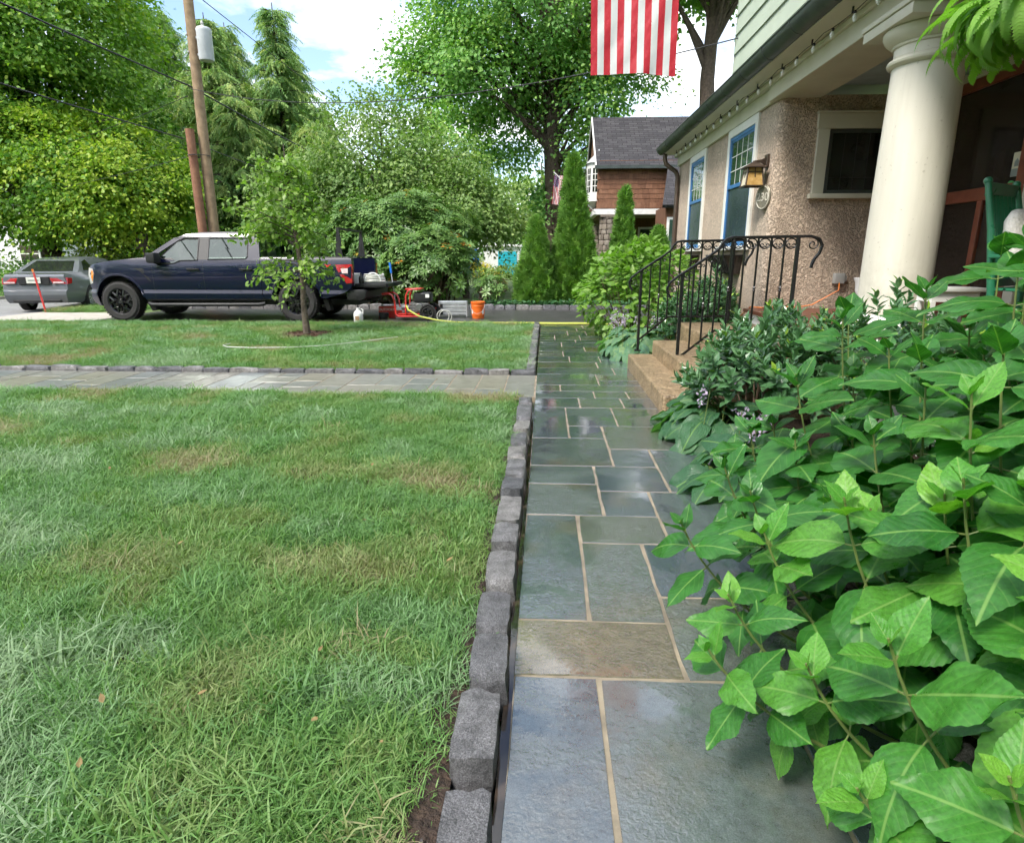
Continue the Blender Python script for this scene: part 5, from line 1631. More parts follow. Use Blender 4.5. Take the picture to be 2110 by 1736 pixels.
# bed rack and cargo
rk = thing('bed_rack', (-4.19, TY, 1.28), 'black metal ladder rack hoop at the back of the pickup bed', 'rack')
for yv in (12.86, 14.46):
    MB().prism([(-4.27, 1.289), (-4.12, 1.289), (-4.165, 1.82), (-4.215, 1.82)], yv - .02, yv + .02, 'Y').build('upright', 'black_trim', rk)
MB().box(-4.22, -4.16, 12.84, 14.48, 1.82, 1.86).build('crossbar', 'black_trim', rk)
hc = thing('hose_coil', (-3.55, 13.2, .76), 'coil of pale grey hose heaped on the open tailgate', 'hose')
hpts = []
for i in range(150):
    a = i * .30
    hpts.append((-3.58 + .235 * math.cos(a) * (1 - .0012 * i), 13.15 + .20 * math.sin(a), .775 + .0011 * i + .010 * math.sin(a * 1.7)))
MB().tube(hpts, .016, 6).build('coil', 'pale_hose', hc, smooth=True)
MB().tube([(-3.72 + .16 * (1 - math.cos(a)), 12.98, .80 + .17 * math.sin(a)) for a in np.linspace(0, PI, 14)], .013, 6).build('loop', 'white_plastic', hc, smooth=True)
bk = thing('black_bottle', (-3.75, 12.98, .76), 'short black bottle beside the hose on the tailgate', 'bottle')
MB().lathe([(.05, .757), (.052, .86), (.04, .90), (.02, .92), (.02, .96)], (-3.80, 12.96, 0), 14).build('bottle', 'black_trim', bk, smooth=True)
tb_ = thing('tool_box', (-4.1, 13.3, .71), 'grey plastic case in the back of the pickup bed', 'box')
MB().box(-4.35, -3.98, 13.1, 13.6, .712, .95).build('case', 'grey_plastic', tb_, bev=.02, seg=2)
MB().tube([(-4.16, 13.25, .95), (-4.16, 13.25, 1.0), (-4.16, 13.45, 1.0), (-4.16, 13.45, .95)], .010, 6).build('handle', 'black_trim', tb_)
bh = thing('brush_pole', (-3.35, 13.6, .76), 'pole with a blue grip leaning up from the tailgate', 'tool')
MB().tube([(-3.28, 13.75, .10), (-3.36, 13.75, .95)], .011, 8).build('shaft', 'galvanised', bh)
MB().tube([(-3.36, 13.75, .95), (-3.385, 13.75, 1.17)], .024, 10).build('grip', 'blue_plastic', bh)

# --- grey sedan at the kerb
CX_, CY0, CZ = -12.98, 15.55, -.10
CR = thing('sedan', (CX_, 17.6, CZ), 'dark grey sedan parked at the kerb, its rear towards the driveway', 'car')
def chw(l, h):
    w = float(np.interp(h, [.18, .30, .45, .62, .80, .92, 1.10, 1.32, 1.40], [.74, .81, .845, .85, .83, .78, .69, .54, .38]))
    if l < .9:
        w *= 1 - .17 * ((.9 - l) / .9) ** 2
    if l > 4.0:
        w *= 1 - .22 * ((l - 4.0) / .75) ** 2
    return w
cmap = lambda l, w, h: (CX_ + w, CY0 + l, CZ + h)
col_ = [(.10, .24), (.03, .32), (-.01, .45), (0.0, .54), (.05, .58), (.07, .72), (.06, .90), (.12, .955), (.45, .985), (.80, 1.00), (3.35, .98), (3.6, .95), (4.4, .78), (4.68, .66), (4.75, .45), (4.70, .25)]
col_ += [(4.25, .22)] + arc(3.85, .31, .37, -10, 190, 12)[0:] + [(3.4, .20), (1.45, .20)] + arc(1.05, .31, .37, -10, 190, 12) + [(.62, .22)]
bm = shaped_body(col_, chw, [.30, .45, .54, .62, .72, .80, .90, .95], [.05, .2, .45, .9, 1.5, 2.5, 3.4, 4.0, 4.4], cmap)
bm_build(bm, 'body', 'grey_paint', CR, angle=.5)
gl = [(.66, .985), (1.28, 1.30), (1.55, 1.365), (1.95, 1.395), (2.45, 1.395), (2.80, 1.35), (3.55, .965)]
bm = shaped_body(gl, chw, [1.05, 1.15, 1.25, 1.32], [1.3, 1.9, 2.4, 2.9], cmap)
bm_build(bm, 'cabin', 'grey_paint', CR, angle=.6)
def cpoly(pts, mat, name):
    V = [cmap(*p) for p in pts]
    return MB().add(V, [tuple(range(len(V)))]).build(name, mat, CR)
cpoly([(.72, -.60, 1.022), (.72, .60, 1.022), (1.24, .455, 1.285), (1.24, -.455, 1.285)], 'dark_glass', 'rear_window')
cpoly([(3.46, .62, 1.02), (3.46, -.62, 1.02), (2.86, -.50, 1.335), (2.86, .50, 1.335)], 'dark_glass', 'windscreen')
for s in (-1, 1):
    P_ = lambda l, h: (l, s * (chw(l, h) + .006), h)
    cpoly([P_(1.02, 1.04), P_(1.30, 1.26), P_(1.62, 1.325), P_(2.02, 1.34), P_(2.02, 1.03)], 'dark_glass', 'side_window')
    cpoly([P_(2.10, 1.03), P_(2.10, 1.34), P_(2.62, 1.325), P_(3.25, 1.03)], 'dark_glass', 'side_window')
    MB().add([(CX_ + s * .36, CY0 + .035, CZ + .86), (CX_ + s * .74, CY0 + .10, CZ + .87), (CX_ + s * .775, CY0 + .26, CZ + .86), (CX_ + s * .78, CY0 + .20, CZ + .73), (CX_ + s * .74, CY0 + .07, CZ + .715), (CX_ + s * .42, CY0 + .03, CZ + .725)], [(0, 1, 4, 5), (1, 2, 3, 4)]).build('tail_lamp', 'red_lens', CR)
    MB().box(CX_ + s * .55 - .12, CX_ + s * .55 + .12, CY0 + .022, CY0 + .032, CZ + .735, CZ + .775).build('reversing_lens', 'pale_lens', CR)
    MB().box(CX_ + s * .86 - .09, CX_ + s * .86 + .09, CY0 + 3.1, CY0 + 3.22, CZ + 1.0, CZ + 1.11).build('mirror', 'grey_paint', CR, bev=.025, seg=2)
MB().box(CX_ - .35, CX_ + .35, CY0 + .028, CY0 + .06, CZ + .70, CZ + .90).build('boot_recess', 'black_trim', CR, bev=.01)
pl = MB().box(CX_ - .16, CX_ + .16, CY0 + .008, CY0 + .024, CZ + .735, CZ + .885).build('number_plate', 'plate_white', CR, bev=.004)
MB().box(CX_ - .12, CX_ + .12, CY0 + .004, CY0 + .0075, CZ + .795, CZ + .825).build('plate_print', 'sticker_grey', pl)
MB().box(CX_ - .06, CX_ + .06, CY0 + .035, CY0 + .06, CZ + .925, CZ + .965).build('badge', 'silver_rim', CR)
MB().box(CX_ - .55, CX_ + .55, CY0 + .02, CY0 + .2, CZ + .25, CZ + .33).build('bumper_valance', 'black_trim', CR, bev=.02)
tm, rm_ = wheel_meshes(.315, .20, .21, 'silver_rim', 8, .0)
Rq = Matrix.Rotation(PI / 2, 4, 'Z')
for l in (1.05, 3.85):
    for s in (-1, 1):
        M = Matrix.Translation((CX_ + s * .735, CY0 + l, CZ + .315)) @ (Matrix.Rotation(PI / 2, 4, 'Z') if s > 0 else Matrix.Rotation(-PI / 2, 4, 'Z'))
        wo_ = inst('wheel', tm, M, CR)
        inst('rim', rm_, M, wo_)
CR.rotation_euler = (0, 0, R(13))
CR.scale = (1.02, 1.02, 1.0)
CR.location = (CX_ - .46, 17.5, CZ)
mk = thing('driveway_marker', (-12.35, 14.6, 0), 'thin orange-red stake marking the driveway corner in front of the sedan', 'stake')
MB().tube([(-12.22, 14.78, -.02), (-12.36, 14.80, .92)], .022, 8).build('stake', 'red_paint', mk)
MB().tube([(-12.365, 14.80, .93), (-12.37, 14.80, 1.0)], .024, 8).build('reflector', 'amber_lens', mk)

# ------------------------------------------------------------------ tools on the driveway
pw = thing('pressure_washer', (-2.75, 13.35, 0), 'red framed pressure washer with black engine standing on the driveway', 'machine')
fz = MB()
for yv in (13.16, 13.58):
    fz.tube([(-3.42, yv, .53), (-3.30, yv, .54), (-3.22, yv, .50), (-3.18, yv, .40), (-3.16, yv, .12), (-3.10, yv, .07), (-2.6, yv, .07), (-2.42, yv, .12), (-2.38, yv, .22)], .020, 8)
    fz.tube([(-2.95, yv, .09), (-2.93, yv, .50), (-2.88, yv, .60), (-2.80, yv, .63), (-2.68, yv, .63)], .018, 8)
fz.tube([(-3.42, 13.16, .53), (-3.44, 13.2, .53), (-3.44, 13.54, .53), (-3.42, 13.58, .53)], .024, 8)
fz.tube([(-2.68, 13.16, .63), (-2.66, 13.2, .63), (-2.66, 13.54, .63), (-2.68, 13.58, .63)], .018, 8)
fz.build('frame', 'red_paint', pw, smooth=True)
MB().box(-2.95, -2.62, 13.18, 13.56, .62, .645).build('top_panel', 'red_paint', pw, bev=.008)
MB().box(-3.12, -2.42, 13.18, 13.56, .10, .125).build('base_plate', 'red_paint', pw, bev=.005)
MB().box(-2.78, -2.42, 13.20, 13.54, .36, .56).build('fuel_tank', 'black_trim', pw, bev=.035, seg=3)
MB().lathe([(.03, .56), (.03, .585), (.01, .59)], (-2.6, 13.37, 0), 14).build('fuel_cap', 'black_trim', pw)
eng = MB().box(-2.86, -2.50, 13.22, 13.52, .14, .36)
for i in range(6):
    eng.box(-2.90, -2.46, 13.205, 13.235, .16 + i * .032, .172 + i * .032)
eng.lathe([(.08, 13.14), (.085, 13.16), (.085, 13.21)], (-2.66, 0, .26), 20, 'Y')
eng.build('engine', 'engine_metal', pw, bev=.006)
MB().box(-2.52, -2.44, 13.175, 13.199, .46, .53).build('engine_label', 'white_plastic', pw)
MB().lathe([(.045, -3.06), (.05, -3.05), (.05, -2.9), (.04, -2.88)], (0, 13.3, .24), 14, 'X').build('pump', 'engine_metal', pw)
tmw, rmw = wheel_meshes(.165, .075, .085, 'black_rim', 5, .0)
for s, yv in ((-1, 13.11), (1, 13.63)):
    M = Matrix.Translation((-2.46, yv, .15)) @ (Matrix.Rotation(PI, 4, 'Z') if s > 0 else Matrix.Identity(4))
    wo_ = inst('wheel', tmw, M, pw)
    inst('rim', rmw, M, wo_)
bu = thing('bucket', (-1.46, 13.75, 0), 'bright orange plastic bucket on the wet driveway', 'bucket')
MB().lathe([(.125, -.014), (.130, 0.0), (.143, .24), (.150, .25), (.150, .265), (.146, .27), (.152, .30), (.158, .31), (.158, .345), (.150, .35), (.148, .345), (.140, .05)], (-1.47, 13.72, 0), 32).build('pail', 'orange_plastic', bu, smooth=True)
MB().tube([(-1.47 + .16 * math.cos(a), 13.72 - .10 - .07 * math.sin(a) * 1, .30 - .20 * math.sin(a)) for a in np.linspace(0, PI, 14)], .004, 5).build('bail', 'galvanised', bu)
for sx in (-1, 1):
    q = [(-1.47 + .1405 * math.cos(a), 13.72 + .1405 * math.sin(a), z_) for z_ in (.09, .21) for a in np.linspace(-PI / 2 + sx * .75, -PI / 2 + sx * 1.15, 5)]
    q = [((p[0] + 1.47) * (1 + (p[2] - .1) * .07) * 1.012 - 1.47, (p[1] - 13.72) * (1 + (p[2] - .1) * .07) * 1.012 + 13.72, p[2]) for p in q]
    MB().add(q, [(i, i + 1, i + 6, i + 5) for i in range(4)]).build('print', 'white_plastic', bu)
sc_ = thing('folded_step', (-2.02, 13.95, 0), 'folded grey aluminium work platform leaning beside the pressure washer', 'platform')
fs = MB()
for i in range(4):
    fs.box(-2.34, -1.74, 13.86, 13.92, .04 + i * .075, .10 + i * .075)
fs.box(-2.36, -2.33, 13.84, 13.99, .0, .345).box(-1.75, -1.72, 13.84, 13.99, .0, .345).box(-2.36, -1.72, 13.925, 13.99, .31, .345)
fs.build('frame', 'aluminium', sc_, bev=.005)
MB().box(-2.33, -2.27, 13.848, 13.8595, .06, .14).box(-2.33, -2.27, 13.848, 13.8595, .20, .28).build('hinge', 'black_trim', sc_)
jg = thing('white_jug', (-3.80, 12.62, 0), 'white plastic jug with a handle at the edge of the far lawn', 'jug')
MB().lathe([(.085, -.014), (.092, 0), (.094, .16), (.085, .20), (.05, .235), (.035, .25), (.035, .285), (.03, .288)], (-3.80, 12.60, 0), 20).build('body', 'white_plastic', jg, smooth=True)
MB().box(-3.84, -3.76, 12.500, 12.5065, .05, .13).build('paper_label', 'cardboard', jg)
MB().tube([(-3.74, 12.60, .27), (-3.70, 12.60, .25), (-3.70, 12.60, .17)], .012, 6).build('handle', 'white_plastic', jg)
rb = thing('red_box', (-3.42, 13.75, 0), 'red carton printed OUTDOOR standing by the pressure washer', 'box')
MB().box(-3.66, -3.28, 13.66, 13.92, -.014, .235).build('carton', 'red_paint', rb, bev=.003)
text_mesh('OUTDOOR', .075, .0005, 'white_plastic', rb, Matrix.Translation((-3.47, 13.657, .17)) @ Matrix.Rotation(PI / 2, 4, 'X'))
bj = thing('solvent_jug', (-3.2, 13.62, 0), 'red and white labelled jug between the red carton and the washer', 'jug')
MB().box(-3.25, -3.09, 13.50, 13.62, -.014, .23).build('body', 'white_plastic', bj, bev=.02, seg=2)
MB().box(-3.24, -3.10, 13.494, 13.4995, .02, .17).build('paper_label', 'red_paint', bj)
MB().lathe([(.03, .23), (.03, .265), (.01, .27)], (-3.20, 13.56, 0), 12).build('cap', 'white_plastic', bj)
bb = thing('black_bag', (-3.5, 13.5, 0), 'small black tub in front of the red carton', 'tub')
MB().lathe([(.09, -.014), (.10, .0), (.11, .10), (.10, .12), (.085, .12)], (-3.50, 13.48, 0), 18).build('tub', 'black_trim', bb, smooth=True)
# hoses
hp = [(-2.92, 13.12, .30), (-2.85, 12.98, .22), (-2.6, 12.86, .10), (-2.2, 12.72, .035), (-1.8, 12.62, .008), (-1.2, 12.58, .004), (-.5, 12.62, .004), (.2, 12.60, .004), (.9, 12.63, .004), (1.6, 12.70, .004)]
props(MB().tube(hp, .018, 8).build('garden_hose', 'hose_yellow', None, True), 'yellow green hose stretched across the driveway from the pressure washer', 'hose')
hp2 = [(1.5, 12.50, .004), (.8, 12.49, .004), (.2, 12.45, .004), (-.4, 12.47, .004), (-.9, 12.52, .004)]
props(MB().tube(hp2, .018, 8).build('garden_hose', 'hose_yellow', None, True), 'second run of yellow hose lying at the end of the bluestone walk', 'hose')
q = [(-2.10 + .14 * math.cos(a) + .030 * a * .3, 12.72 + .03 * math.sin(a * .5), .11 + .13 * math.sin(a)) for a in np.linspace(-.6, 9.4, 60)]
q = [(p[0], p[1], max(.0, p[2])) for p in q]
props(MB().tube(q, .008, 6).build('wire_loop', 'pale_hose', None, True), 'springy loops of thin pale hose at the lawn edge', 'hose')
q = [(-4.62, 8.90, .06), (-4.64, 8.72, .06), (-4.50, 8.56, .06), (-4.1, 8.48, .062), (-3.6, 8.55, .062), (-3.2, 8.75, .06), (-2.9, 9.05, .06), (-2.6, 9.45, .058), (-2.35, 9.85, .055)]
props(MB().tube(q, .007, 6).build('thin_hose', 'pale_hose', None, True), 'thin pale hose lying in a curve on the far lawn', 'hose')
# ------------------------------------------------------------------ utility pole and wires
up = thing('utility_pole', (-9.35, 17.6, 0), 'tall wooden utility pole with a grey transformer behind the pickup', 'pole')
MB().tube([(-9.24, 17.6, -.2), (-9.22, 17.6, 4), (-9.18, 17.6, 11)], [.145, .132, .11], 16).build('shaft', 'pole_wood', up, smooth=True)
MB().lathe([(.001, 6.18), (.17, 6.20), (.185, 6.24), (.185, 6.86), (.19, 6.88), (.19, 6.92), (.16, 6.96), (.001, 6.98)], (-8.86, 17.55, 0), 24).build('transformer', 'galvanised', up, smooth=True)
MB().lathe([(.03, 6.96), (.05, 6.99), (.03, 7.02), (.045, 7.05), (.02, 7.12)], (-8.87, 17.53, 0), 12).build('bushing', 'grey_plastic', up, smooth=True)
for zv in (6.35, 6.75):
    MB().box(-9.14, -9.02, 17.55, 17.62, zv - .03, zv + .03).build('bracket', 'galvanised', up)
    MB().sphere((-9.30, 17.49, zv + .05), .025, 8, 6).build('bolt', 'galvanised', up)
sp = thing('stub_pole', (-9.62, 17.4, 0), 'shorter reddish brown stub pole bound to the utility pole', 'pole')
MB().tube([(-9.40, 17.36, -.2), (-9.46, 17.38, 4.55)], [.125, .11], 16).build('shaft', 'stub_wood', sp, smooth=True)
MB().tube([(-9.33 + .27 * math.cos(a), 17.48 + .27 * math.sin(a), 3.9) for a in np.linspace(0, 2 * PI, 20, endpoint=False)], .010, 5, closed=True).build('binding', 'wire_black', sp)
def wire(a, b, sag, r, label, n=26):
    a, b = Vector(a), Vector(b)
    pts = [a.lerp(b, i / n) - Vector((0, 0, sag * 4 * (i / n) * (1 - i / n))) for i in range(n + 1)]
    props(MB().tube(pts, r, 5).build('overhead_wire', 'wire_black'), label, 'wire', 'overhead wires')
wire((-9.5, -16, 6.0), (-9.42, 17.4, 5.62), .30, .020, 'thick black cable reaching the pole from the upper left corner')
wire((-9.4, 17.4, 5.62), (-9.4, 52, 5.9), .5, .022, 'thick black cable running away beyond the utility pole')
wire((-9.7, -16, 4.75), (-9.60, 17.3, 4.30), .25, .016, 'lower cable reaching the brown stub pole from the left')
wire((-9.5, 17.5, 4.25), (-9.6, 52, 4.5), .4, .014, 'lower cable running away beyond the stub pole')
wire((-9.4, 17.5, 5.55), (2.56, 9.6, 4.15), .55, .009, 'thin service wire swooping from the pole to the stucco house')
wire((-9.2, 17.4, 7.9), (-9.2, 52, 8.2), .3, .012, 'high thin wire leaving the transformer along the street')
wire((-24, 25, 4.4), (-9.5, 17.6, 5.4), .25, .008, 'thin wire crossing the street in front of the left maple')
wire((-24, 24, 3.1), (-9.6, 17.5, 3.9), .2, .008, 'lowest thin wire crossing the street in front of the left maple')

# ------------------------------------------------------------------ brown shingled neighbour
NH = thing('shingled_house', (3, 22, 0), 'brown shingled house with dark gambrel roof and white oriel beyond the downspout', 'house')
MB().box(1.64, 6.5, 21.03, 28, 2.76, 4.2).build('wall', 'wood_shingle', NH)
shm = [MB().box(-w / 2, w / 2, -.014, .0, -.085, .085).mesh('shingle', 'wood_shingle') for w in (.13, .16, .19, .22)]
z = 2.86
row = 0
while z < 4.10:
    x = 1.58 + (row % 2) * .07
    while x < 3.75:
        i = random.randrange(4)
        w = (.13, .16, .19, .22)[i]
        flare = .10 * max(0, (3.05 - z) / .2) ** 2 * .5
        inst('shingle', shm[i], Matrix.Translation((x + w / 2, 21.02 - random.uniform(0, .006) - flare, z + random.uniform(-.006, .006))) @ Matrix.Rotation(R(-5), 4, 'X'), NH)
        x += w + .006
    MB().add([(1.600, 21.0, z - .085), (1.600, 28, z - .085), (1.63, 28, z + .085), (1.63, 21.0, z + .085), (1.639, 21.0, z - .085), (1.639, 28, z - .085)], [(0, 1, 2, 3), (0, 4, 5, 1), (0, 3, 4)]).build('shingle_course', 'wood_shingle', NH)
    z += .145
    row += 1
roof_quad('roof', [(1.52, 20.80, 4.02), (6.6, 20.80, 4.02), (6.6, 23.4, 5.90), (1.52, 23.4, 5.90)], .10, NH)
roof_quad('roof', [(6.6, 26, 4.0), (1.52, 26, 4.0), (1.52, 23.4, 5.90), (6.6, 23.4, 5.90)], .10, NH)
MB().box(1.48, 6.6, 20.76, 20.80, 3.93, 4.03).build('eave_board', 'gutter_metal', NH)
MB().prism([(21.1, 4.1), (25.7, 4.1), (23.4, 5.78)], 1.60, 1.66, 'X').build('gable', 'wood_shingle', NH)
MB().prism([(20.78, 3.92), (23.4, 5.80), (26.0, 3.95), (26.0, 4.06), (23.4, 5.92), (20.78, 4.04)], 1.49, 1.53, 'X').build('rake_board', 'house_white', NH)
MB().box(1.50, 6.5, 20.92, 21.10, 2.58, 2.75).box(1.50, 1.66, 21.10, 24, 2.58, 2.75).build('porch_beam', 'house_white', NH, bev=.01)
def stone_pillar(x, y, r):
    p = MB().lathe([(r - .03, -.1), (r - .03, 2.5)], (x, y, 0), 16).build('pillar', 'stone_mortar', NH)
    cap_ = MB().box(x - r - .03, x + r + .03, y - r - .03, y + r + .03, 2.50, 2.578).build('pillar_cap', 'field_stone', NH, bev=.01)
    stm = MB().box(-.5, .5, -.5, .5, -.5, .5).mesh('stone', 'field_stone', False, .16, 2)
    z = .05
    k = 0
    while z < 2.45:
        h = random.uniform(.13, .20)
        h = min(h, 2.49 - z)
        a = k * .5
        end = a + 2 * PI
        while a < end - .2:
            wa = min(random.uniform(.55, 1.0), end - a)
            am = a + wa / 2
            inst('stone', stm, Matrix.Translation((x + (r - .02) * math.cos(am), y + (r - .02) * math.sin(am), z + h / 2)) @ Matrix.Rotation(am, 4, 'Z') @ Matrix.Diagonal((.10, 2 * r * math.sin(wa / 2) * .96, h * .93, 1)), p)
            a += wa
        z += h
        k += 1
stone_pillar(1.98, 21.15, .235)
stone_pillar(1.82, 23.6, .235)
MB().box(2.4, 6.5, 23.3, 23.6, -.1, 2.6).build('porch_wall', 'wood_shingle', NH)
for x0, x1, z0, z1 in ((2.55, 2.85, .2, 2.35), (3.25, 3.95, .9, 2.3)):
    wf = MB().box(x0, x1, 23.24, 23.30, z0, z1).build('window', 'house_white', NH)
    MB().box(x0 + .07, x1 - .07, 23.225, 23.239, z0 + .08, z1 - .08).build('pane', 'window_glass', wf)
roof_quad('lower_roof', [(3.30, 18.9, 2.72), (5.4, 18.9, 2.72), (5.4, 20.75, 3.95), (3.72, 20.75, 3.95)], .10, NH)
MB().box(3.45, 5.4, 19.2, 20.9, 0, 2.70).build('side_wing', 'wood_shingle', NH)
wf = MB().box(3.50, 3.95, 19.15, 19.199, 1.2, 2.4).build('window', 'house_white', NH)
MB().box(3.57, 3.88, 19.13, 19.149, 1.27, 2.33).build('pane', 'window_glass', wf)
# oriel
ob = [(1.66, 21.25), (1.42, 21.35), (1.30, 21.62), (1.30, 22.1), (1.42, 22.35), (1.66, 22.45)]
oo = MB().prism(ob, 3.02, 4.18, 'Z').build('oriel', 'house_white', NH)
MB().add([(p[0] + .06 - .10 * (1 if p[0] < 1.6 else 0), p[1] + (-.06 if p[1] < 21.8 else .06), 4.18) for p in ob] + [(1.66, 21.6, 4.62), (1.66, 22.1, 4.62)], [(0, 1, 6), (1, 2, 6), (2, 3, 7, 6), (3, 4, 7), (4, 5, 7)]).build('oriel_roof', 'galvanised', oo)
MB().lathe([(.05, 2.84), (.16, 2.92), (.30, 3.0), (.34, 3.019)], (1.55, 21.85, 0), 12).build('oriel_corbel', 'house_white', oo)
def on_edge(a, b, u0, u1, z0, z1, off, mat, name, par):
    a, b = Vector((a[0], a[1], 0)), Vector((b[0], b[1], 0))
    d = b - a
    n = Vector((d.y, -d.x, 0)).normalized() * off
    if (n.x > 0):
        n = -n
    p, q = a + d * u0 + n, a + d * u1 + n
    return MB().add([(p.x, p.y, z0), (q.x, q.y, z0), (q.x, q.y, z1), (p.x, p.y, z1)], [(0, 1, 2, 3)]).build(name, mat, par)
for a, b in ((ob[0], ob[1]), (ob[1], ob[2]), (ob[2], ob[3])):
    on_edge(a, b, .18, .82, 3.30, 4.02, .006, 'dark_glass', 'pane', oo)
    for i in (1, 2, 3):
        on_edge(a, b, .16, .84, 3.30 + .18 * i - .012, 3.30 + .18 * i + .012, .010, 'house_white', 'muntin', oo)
    on_edge(a, b, .46, .54, 3.30, 4.02, .011, 'house_white', 'muntin', oo)

# ------------------------------------------------------------------ far buildings
def far_house(name, label, x0, x1, y0, y1, h, roofh, wins, door=None, wall='house_white'):
    t = thing(name, ((x0 + x1) / 2, y0, 0), label, 'house')
    MB().box(x0, x1, y0, y1, -.2, h).build('wall', wall, t)
    xm = (y0 + y1) / 2
    MB().prism([(y0 - .4, h), (y1 + .4, h), (xm, h + roofh)], x0 - .4, x1 + .4, 'X').build('roof', 'gutter_metal', t)
    for (a, b, c, d) in wins:
        w_ = MB().box(a - .1, b + .1, y0 - .06, y0 - .001, c - .1, d + .1).build('window', 'white_paint', t)
        MB().box(a, b, y0 - .075, y0 - .061, c, d).build('pane', 'dark_glass', w_)
        MB().box(a, b, y0 - .085, y0 - .076, (c + d) / 2 - .04, (c + d) / 2 + .04).build('muntin', 'white_paint', w_)
    return t
far_house('white_house', 'white house half hidden behind the maple at the far left', -52, -39.5, 50, 58, 5.2, 3.2, [(-50, -48.6, .8, 2.2), (-46.5, -44.5, .8, 2.2), (-42.5, -41, .8, 2.2), (-49, -47.8, 3.4, 4.6), (-45, -43.8, 3.4, 4.6)])
far_house('white_house', 'pale house glimpsed between the conifers right of the utility pole', -26, -18.5, 48, 56, 5.4, 3.0, [(-24.5, -23.2, .9, 2.3), (-21, -19.8, .9, 2.3), (-22.6, -21.6, 3.6, 4.8)])
far_house('white_house', 'white house far behind the tall tree trunk', .9, 9, 55, 63, 6, 2.8, [(1.7, 2.7, 1, 2.6), (1.7, 2.7, 3.9, 5.3), (5, 6, 1, 2.6)])
sh = thing('shed', (-3, 45, 0), 'small white shed with a teal roller door beyond the shrubs', 'shed')
MB().box(-4.35, -1.85, 45, 48, -.2, 1.95).build('wall', 'house_white', sh)
MB().prism([(44.8, 1.95), (48.2, 1.95), (48.2, 2.15), (44.8, 2.05)], -4.5, -1.7, 'X').build('roof', 'house_white', sh)
rd = MB().box(-3.35, -2.05, 44.95, 44.999, -.1, 1.62).build('roller_door', 'teal_door', sh)
for i in range(9):
    MB().box(-3.35, -2.05, 44.93, 44.949, -.05 + i * .18, .09 + i * .18).build('slat', 'teal_door', rd)
tp = thing('blue_tarp', (-5.6, 45, 0), 'bright blue tarpaulin panel beside the shed', 'tarp')
V = []
for a in range(9):
    for b in range(7):
        V.append((-6.6 + 1.9 * a / 8, 45.2 + .10 * math.sin(a * 1.7 + b), .1 + 1.65 * b / 6 + .04 * math.sin(a * 2)))
MB().add(V, [(a * 7 + b, a * 7 + b + 1, a * 7 + b + 8, a * 7 + b + 7) for a in range(8) for b in range(6)]).build('sheet', 'blue_plastic', tp, smooth=True)
sg = thing('road_sign', (-14.2, 22, 0), 'back of a brown rectangular sign on a post across the street', 'sign')
MB().box(-14.45, -13.95, 22.0, 22.03, 1.55, 2.15).build('panel', 'sign_brown', sg, bev=.01)
MB().box(-14.23, -14.17, 22.04, 22.09, -.1, 2.1).build('post', 'sign_brown', sg)
bs = thing('recycling_bin', (-24.5, 36, 0), 'blue bin standing on the lawn across the street', 'bin')
MB().lathe([(.28, -.13), (.34, .75), (.37, .78), (.36, .85), (.1, .9)], (-25.2, 34, 0), 14).build('tub', 'blue_plastic', bs, smooth=True)
# ------------------------------------------------------------------ trees and shrubs
UP = np.array([0, 0, 1.0])
def crown_pts(ells, ncl, lpc, cr, seed, shell=.5, flat=.55, zmin=-1):
    r = np.random.default_rng(seed)
    E_ = np.array([list(c) + list(q) for c, q in ells], float)
    wgt = (E_[:, 3] * E_[:, 4] * E_[:, 5]) ** (2 / 3)
    idx = r.choice(len(E_), ncl, p=wgt / wgt.sum())
    dr = norm(r.normal(size=(ncl, 3)))
    rad = shell + (1 - shell) * np.sqrt(r.random(ncl))
    C0 = E_[idx, :3] + dr * E_[idx, 3:] * rad[:, None]
    keep = C0[:, 2] > zmin
    C0, dr = C0[keep], dr[keep]
    n = r.poisson(lpc, len(C0)) + 4
    ci = np.repeat(np.arange(len(C0)), n)
    csz = r.uniform(.6, 1.35, len(C0))
    off = r.normal(size=(len(ci), 3)) * np.array([1, 1, flat]) * cr * csz[ci][:, None] * .6
    P = C0[ci] + off
    P[:, 2] -= 0.35 * np.linalg.norm(off[:, :2], axis=1) ** 2 / cr
    out = norm(off * np.array([1, 1, .3]) + dr[ci] * cr * .5)
    d = norm(out + r.normal(size=out.shape) * .55 - UP * .35)
    nr = norm(UP * .55 + out * .35 + dr[ci] * np.array([1, 1, .4]) * .75 + r.normal(size=out.shape) * .40)
    cv = r.normal(.5, .17, len(C0))
    rnd = cv[ci] + r.normal(0, .13, len(ci))
    return P, d, nr, rnd, C0, r
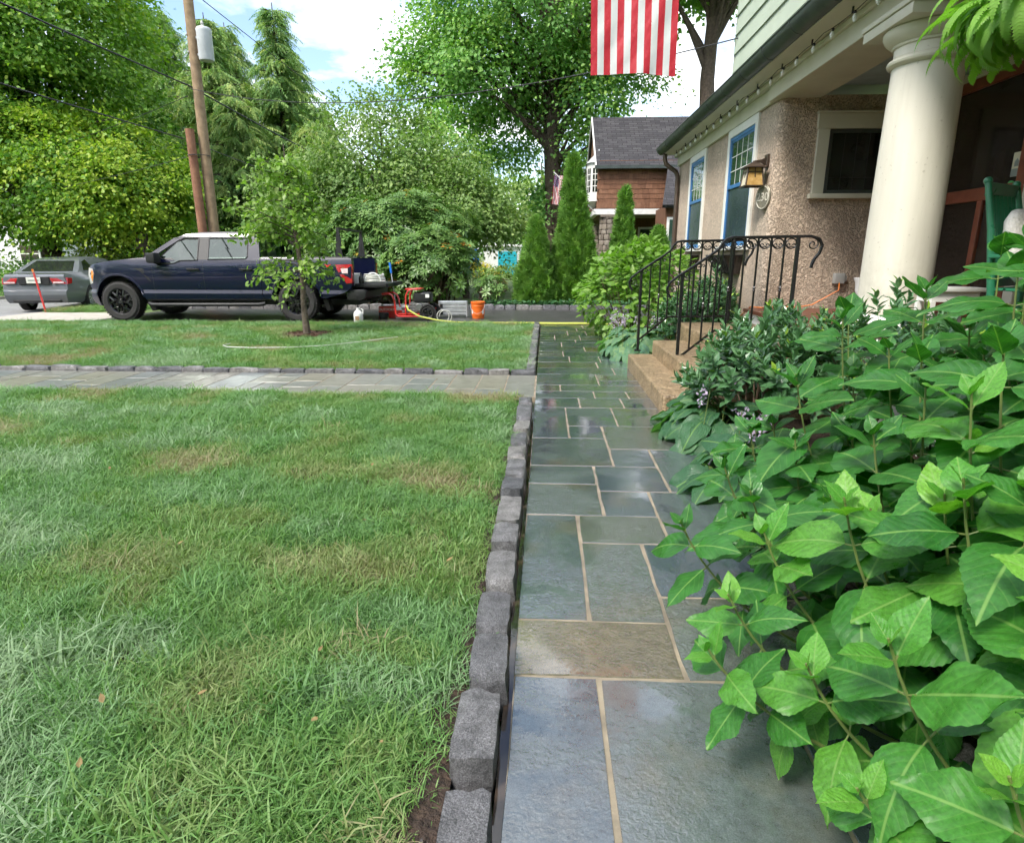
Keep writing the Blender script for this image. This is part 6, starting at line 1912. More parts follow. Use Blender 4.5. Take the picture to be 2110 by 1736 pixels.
def tree(name, label, base, top, tr, ells, ncl, lpc, cr, leaf, mat, bark, seed, tmpl=LEAF, group=None, cat='tree', shell=.5, flat=.55, zmin=.3, limbs=24, tint=0.0, lean=(0, 0), forks=None):
    t = thing(name, base, label, cat, group)
    P, d, nr, rnd, C0, r = crown_pts(ells, ncl, lpc, cr, seed, shell, flat, zmin)
    m = MB()
    b = Vector(base)
    n = 9
    tp = [b + Vector((lean[0] * (i / (n - 1)) + .25 * tr * math.sin(i * 1.3), lean[1] * (i / (n - 1)) + .25 * tr * math.cos(i * 1.7), top * i / (n - 1) - .1)) for i in range(n)]
    m.tube(tp, [tr * (1.35 if i == 0 else 1.0) * (1 - .78 * i / (n - 1)) for i in range(n)], 12)
    order = r.permutation(len(C0))[:limbs]
    for q in order:
        c = Vector(C0[q])
        f = min(.92, max(.18, (c.z - b.z) / top * .72))
        k = f * (n - 1)
        p0 = tp[int(k)].lerp(tp[min(n - 1, int(k) + 1)], k - int(k))
        pts = curve_pts(p0, c, Vector((0, 0, .10 * (c - p0).length)), 7)
        r0 = tr * .40 * (1 - .6 * f)
        m.tube(pts, [r0 * (1 - .85 * i / 6) for i in range(7)], 6)
    m.build('trunk', bark, t, smooth=True)
    scatter('crown', tmpl, P, d, nr, leaf * r.uniform(.7, 1.3, len(P)), rnd + tint, mat, t)
    return t
# tall tree in the middle, behind the flag
tree('shade_tree', 'tall dark green shade tree with a straight trunk behind the hanging flag', (.25, 28, 0), 15.5, .46,
     [((-.3, 28, 12.2), (5.2, 4.4, 4.4)), ((-2.8, 27.8, 9.0), (3.2, 3.0, 2.4)), ((2.0, 28.4, 8.4), (2.2, 2.2, 2.2)), ((-1.6, 28.6, 6.2), (1.8, 1.4, 1.1)), ((1.7, 28.4, 5.4), (1.4, 1.4, 1.3)), ((.5, 28.6, 3.4), (1.2, 1.0, .8))], 320, 215, .85, .165, 'oak_leaf', 'bark', 41, LEAF, limbs=44, shell=.35, flat=.6, zmin=2.2)
tree('shade_tree', 'tree with a dark leaning trunk rising behind the green upper storey', (6.2, 25, 0), 15, .42,
     [((5.4, 25, 13), (3.6, 3.6, 3.2)), ((3.6, 25, 11.2), (1.7, 2, 1.2))], 120, 110, .8, .19, 'oak_leaf', 'bark', 42, LOBED, limbs=24, shell=.35, zmin=5, lean=(-.8, 0))
# maples across the street at the left
tree('maple_tree', 'big maple with layered dark green foliage filling the upper left corner', (-18.9, 23.6, 0), 10.5, .40,
     [((-20.5, 24.5, 8.6), (6.0, 5.0, 5.6)), ((-18.2, 23.0, 4.4), (4.6, 3.6, 2.6)), ((-17.2, 23.0, 9.6), (3.0, 3.0, 3.4))], 560, 230, .85, .155, 'maple_leaf', 'bark', 43, LEAF, limbs=40, shell=.45, flat=.42, zmin=1.6, tint=.06)
tree('maple_tree', 'yellow green maple spreading towards the utility pole', (-16.4, 23.2, 0), 5.8, .22,
     [((-15.6, 22.6, 4.0), (2.9, 2.6, 1.9)), ((-14.6, 22.8, 3.2), (1.8, 2.0, 1.4)), ((-16.5, 22.6, 5.0), (2.2, 2.2, 1.5))], 280, 200, .62, .135, 'maple_leaf', 'bark', 44, LEAF, limbs=26, shell=.5, flat=.42, zmin=1.2, tint=.34)
# loose pale green trees behind the rhododendron
LG = 'pale green trees behind the rhododendron'
tree('loose_tree', 'loose pale green tree rising highest above the rhododendron', (-5.4, 21.6, 0), 5.6, .13, [((-5.6, 21.6, 4.0), (2.3, 1.9, 2.5)), ((-3.9, 21.4, 3.5), (2.0, 1.7, 1.8)), ((-6.9, 21.8, 2.6), (1.7, 1.5, 1.8))], 340, 85, .55, .125, 'loose_leaf', 'bark_grey', 45, LEAF, LG, limbs=36, shell=.35, flat=.8, zmin=.3)
tree('loose_tree', 'rounded pale green tree just left of the gap with the shed', (-2.6, 20.6, 0), 3.6, .10, [((-2.7, 20.6, 2.7), (1.5, 1.4, 1.3)), ((-1.5, 20.8, 2.3), (.95, 1.0, .75))], 220, 85, .45, .115, 'loose_leaf', 'bark_grey', 46, LEAF, LG, limbs=26, shell=.35, flat=.8, zmin=2.05)
tree('loose_tree', 'brownish topped tree behind the pale green ones', (-4.4, 25.5, 0), 6.8, .16, [((-4.2, 25.5, 5.2), (2.0, 1.8, 1.7)), ((-5.4, 25.6, 3.6), (2.0, 1.8, 1.6))], 150, 70, .6, .16, 'oak_leaf', 'bark_grey', 47, LEAF, LG, limbs=24, shell=.4, zmin=.5, tint=.2)
tree('loose_tree', 'pale green tree between the utility pole and the young tree', (-8.3, 22.5, 0), 4.4, .12, [((-8.4, 22.5, 2.9), (1.9, 1.7, 1.7))], 170, 80, .55, .125, 'loose_leaf', 'bark_grey', 48, LEAF, LG, limbs=20, shell=.35, flat=.8, zmin=.3, tint=-.06)
tree('loose_tree', 'light green tree filling the gap behind the shed and trunk', (-.4, 50, 0), 8.2, .2, [((-2.0, 50, 5.0), (3.4, 3, 2.6)), ((2.2, 52, 4.6), (3, 3, 2.6))], 150, 80, .9, .28, 'loose_leaf', 'bark_grey', 49, LEAF, LG, limbs=16, shell=.35, zmin=2.0, tint=.15)
tree('loose_tree', 'pale green tree low between the pole and the pickup cab', (-7.4, 20.6, 0), 3.4, .1, [((-7.6, 20.6, 2.0), (1.5, 1.3, 1.4))], 150, 85, .5, .12, 'loose_leaf', 'bark_grey', 50, LEAF, LG, limbs=20, shell=.35, flat=.8, zmin=.3)
# conifers behind the pole
def conifer(label, x, y, h, rad, seed, tint=0.0, bare=.12, ragged=.25):
    t = thing('conifer', (x, y, 0), label, 'tree', 'conifers behind the utility pole')
    r = np.random.default_rng(seed)
    m = MB().tube([(x, y, -.1), (x + .1, y, h * .5), (x, y, h)], [.26, .16, .02], 10)
    P, d, nr, rn, sz = [], [], [], [], []
    z = h * bare
    while z < h * .985:
        f = (z - h * bare) / (h * (1 - bare))
        L = rad * (1 - f) ** .75 * r.uniform(1 - ragged, 1.1) * (1 + .28 * math.sin(z * 1.7 + seed) + .18 * math.sin(z * 4.1 + seed)) + .3
        a = r.uniform(0, 2 * PI)
        nb = r.integers(4, 7)
        for k in range(nb):
            aa = a + 2 * PI * k / nb + r.uniform(-.4, .4)
            LL = L * r.uniform(.45, 1.3)
            dr = np.array([math.cos(aa), math.sin(aa), 0])
            rise = r.uniform(.0, .3)
            tip = np.array([x, y, z]) + dr * LL + UP * (LL * rise - .18 * LL)
            m.tube([Vector((x, y, z)), Vector(np.array([x, y, z]) + dr * LL * .5 + UP * LL * .5 * rise), Vector(tip)], [.045 * (1 - f) + .012, .025, .006], 5)
            ns = int(10 + LL * 16)
            for q in range(ns):
                s_ = r.uniform(.15, 1.0)
                p = np.array([x, y, z]) + dr * LL * s_ + UP * (LL * s_ * rise - .18 * LL * s_ * s_)
                side = np.array([-dr[1], dr[0], 0]) * r.uniform(-1, 1)
                dd = dr * .7 + side * .9 - UP * r.uniform(.1, .9)
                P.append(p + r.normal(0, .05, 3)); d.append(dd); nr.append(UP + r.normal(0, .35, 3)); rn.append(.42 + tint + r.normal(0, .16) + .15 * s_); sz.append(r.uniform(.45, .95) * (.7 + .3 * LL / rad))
        z += r.uniform(.16, .30) * (h / 12)
    m.build('trunk', 'bark', t, smooth=True)
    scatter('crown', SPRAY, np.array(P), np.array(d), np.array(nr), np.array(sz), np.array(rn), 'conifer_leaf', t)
conifer('ragged conifer with the highest top, right of the pole', -13.6, 34, 13.3, 2.6, 61, .02, .10, .45)
conifer('broad conifer directly behind the transformer', -16.6, 33, 12.6, 3.3, 62, .08)
conifer('conifer left of the pole, rising behind the yellow green maple', -19.4, 34, 13.2, 3.2, 63, .0)
conifer('lower conifer between the pole and the ragged one', -14.6, 31, 8.6, 2.8, 64, .12, .06)
conifer('thin twiggy conifer at the left of the group', -22.2, 36, 15.0, 2.6, 65, .0, .2, .5)
conifer('small conifer at the right end of the group', -11.6, 33, 7.8, 2.3, 66, .15, .05)
conifer('wide olive conifer filling the back between maple and pole', -18.0, 38, 13.8, 4.0, 67, .10, .04)
conifer('tall faded conifer behind the ragged one', -14.8, 39, 12.6, 3.6, 68, .06, .04, .4)
conifer('bushy conifer low behind the pole', -12.9, 37, 9.4, 3.0, 69, .18, .03)
# arborvitae
def arborvitae(label, x, y, h, rad, seed):
    t = thing('arborvitae', (x, y, 0), label, 'shrub', 'clipped arborvitae beyond the driveway')
    r = np.random.default_rng(seed)
    n = int(2300 * h * rad)
    f = r.beta(1.0, 1.25, n)
    a = r.uniform(0, 2 * PI, n)
    lump = 1 + .12 * np.sin(a * 3 + f * 9 + seed) + .09 * np.sin(a * 7 - f * 21)
    rr = rad * 1.08 * np.clip((1 - f) ** .78, 0, 1) * np.minimum(1, .84 + f * 2.0) * lump * (.80 + .22 * np.sqrt(r.random(n)))
    P = np.stack([x + rr * np.cos(a), y + rr * np.sin(a), .06 + f * h], 1)
    out = np.stack([np.cos(a), np.sin(a), np.zeros(n)], 1)
    d = norm(out * .55 + UP * .8 + r.normal(0, .38, (n, 3)))
    tang = np.stack([-np.sin(a), np.cos(a), np.zeros(n)], 1)
    nr = norm(out * .7 + tang * r.normal(0, .9, n)[:, None] + r.normal(0, .2, (n, 3)))
    MB().tube([(x, y, -.1), (x, y, h * .9)], [.06, .01], 8).build('trunk', 'bark', t)
    MB().lathe([(rad * .55, .10), (rad * .72, h * .2), (rad * .45, h * .55), (.03, h * .9)], (x, y, 0), 14).build('inner_mass', 'bark', t, smooth=True)
    scatter('foliage', FAN, P, d, nr, r.uniform(.12, .24, n), .45 + r.normal(0, .22, n) + .15 * np.sin(a * 5 + f * 23), 'arbor_leaf', t)
arborvitae('shortest arborvitae cone, left of the tall one', -.27, 16.85, 2.15, .50, 71)
arborvitae('tallest arborvitae spire beside the small flag', .70, 17.2, 3.72, .54, 72)
arborvitae('bushy lower arborvitae leaning on the right of the tall one', 1.02, 17.0, 2.0, .42, 73)
arborvitae('slim arborvitae in front of the shingled house', 2.08, 17.6, 2.95, .36, 74)
arborvitae('small arborvitae partly behind the downspout', 3.05, 17.8, 1.95, .50, 75)
# rhododendron bank
def rhodo(label, x, y, rx, ry, h, n, seed, size=.15):
    t = thing('rhododendron', (x, y, 0), label, 'shrub', 'rhododendrons behind the driveway')
    r = np.random.default_rng(seed)
    dr = norm(r.normal(size=(n, 3)) * np.array([1, 1, .8]))
    dr[:, 2] = np.abs(dr[:, 2]) * np.sign(r.random(n) - .22)
    lump = 1 + .14 * np.sin(dr[:, 0] * 6 + seed) * np.cos(dr[:, 2] * 7) + .10 * np.sin(dr[:, 1] * 9)
    s_ = (.72 + .28 * np.sqrt(r.random(n))) * lump
    P = np.stack([x + dr[:, 0] * rx * s_, y + dr[:, 1] * ry * s_, h * .52 + dr[:, 2] * h * .5 * s_], 1)
    P[:, 2] = np.maximum(P[:, 2], .10 + .2 * r.random(n))
    d = norm(dr * .8 + UP * .6 + r.normal(0, .3, (n, 3)))
    m = MB()
    for k in range(0, n, max(1, n // 40)):
        p1 = Vector(P[k])
        p0 = Vector((x + r.normal(0, rx * .25), y + r.normal(0, ry * .2), -.05))
        m.tube(curve_pts(p0, p1, (0, 0, .1), 5), [.03, .025, .02, .014, .006], 5)
    m.build('stems', 'twig', t)
    scatter('foliage', WHORL, P, d, norm(rand_dirs(n, r)), size * r.uniform(.75, 1.25, n), .45 + r.normal(0, .17, n) + (r.random(n) < .02) * .55, 'rhodo_leaf', t)
rhodo('large rhododendron with some orange leaves right behind the truck bed', -4.3, 18.2, 2.3, 1.4, 2.95, 2400, 81, .18)
rhodo('rhododendron arching low beside the pressure washer', -3.15, 17.2, 1.25, 1.0, 2.0, 950, 82, .17)
rhodo('rhododendron behind the pickup cab, left of the young tree', -6.3, 18.6, 1.5, 1.1, 2.1, 900, 83)
rhodo('sparse low rhododendron branch behind the orange bucket', -1.45, 16.7, .45, .5, .85, 90, 84, .14)
# smaller planting across the street and beyond
def bush(name, label, x, y, rx, ry, h, n, leaf, mat, seed, tmpl=LEAF, cat='shrub', group=None):
    t = thing(name, (x, y, 0), label, cat, group)
    P, d, nr, rnd, C0, r = crown_pts([((x, y, h * .5), (rx, ry, h * .5))], max(20, n // 40), 40, min(rx, h) * .25, seed, .6, .8, 0)
    scatter('foliage', tmpl, P, d, nr, leaf * r.uniform(.7, 1.3, len(P)), rnd, mat, t)
    m = MB()
    for k in range(7):
        m.tube([(x + r.normal(0, .08), y, -.15), tuple(C0[k])], [.03, .008], 5)
    m.build('stems', 'twig', t)
bush('golden_shrub', 'rounded golden green shrub across the street beside the sign', -15.9, 22.4, 1.15, 1.0, 1.9, 3600, .10, 'hedge_leaf', 91)
bush('golden_shrub', 'small golden shrub to the right of the brown sign', -12.9, 22.8, .8, .8, 1.7, 1600, .10, 'hedge_leaf', 92)
bush('dark_shrub', 'low dark shrub behind the parked sedan', -19.2, 22.3, 1.9, 1.0, 1.15, 2600, .11, 'oak_leaf', 93)
bush('dark_shrub', 'dark shrub mass below the conifers', -17.5, 30, 3.4, 1.4, 2.4, 4200, .17, 'oak_leaf', 94)
bush('dark_shrub', 'dark leafy understorey right of the utility pole base', -11.4, 27, 2.6, 1.3, 2.6, 3600, .16, 'oak_leaf', 95)
bush('yellow_shrub', 'yellow flowering shrub in front of the shed', -3.9, 40, 1.4, .9, 1.15, 1500, .13, 'yellow_leaf', 96)
bush('yellow_shrub', 'yellow flowers beside the tall trunk', 1.05, 36, .5, .5, .8, 500, .12, 'yellow_leaf', 97)
bush('meadow_shrub', 'long low pale green border in front of the shed', -1.5, 37, 3.2, .7, .75, 2400, .12, 'loose_leaf', 98)
bush('dark_shrub', 'shrub left of the gap, behind the bucket rhododendron', -6.8, 38, 1.6, 1.4, 2.6, 2600, .16, 'rhodo_leaf', 99)
bush('dark_shrub', 'green shrub between the arborvitae and the shingled porch', 1.75, 19.6, .9, .7, 1.2, 1500, .10, 'oak_leaf', 100)
# distant woods that read as one mass
r9 = np.random.default_rng(5)
Pd, dd_, nd_, rd_ = [], [], [], []
for a, b, y0, hh, nn in ((-150, -55, 75, 13, 150), (-60, -20, 68, 12, 110), (-22, 12, 95, 11, 90), (10, 120, 80, 12, 130)):
    for _ in range(nn):
        c = np.array([r9.uniform(a, b), y0 + r9.uniform(0, 14), r9.uniform(.8, hh)])
        k = 120
        o_ = r9.normal(size=(k, 3)) * np.array([1.7, 1.3, 1.1])
        Pd.append(c + o_); dd_.append(r9.normal(size=(k, 3)) - UP * .3); nd_.append(r9.normal(size=(k, 3)) * .5 + UP); rd_.append(np.full(k, r9.normal(.5, .18)) + r9.normal(0, .1, k))
props(scatter('treeline', LEAF, np.concatenate(Pd), np.concatenate(dd_), np.concatenate(nd_), r9.uniform(.35, .65, sum(len(p) for p in Pd)), np.concatenate(rd_), 'oak_leaf', None), 'distant belt of dark green woods beyond the houses', 'woods', None, 'stuff')
Pd, dd_, nd_, rd_ = [], [], [], []  # trees added out of view to darken reflections in the truck and windows
for a, b, y0, hh, nn in ((-45, 30, -24, 15, 240), (-70, -40, -10, 11, 60)):
    for _ in range(nn):
        c = np.array([r9.uniform(a, b), y0 + r9.uniform(-5, 5), r9.uniform(.8, hh)])
        k = 70
        Pd.append(c + r9.normal(size=(k, 3)) * np.array([1.5, 1.3, 1.1])); dd_.append(r9.normal(size=(k, 3)) - UP * .3); nd_.append(r9.normal(size=(k, 3)) * .5 + UP); rd_.append(np.full(k, r9.normal(.5, .18)))
props(scatter('treeline', LEAF, np.concatenate(Pd), np.concatenate(dd_), np.concatenate(nd_), r9.uniform(.6, 1.1, sum(len(p) for p in Pd)), np.concatenate(rd_), 'oak_leaf', None), 'unseen belt of trees added behind the camera for dark reflections', 'woods', None, 'stuff')
# ivy along the back of the driveway
n = 2600
P = np.stack([r9.uniform(-1.9, 2.6, n), 16.2 + np.abs(r9.normal(0, .28, n)), r9.uniform(.03, .20, n)], 1)
props(scatter('ivy', LOBED, P, norm(r9.normal(size=(n, 3)) * np.array([1, 1, .3]) - UP * .1), UP + r9.normal(0, .35, (n, 3)) + np.array([0, -.4, 0]), r9.uniform(.05, .09, n), r9.random(n), 'ivy_leaf', None), 'ivy groundcover spilling along the driveway kerb', 'ivy', None, 'stuff')
# young tree on the far lawn
yt = thing('young_tree', (-4.0, 10.3, 0), 'slim young tree with bright leaves in a mulch ring on the far lawn', 'tree')
tpts = [(-4.0, 10.3, -.02), (-4.02, 10.3, .5), (-4.0, 10.3, 1.0), (-4.06, 10.32, 1.6), (-4.10, 10.3, 2.3), (-4.13, 10.3, 3.0)]
tm_ = MB().tube(tpts, [.065, .047, .042, .034, .022, .006], 10)
r = np.random.default_rng(17)
P, d, nr, rn = [], [], [], []
for k in range(62):
    f = r.uniform(.20, 1.0)
    z0 = .62 + f * 2.0
    x0 = float(np.interp(z0, [q[2] for q in tpts], [q[0] for q in tpts]))
    a = r.uniform(0, 2 * PI)
    L = (1.0 - .55 * abs(f - .42) / .58) * r.uniform(.55, 1.0) * 1.18
    dr = np.array([math.cos(a), math.sin(a), 0])
    if dr[0] > 0:
        L *= 1 - .42 * dr[0]
    p0 = np.array([x0, 10.3, z0])
    p1 = p0 + dr * L + UP * r.uniform(-.12, .42) * L - UP * (.32 * (f < .35))
    tm_.tube(curve_pts(p0, p1, (0, 0, .08), 5), [.012, .010, .008, .005, .002], 5)
    nl = int(20 + 42 * L)
    for q in range(nl):
        s_ = r.uniform(.2, 1.05)
        c = p0 + (p1 - p0) * s_ + UP * .08 * math.sin(PI * min(1, s_)) + r.normal(0, .065, 3)
        P.append(c); d.append(dr * .5 + r.normal(0, .7, 3) - UP * .35); nr.append(UP + r.normal(0, .45, 3)); rn.append(.5 + r.normal(0, .2))
tm_.build('trunk', 'bark_grey', yt, smooth=True)
scatter('crown', LEAF6, np.array(P), np.array(d), np.array(nr), r.uniform(.07, .12, len(P)), np.array(rn), 'sapling_leaf', yt)
mr = MB()
V = [(-4.0, 10.3, .045)]
nn = 30
for ring, (rr, zz_) in enumerate(((.25, .05), (.40, .035), (.50, -.01))):
    for i in range(nn):
        a = 2 * PI * i / nn
        k = rr * random.uniform(.9, 1.1)
        V.append((-4.0 + k * math.cos(a), 10.3 + k * math.sin(a), zz_ + random.uniform(-.01, .012)))
F = [(0, i + 1, (i + 1) % nn + 1) for i in range(nn)]
for q in range(2):
    F += [(1 + q * nn + i, 1 + (q + 1) * nn + i, 1 + (q + 1) * nn + (i + 1) % nn, 1 + q * nn + (i + 1) % nn) for i in range(nn)]
mr.add(V, F).build('mulch_ring', 'mulch', kind='structure')
n = 700
a, q = r.uniform(0, 2 * PI, n), .44 * np.sqrt(r.random(n))
ch = scatter('mulch_chips', NARROW, np.stack([-4 + q * np.cos(a), 10.3 + q * np.sin(a), np.full(n, .05)], 1), r.normal(size=(n, 3)) * np.array([1, 1, .25]), UP + r.normal(0, .3, (n, 3)), r.uniform(.03, .07, n), r.random(n), 'mulch')
props(ch, 'wood chips heaped round the foot of the young tree', 'mulch', None, 'stuff')
# ------------------------------------------------------------------ big-leaved plants by the walk
def big_leaf(seed, wmax=.36, tipv=1.0, droop=.25, fold=.22, serr=.007, nv=26, wave=.018, heart=False):
    r = random.Random(seed)
    us = [-1, -.72, -.36, 0, .36, .72, 1]
    V, UV, F = [], [], []
    for j in range(nv + 1):
        v = j / nv
        if heart:
            w = wmax * (math.sin(PI * min(1, .16 + v * .84)) ** .75) * (1 - .15 * v)
        else:
            w = wmax * (math.sin(PI * v ** .82) ** .95) * (1 - .28 * v) * 1.12 + (.012 if v < .03 else 0)
        if v > .985:
            w = 0.002
        s = serr * (1 if j % 2 == 0 else -1)
        for u in us:
            x = u * (w + (s if abs(u) > .9 and .06 < v < .96 else 0))
            z = fold * abs(x) * (1 - .5 * v) - .55 * x * x - droop * v * v + wave * math.sin(v * 15 + u * 2 + seed) * abs(u)
            V.append((x, v * (1 - .10 * droop * v), z))
            UV.append((.5 + x / (2 * wmax), v))
    m = len(us)
    for j in range(nv):
        for i in range(m - 1):
            k = j * m + i
            F.append((k, k + 1, k + m + 1, k + m))
    return V, UV, F
def leaf_data(seed, mat, **kw):
    V, UV, F = big_leaf(seed, **kw)
    me = bpy.data.meshes.new('leaf')
    me.from_pydata(V, [], F)
    ul = me.uv_layers.new(name='UVMap')
    ul.data.foreach_set('uv', np.array([UV[l.vertex_index] for l in me.loops], dtype=np.float32).ravel())
    me.materials.append(MATS[mat])
    me.polygons.foreach_set('use_smooth', np.ones(len(me.polygons), dtype=bool))
    return me
def leaf_matrix(p, d, n, L, w=1.0):
    d = Vector(d).normalized()
    x = d.cross(Vector(n))
    if x.length < 1e-4:
        x = d.cross(Vector((1, .2, 0)))
    x.normalize()
    z = x.cross(d)
    return Matrix.Translation(Vector(p)) @ Matrix((x, d, z)).transposed().to_4x4() @ Matrix.Diagonal((L * w, L, L, 1))
def place_leaves(parent, items, cap, joined_mat):
    """items: (matrix, mesh); the nearest 'cap' become parts, the rest one mass of the same leaves"""
    c = Vector(cam.location)
    items.sort(key=lambda q: (q[0].translation - c).length)
    for M, me in items[:cap]:
        inst('leaf', me, M, parent)
    rest = items[cap:]
    if not rest:
        return
    VV, FF, UU = [], [], []
    k = 0
    org = np.array(ORG[parent.name])
    cache = {}
    for M, me in rest:
        if me.name not in cache:
            co = np.empty(len(me.vertices) * 3, dtype=np.float32); me.vertices.foreach_get('co', co)
            lv = np.empty(len(me.loops), dtype=np.int32); me.loops.foreach_get('vertex_index', lv)
            uv = np.empty(len(me.loops) * 2, dtype=np.float32); me.uv_layers[0].data.foreach_get('uv', uv)
            cache[me.name] = (co.reshape(-1, 3), lv.reshape(-1, 4), uv)
        co, lv, uv = cache[me.name]
        A = np.array(M)
        VV.append(co @ A[:3, :3].T + A[:3, 3])
        FF.append(lv + k)
        UU.append(uv)
        k += len(co)
    o = np_mesh('foliage', np.concatenate(VV), [np.concatenate(FF)], joined_mat, parent, smooth=True)
    ul = o.data.uv_layers.new(name='UVMap')
    ul.data.foreach_set('uv', np.concatenate(UU))
    o['kind'] = 'stuff'
HL = [leaf_data(i, 'hydrangea_leaf', wmax=.315 + .022 * (i % 4), droop=.06 + .11 * (i % 5), fold=.10 + .09 * (i % 4), wave=.012 + .012 * (i % 3)) for i in range(14)]
HY = [leaf_data(20 + i, 'hydrangea_young', wmax=.30 + .02 * (i % 3), droop=.04 + .08 * (i % 3), fold=.30 + .1 * (i % 2)) for i in range(5)]
HS = [leaf_data(40 + i, 'hydrangea_pale', wmax=.32 + .02 * (i % 3), droop=.12 + .10 * (i % 3), fold=.2) for i in range(6)]
NODE = [(.012, .30, 32, True), (.042, .58, 50, True), (.105, .95, 68, False), (.19, 1.0, 80, False), (.28, .98, 88, False), (.38, .9, 95, False)]
def shoot(parent, items, tip, base, L=.17, nodes=5, seed=0, young=True, az0=None, stem='green_stem', pale_leaf=False):
    r = random.Random(seed)
    tip, base = Vector(tip), Vector(base)
    mid = Vector((base.x * .22 + tip.x * .78, base.y * .22 + tip.y * .78, base.z + .30 * (tip.z - base.z)))
    pts = [base.lerp(mid, t).lerp(mid.lerp(tip, t), t) for t in [i / 11 for i in range(12)]]
    MB().tube(pts, [.0062 - .0034 * i / 11 for i in range(12)], 7).build('stem', stem, parent, smooth=True)
    ln_ = [0]
    for a, b in zip(pts[:-1], pts[1:]):
        ln_.append(ln_[-1] + (b - a).length)
    tot = ln_[-1]
    az = r.uniform(0, 2 * PI) if az0 is None else az0
    for k in range(nodes):
        s, sz, ang, yg = NODE[k]
        s *= L / .17
        if s > tot * .93:
            break
        q = tot - s
        i = max(j for j in range(12) if ln_[j] <= q + 1e-9)
        i = min(i, 10)
        p = pts[i].lerp(pts[i + 1], (q - ln_[i]) / max(1e-6, ln_[i + 1] - ln_[i]))
        ax = (pts[i + 1] - pts[i]).normalized()
        e1_ = ax.cross(Vector((.3, .1, 1)) if abs(ax.z) < .9 else Vector((1, 0, 0))).normalized()
        e2_ = ax.cross(e1_)
        for s2 in (0, PI):
            a = az + k * PI / 2 + s2 + r.uniform(-.18, .18)
            rad = e1_ * math.cos(a) + e2_ * math.sin(a)
            an = R(ang + r.uniform(-10, 10))
            d = ax * math.cos(an) + rad * math.sin(an)
            d += Vector((0, 0, -.10 if k > 1 else .05))
            nrm = ax * math.sin(an) - rad * math.cos(an) + Vector((-.30, -.26, .30))
            ll = L * sz * r.uniform(.88, 1.12)
            pet = .10 * ll if k > 0 else 0
            if pet > 0:
                MB().tube([p, p + d.normalized() * pet], .0022, 5).build('petiole', stem, parent)
            me = r.choice(HS if pale_leaf else (HY if (yg and young) else HL))
            items.append((leaf_matrix(p + d.normalized() * pet, d, nrm, ll), me))
# foreground hydrangea
hb = thing('hydrangea', (1.5, 1.6, 0), 'big wet hydrangea with broad toothed leaves crowding over the walk', 'shrub')
items = []
key = [((.64, 1.04, .62), (1.30, .95, 0), .165, .35), ((.75, 1.49, .72), (1.30, 1.40, 0), .175, .9), ((1.02, 1.51, .95), (1.40, 1.45, 0), .175, .2), ((.72, .82, .53), (1.25, .70, 0), .15, .8),
       ((.61, 2.03, .62), (1.25, 1.95, 0), .165, .3), ((.42, 1.78, .52), (1.15, 1.70, 0), .125, .6), ((.48, 1.46, .46), (1.15, 1.38, 0), .13, 1.0), ((.61, 1.62, .57), (1.25, 1.5, 0), .15, .1),
       ((.93, 2.32, .86), (1.45, 2.2, 0), .18, .5), ((1.35, 2.88, .96), (1.6, 2.7, 0), .19, .9), ((1.45, 2.5, 1.06), (1.65, 2.35, 0), .185, .3), ((1.20, 2.04, .93), (1.5, 1.95, 0), .175, .8),
       ((1.43, 2.02, 1.16), (1.7, 1.9, 0), .18, 1.2), ((1.17, 1.65, 1.02), (1.55, 1.6, 0), .175, .6), ((.40, 1.33, .39), (1.15, 1.25, 0), .11, .2), ((.91, 1.32, .82), (1.40, 1.25, 0), .175, 1.3),
       ((.58, 1.21, .44), (1.2, 1.1, 0), .14, .7), ((.95, 1.78, .79), (1.4, 1.7, 0), .175, .0), ((.64, 1.84, .60), (1.25, 1.75, 0), .15, 1.1), ((.60, .99, .33), (1.2, .9, 0), .12, .4), ((.90, .98, .72), (1.35, .9, 0), .165, .1),
       ((1.62, 2.25, 1.24), (1.8, 2.1, 0), .18, .4), ((1.80, 2.65, 1.22), (1.95, 2.5, 0), .18, 1.1), ((1.42, 1.72, 1.24), (1.65, 1.6, 0), .175, .9), ((1.66, 1.95, 1.34), (1.85, 1.8, 0), .18, .2), ((1.95, 2.45, 1.34), (2.05, 2.3, 0), .18, .7), ((1.28, 1.38, 1.08), (1.55, 1.3, 0), .175, .5), ((1.20, 2.6, .98), (1.5, 2.5, 0), .18, .3)]
for i, (tp_, bs_, L, az) in enumerate(key):
    tp_ = (tp_[0], tp_[1], tp_[2] + .13 * max(0, min(1, (tp_[0] - .85) / .5)))
    shoot(hb, items, tp_, bs_, L * 1.24, 6, 100 + i, True, az)
rr_ = random.Random(77)
cnt = 0
while cnt < 62:
    X, Y = rr_.uniform(.78, 2.3), rr_.uniform(.35, 2.75)
    z = float(np.interp(X, [.45, .75, 1.0, 1.45, 2.3], [.38, .60, .84, 1.12, 1.30])) + rr_.uniform(-.24, .04)
    if X / max(Y, .01) > 1.9:
        continue
    shoot(hb, items, (X, Y, z), (X + rr_.uniform(.2, .5), Y + rr_.uniform(-.1, .1), 0), rr_.uniform(.17, .225), 5, 300 + cnt, rr_.random() < .7)
    cnt += 1
for k in range(480):
    X, Y = rr_.uniform(.85, 2.3), rr_.uniform(.3, 2.9)
    z = rr_.uniform(.08, max(.2, float(np.interp(X, [.75, 1.0, 1.45, 2.3], [.40, .58, .80, .95]))))
    a = rr_.uniform(0, 2 * PI)
    items.append((leaf_matrix((X, Y, z), (math.cos(a), math.sin(a), rr_.uniform(-.5, .2)), (rr_.uniform(-.9, 0), rr_.uniform(-.8, 0), 1), rr_.uniform(.14, .22)), rr_.choice(HL)))
place_leaves(hb, items, 300, 'hydrangea_leaf')
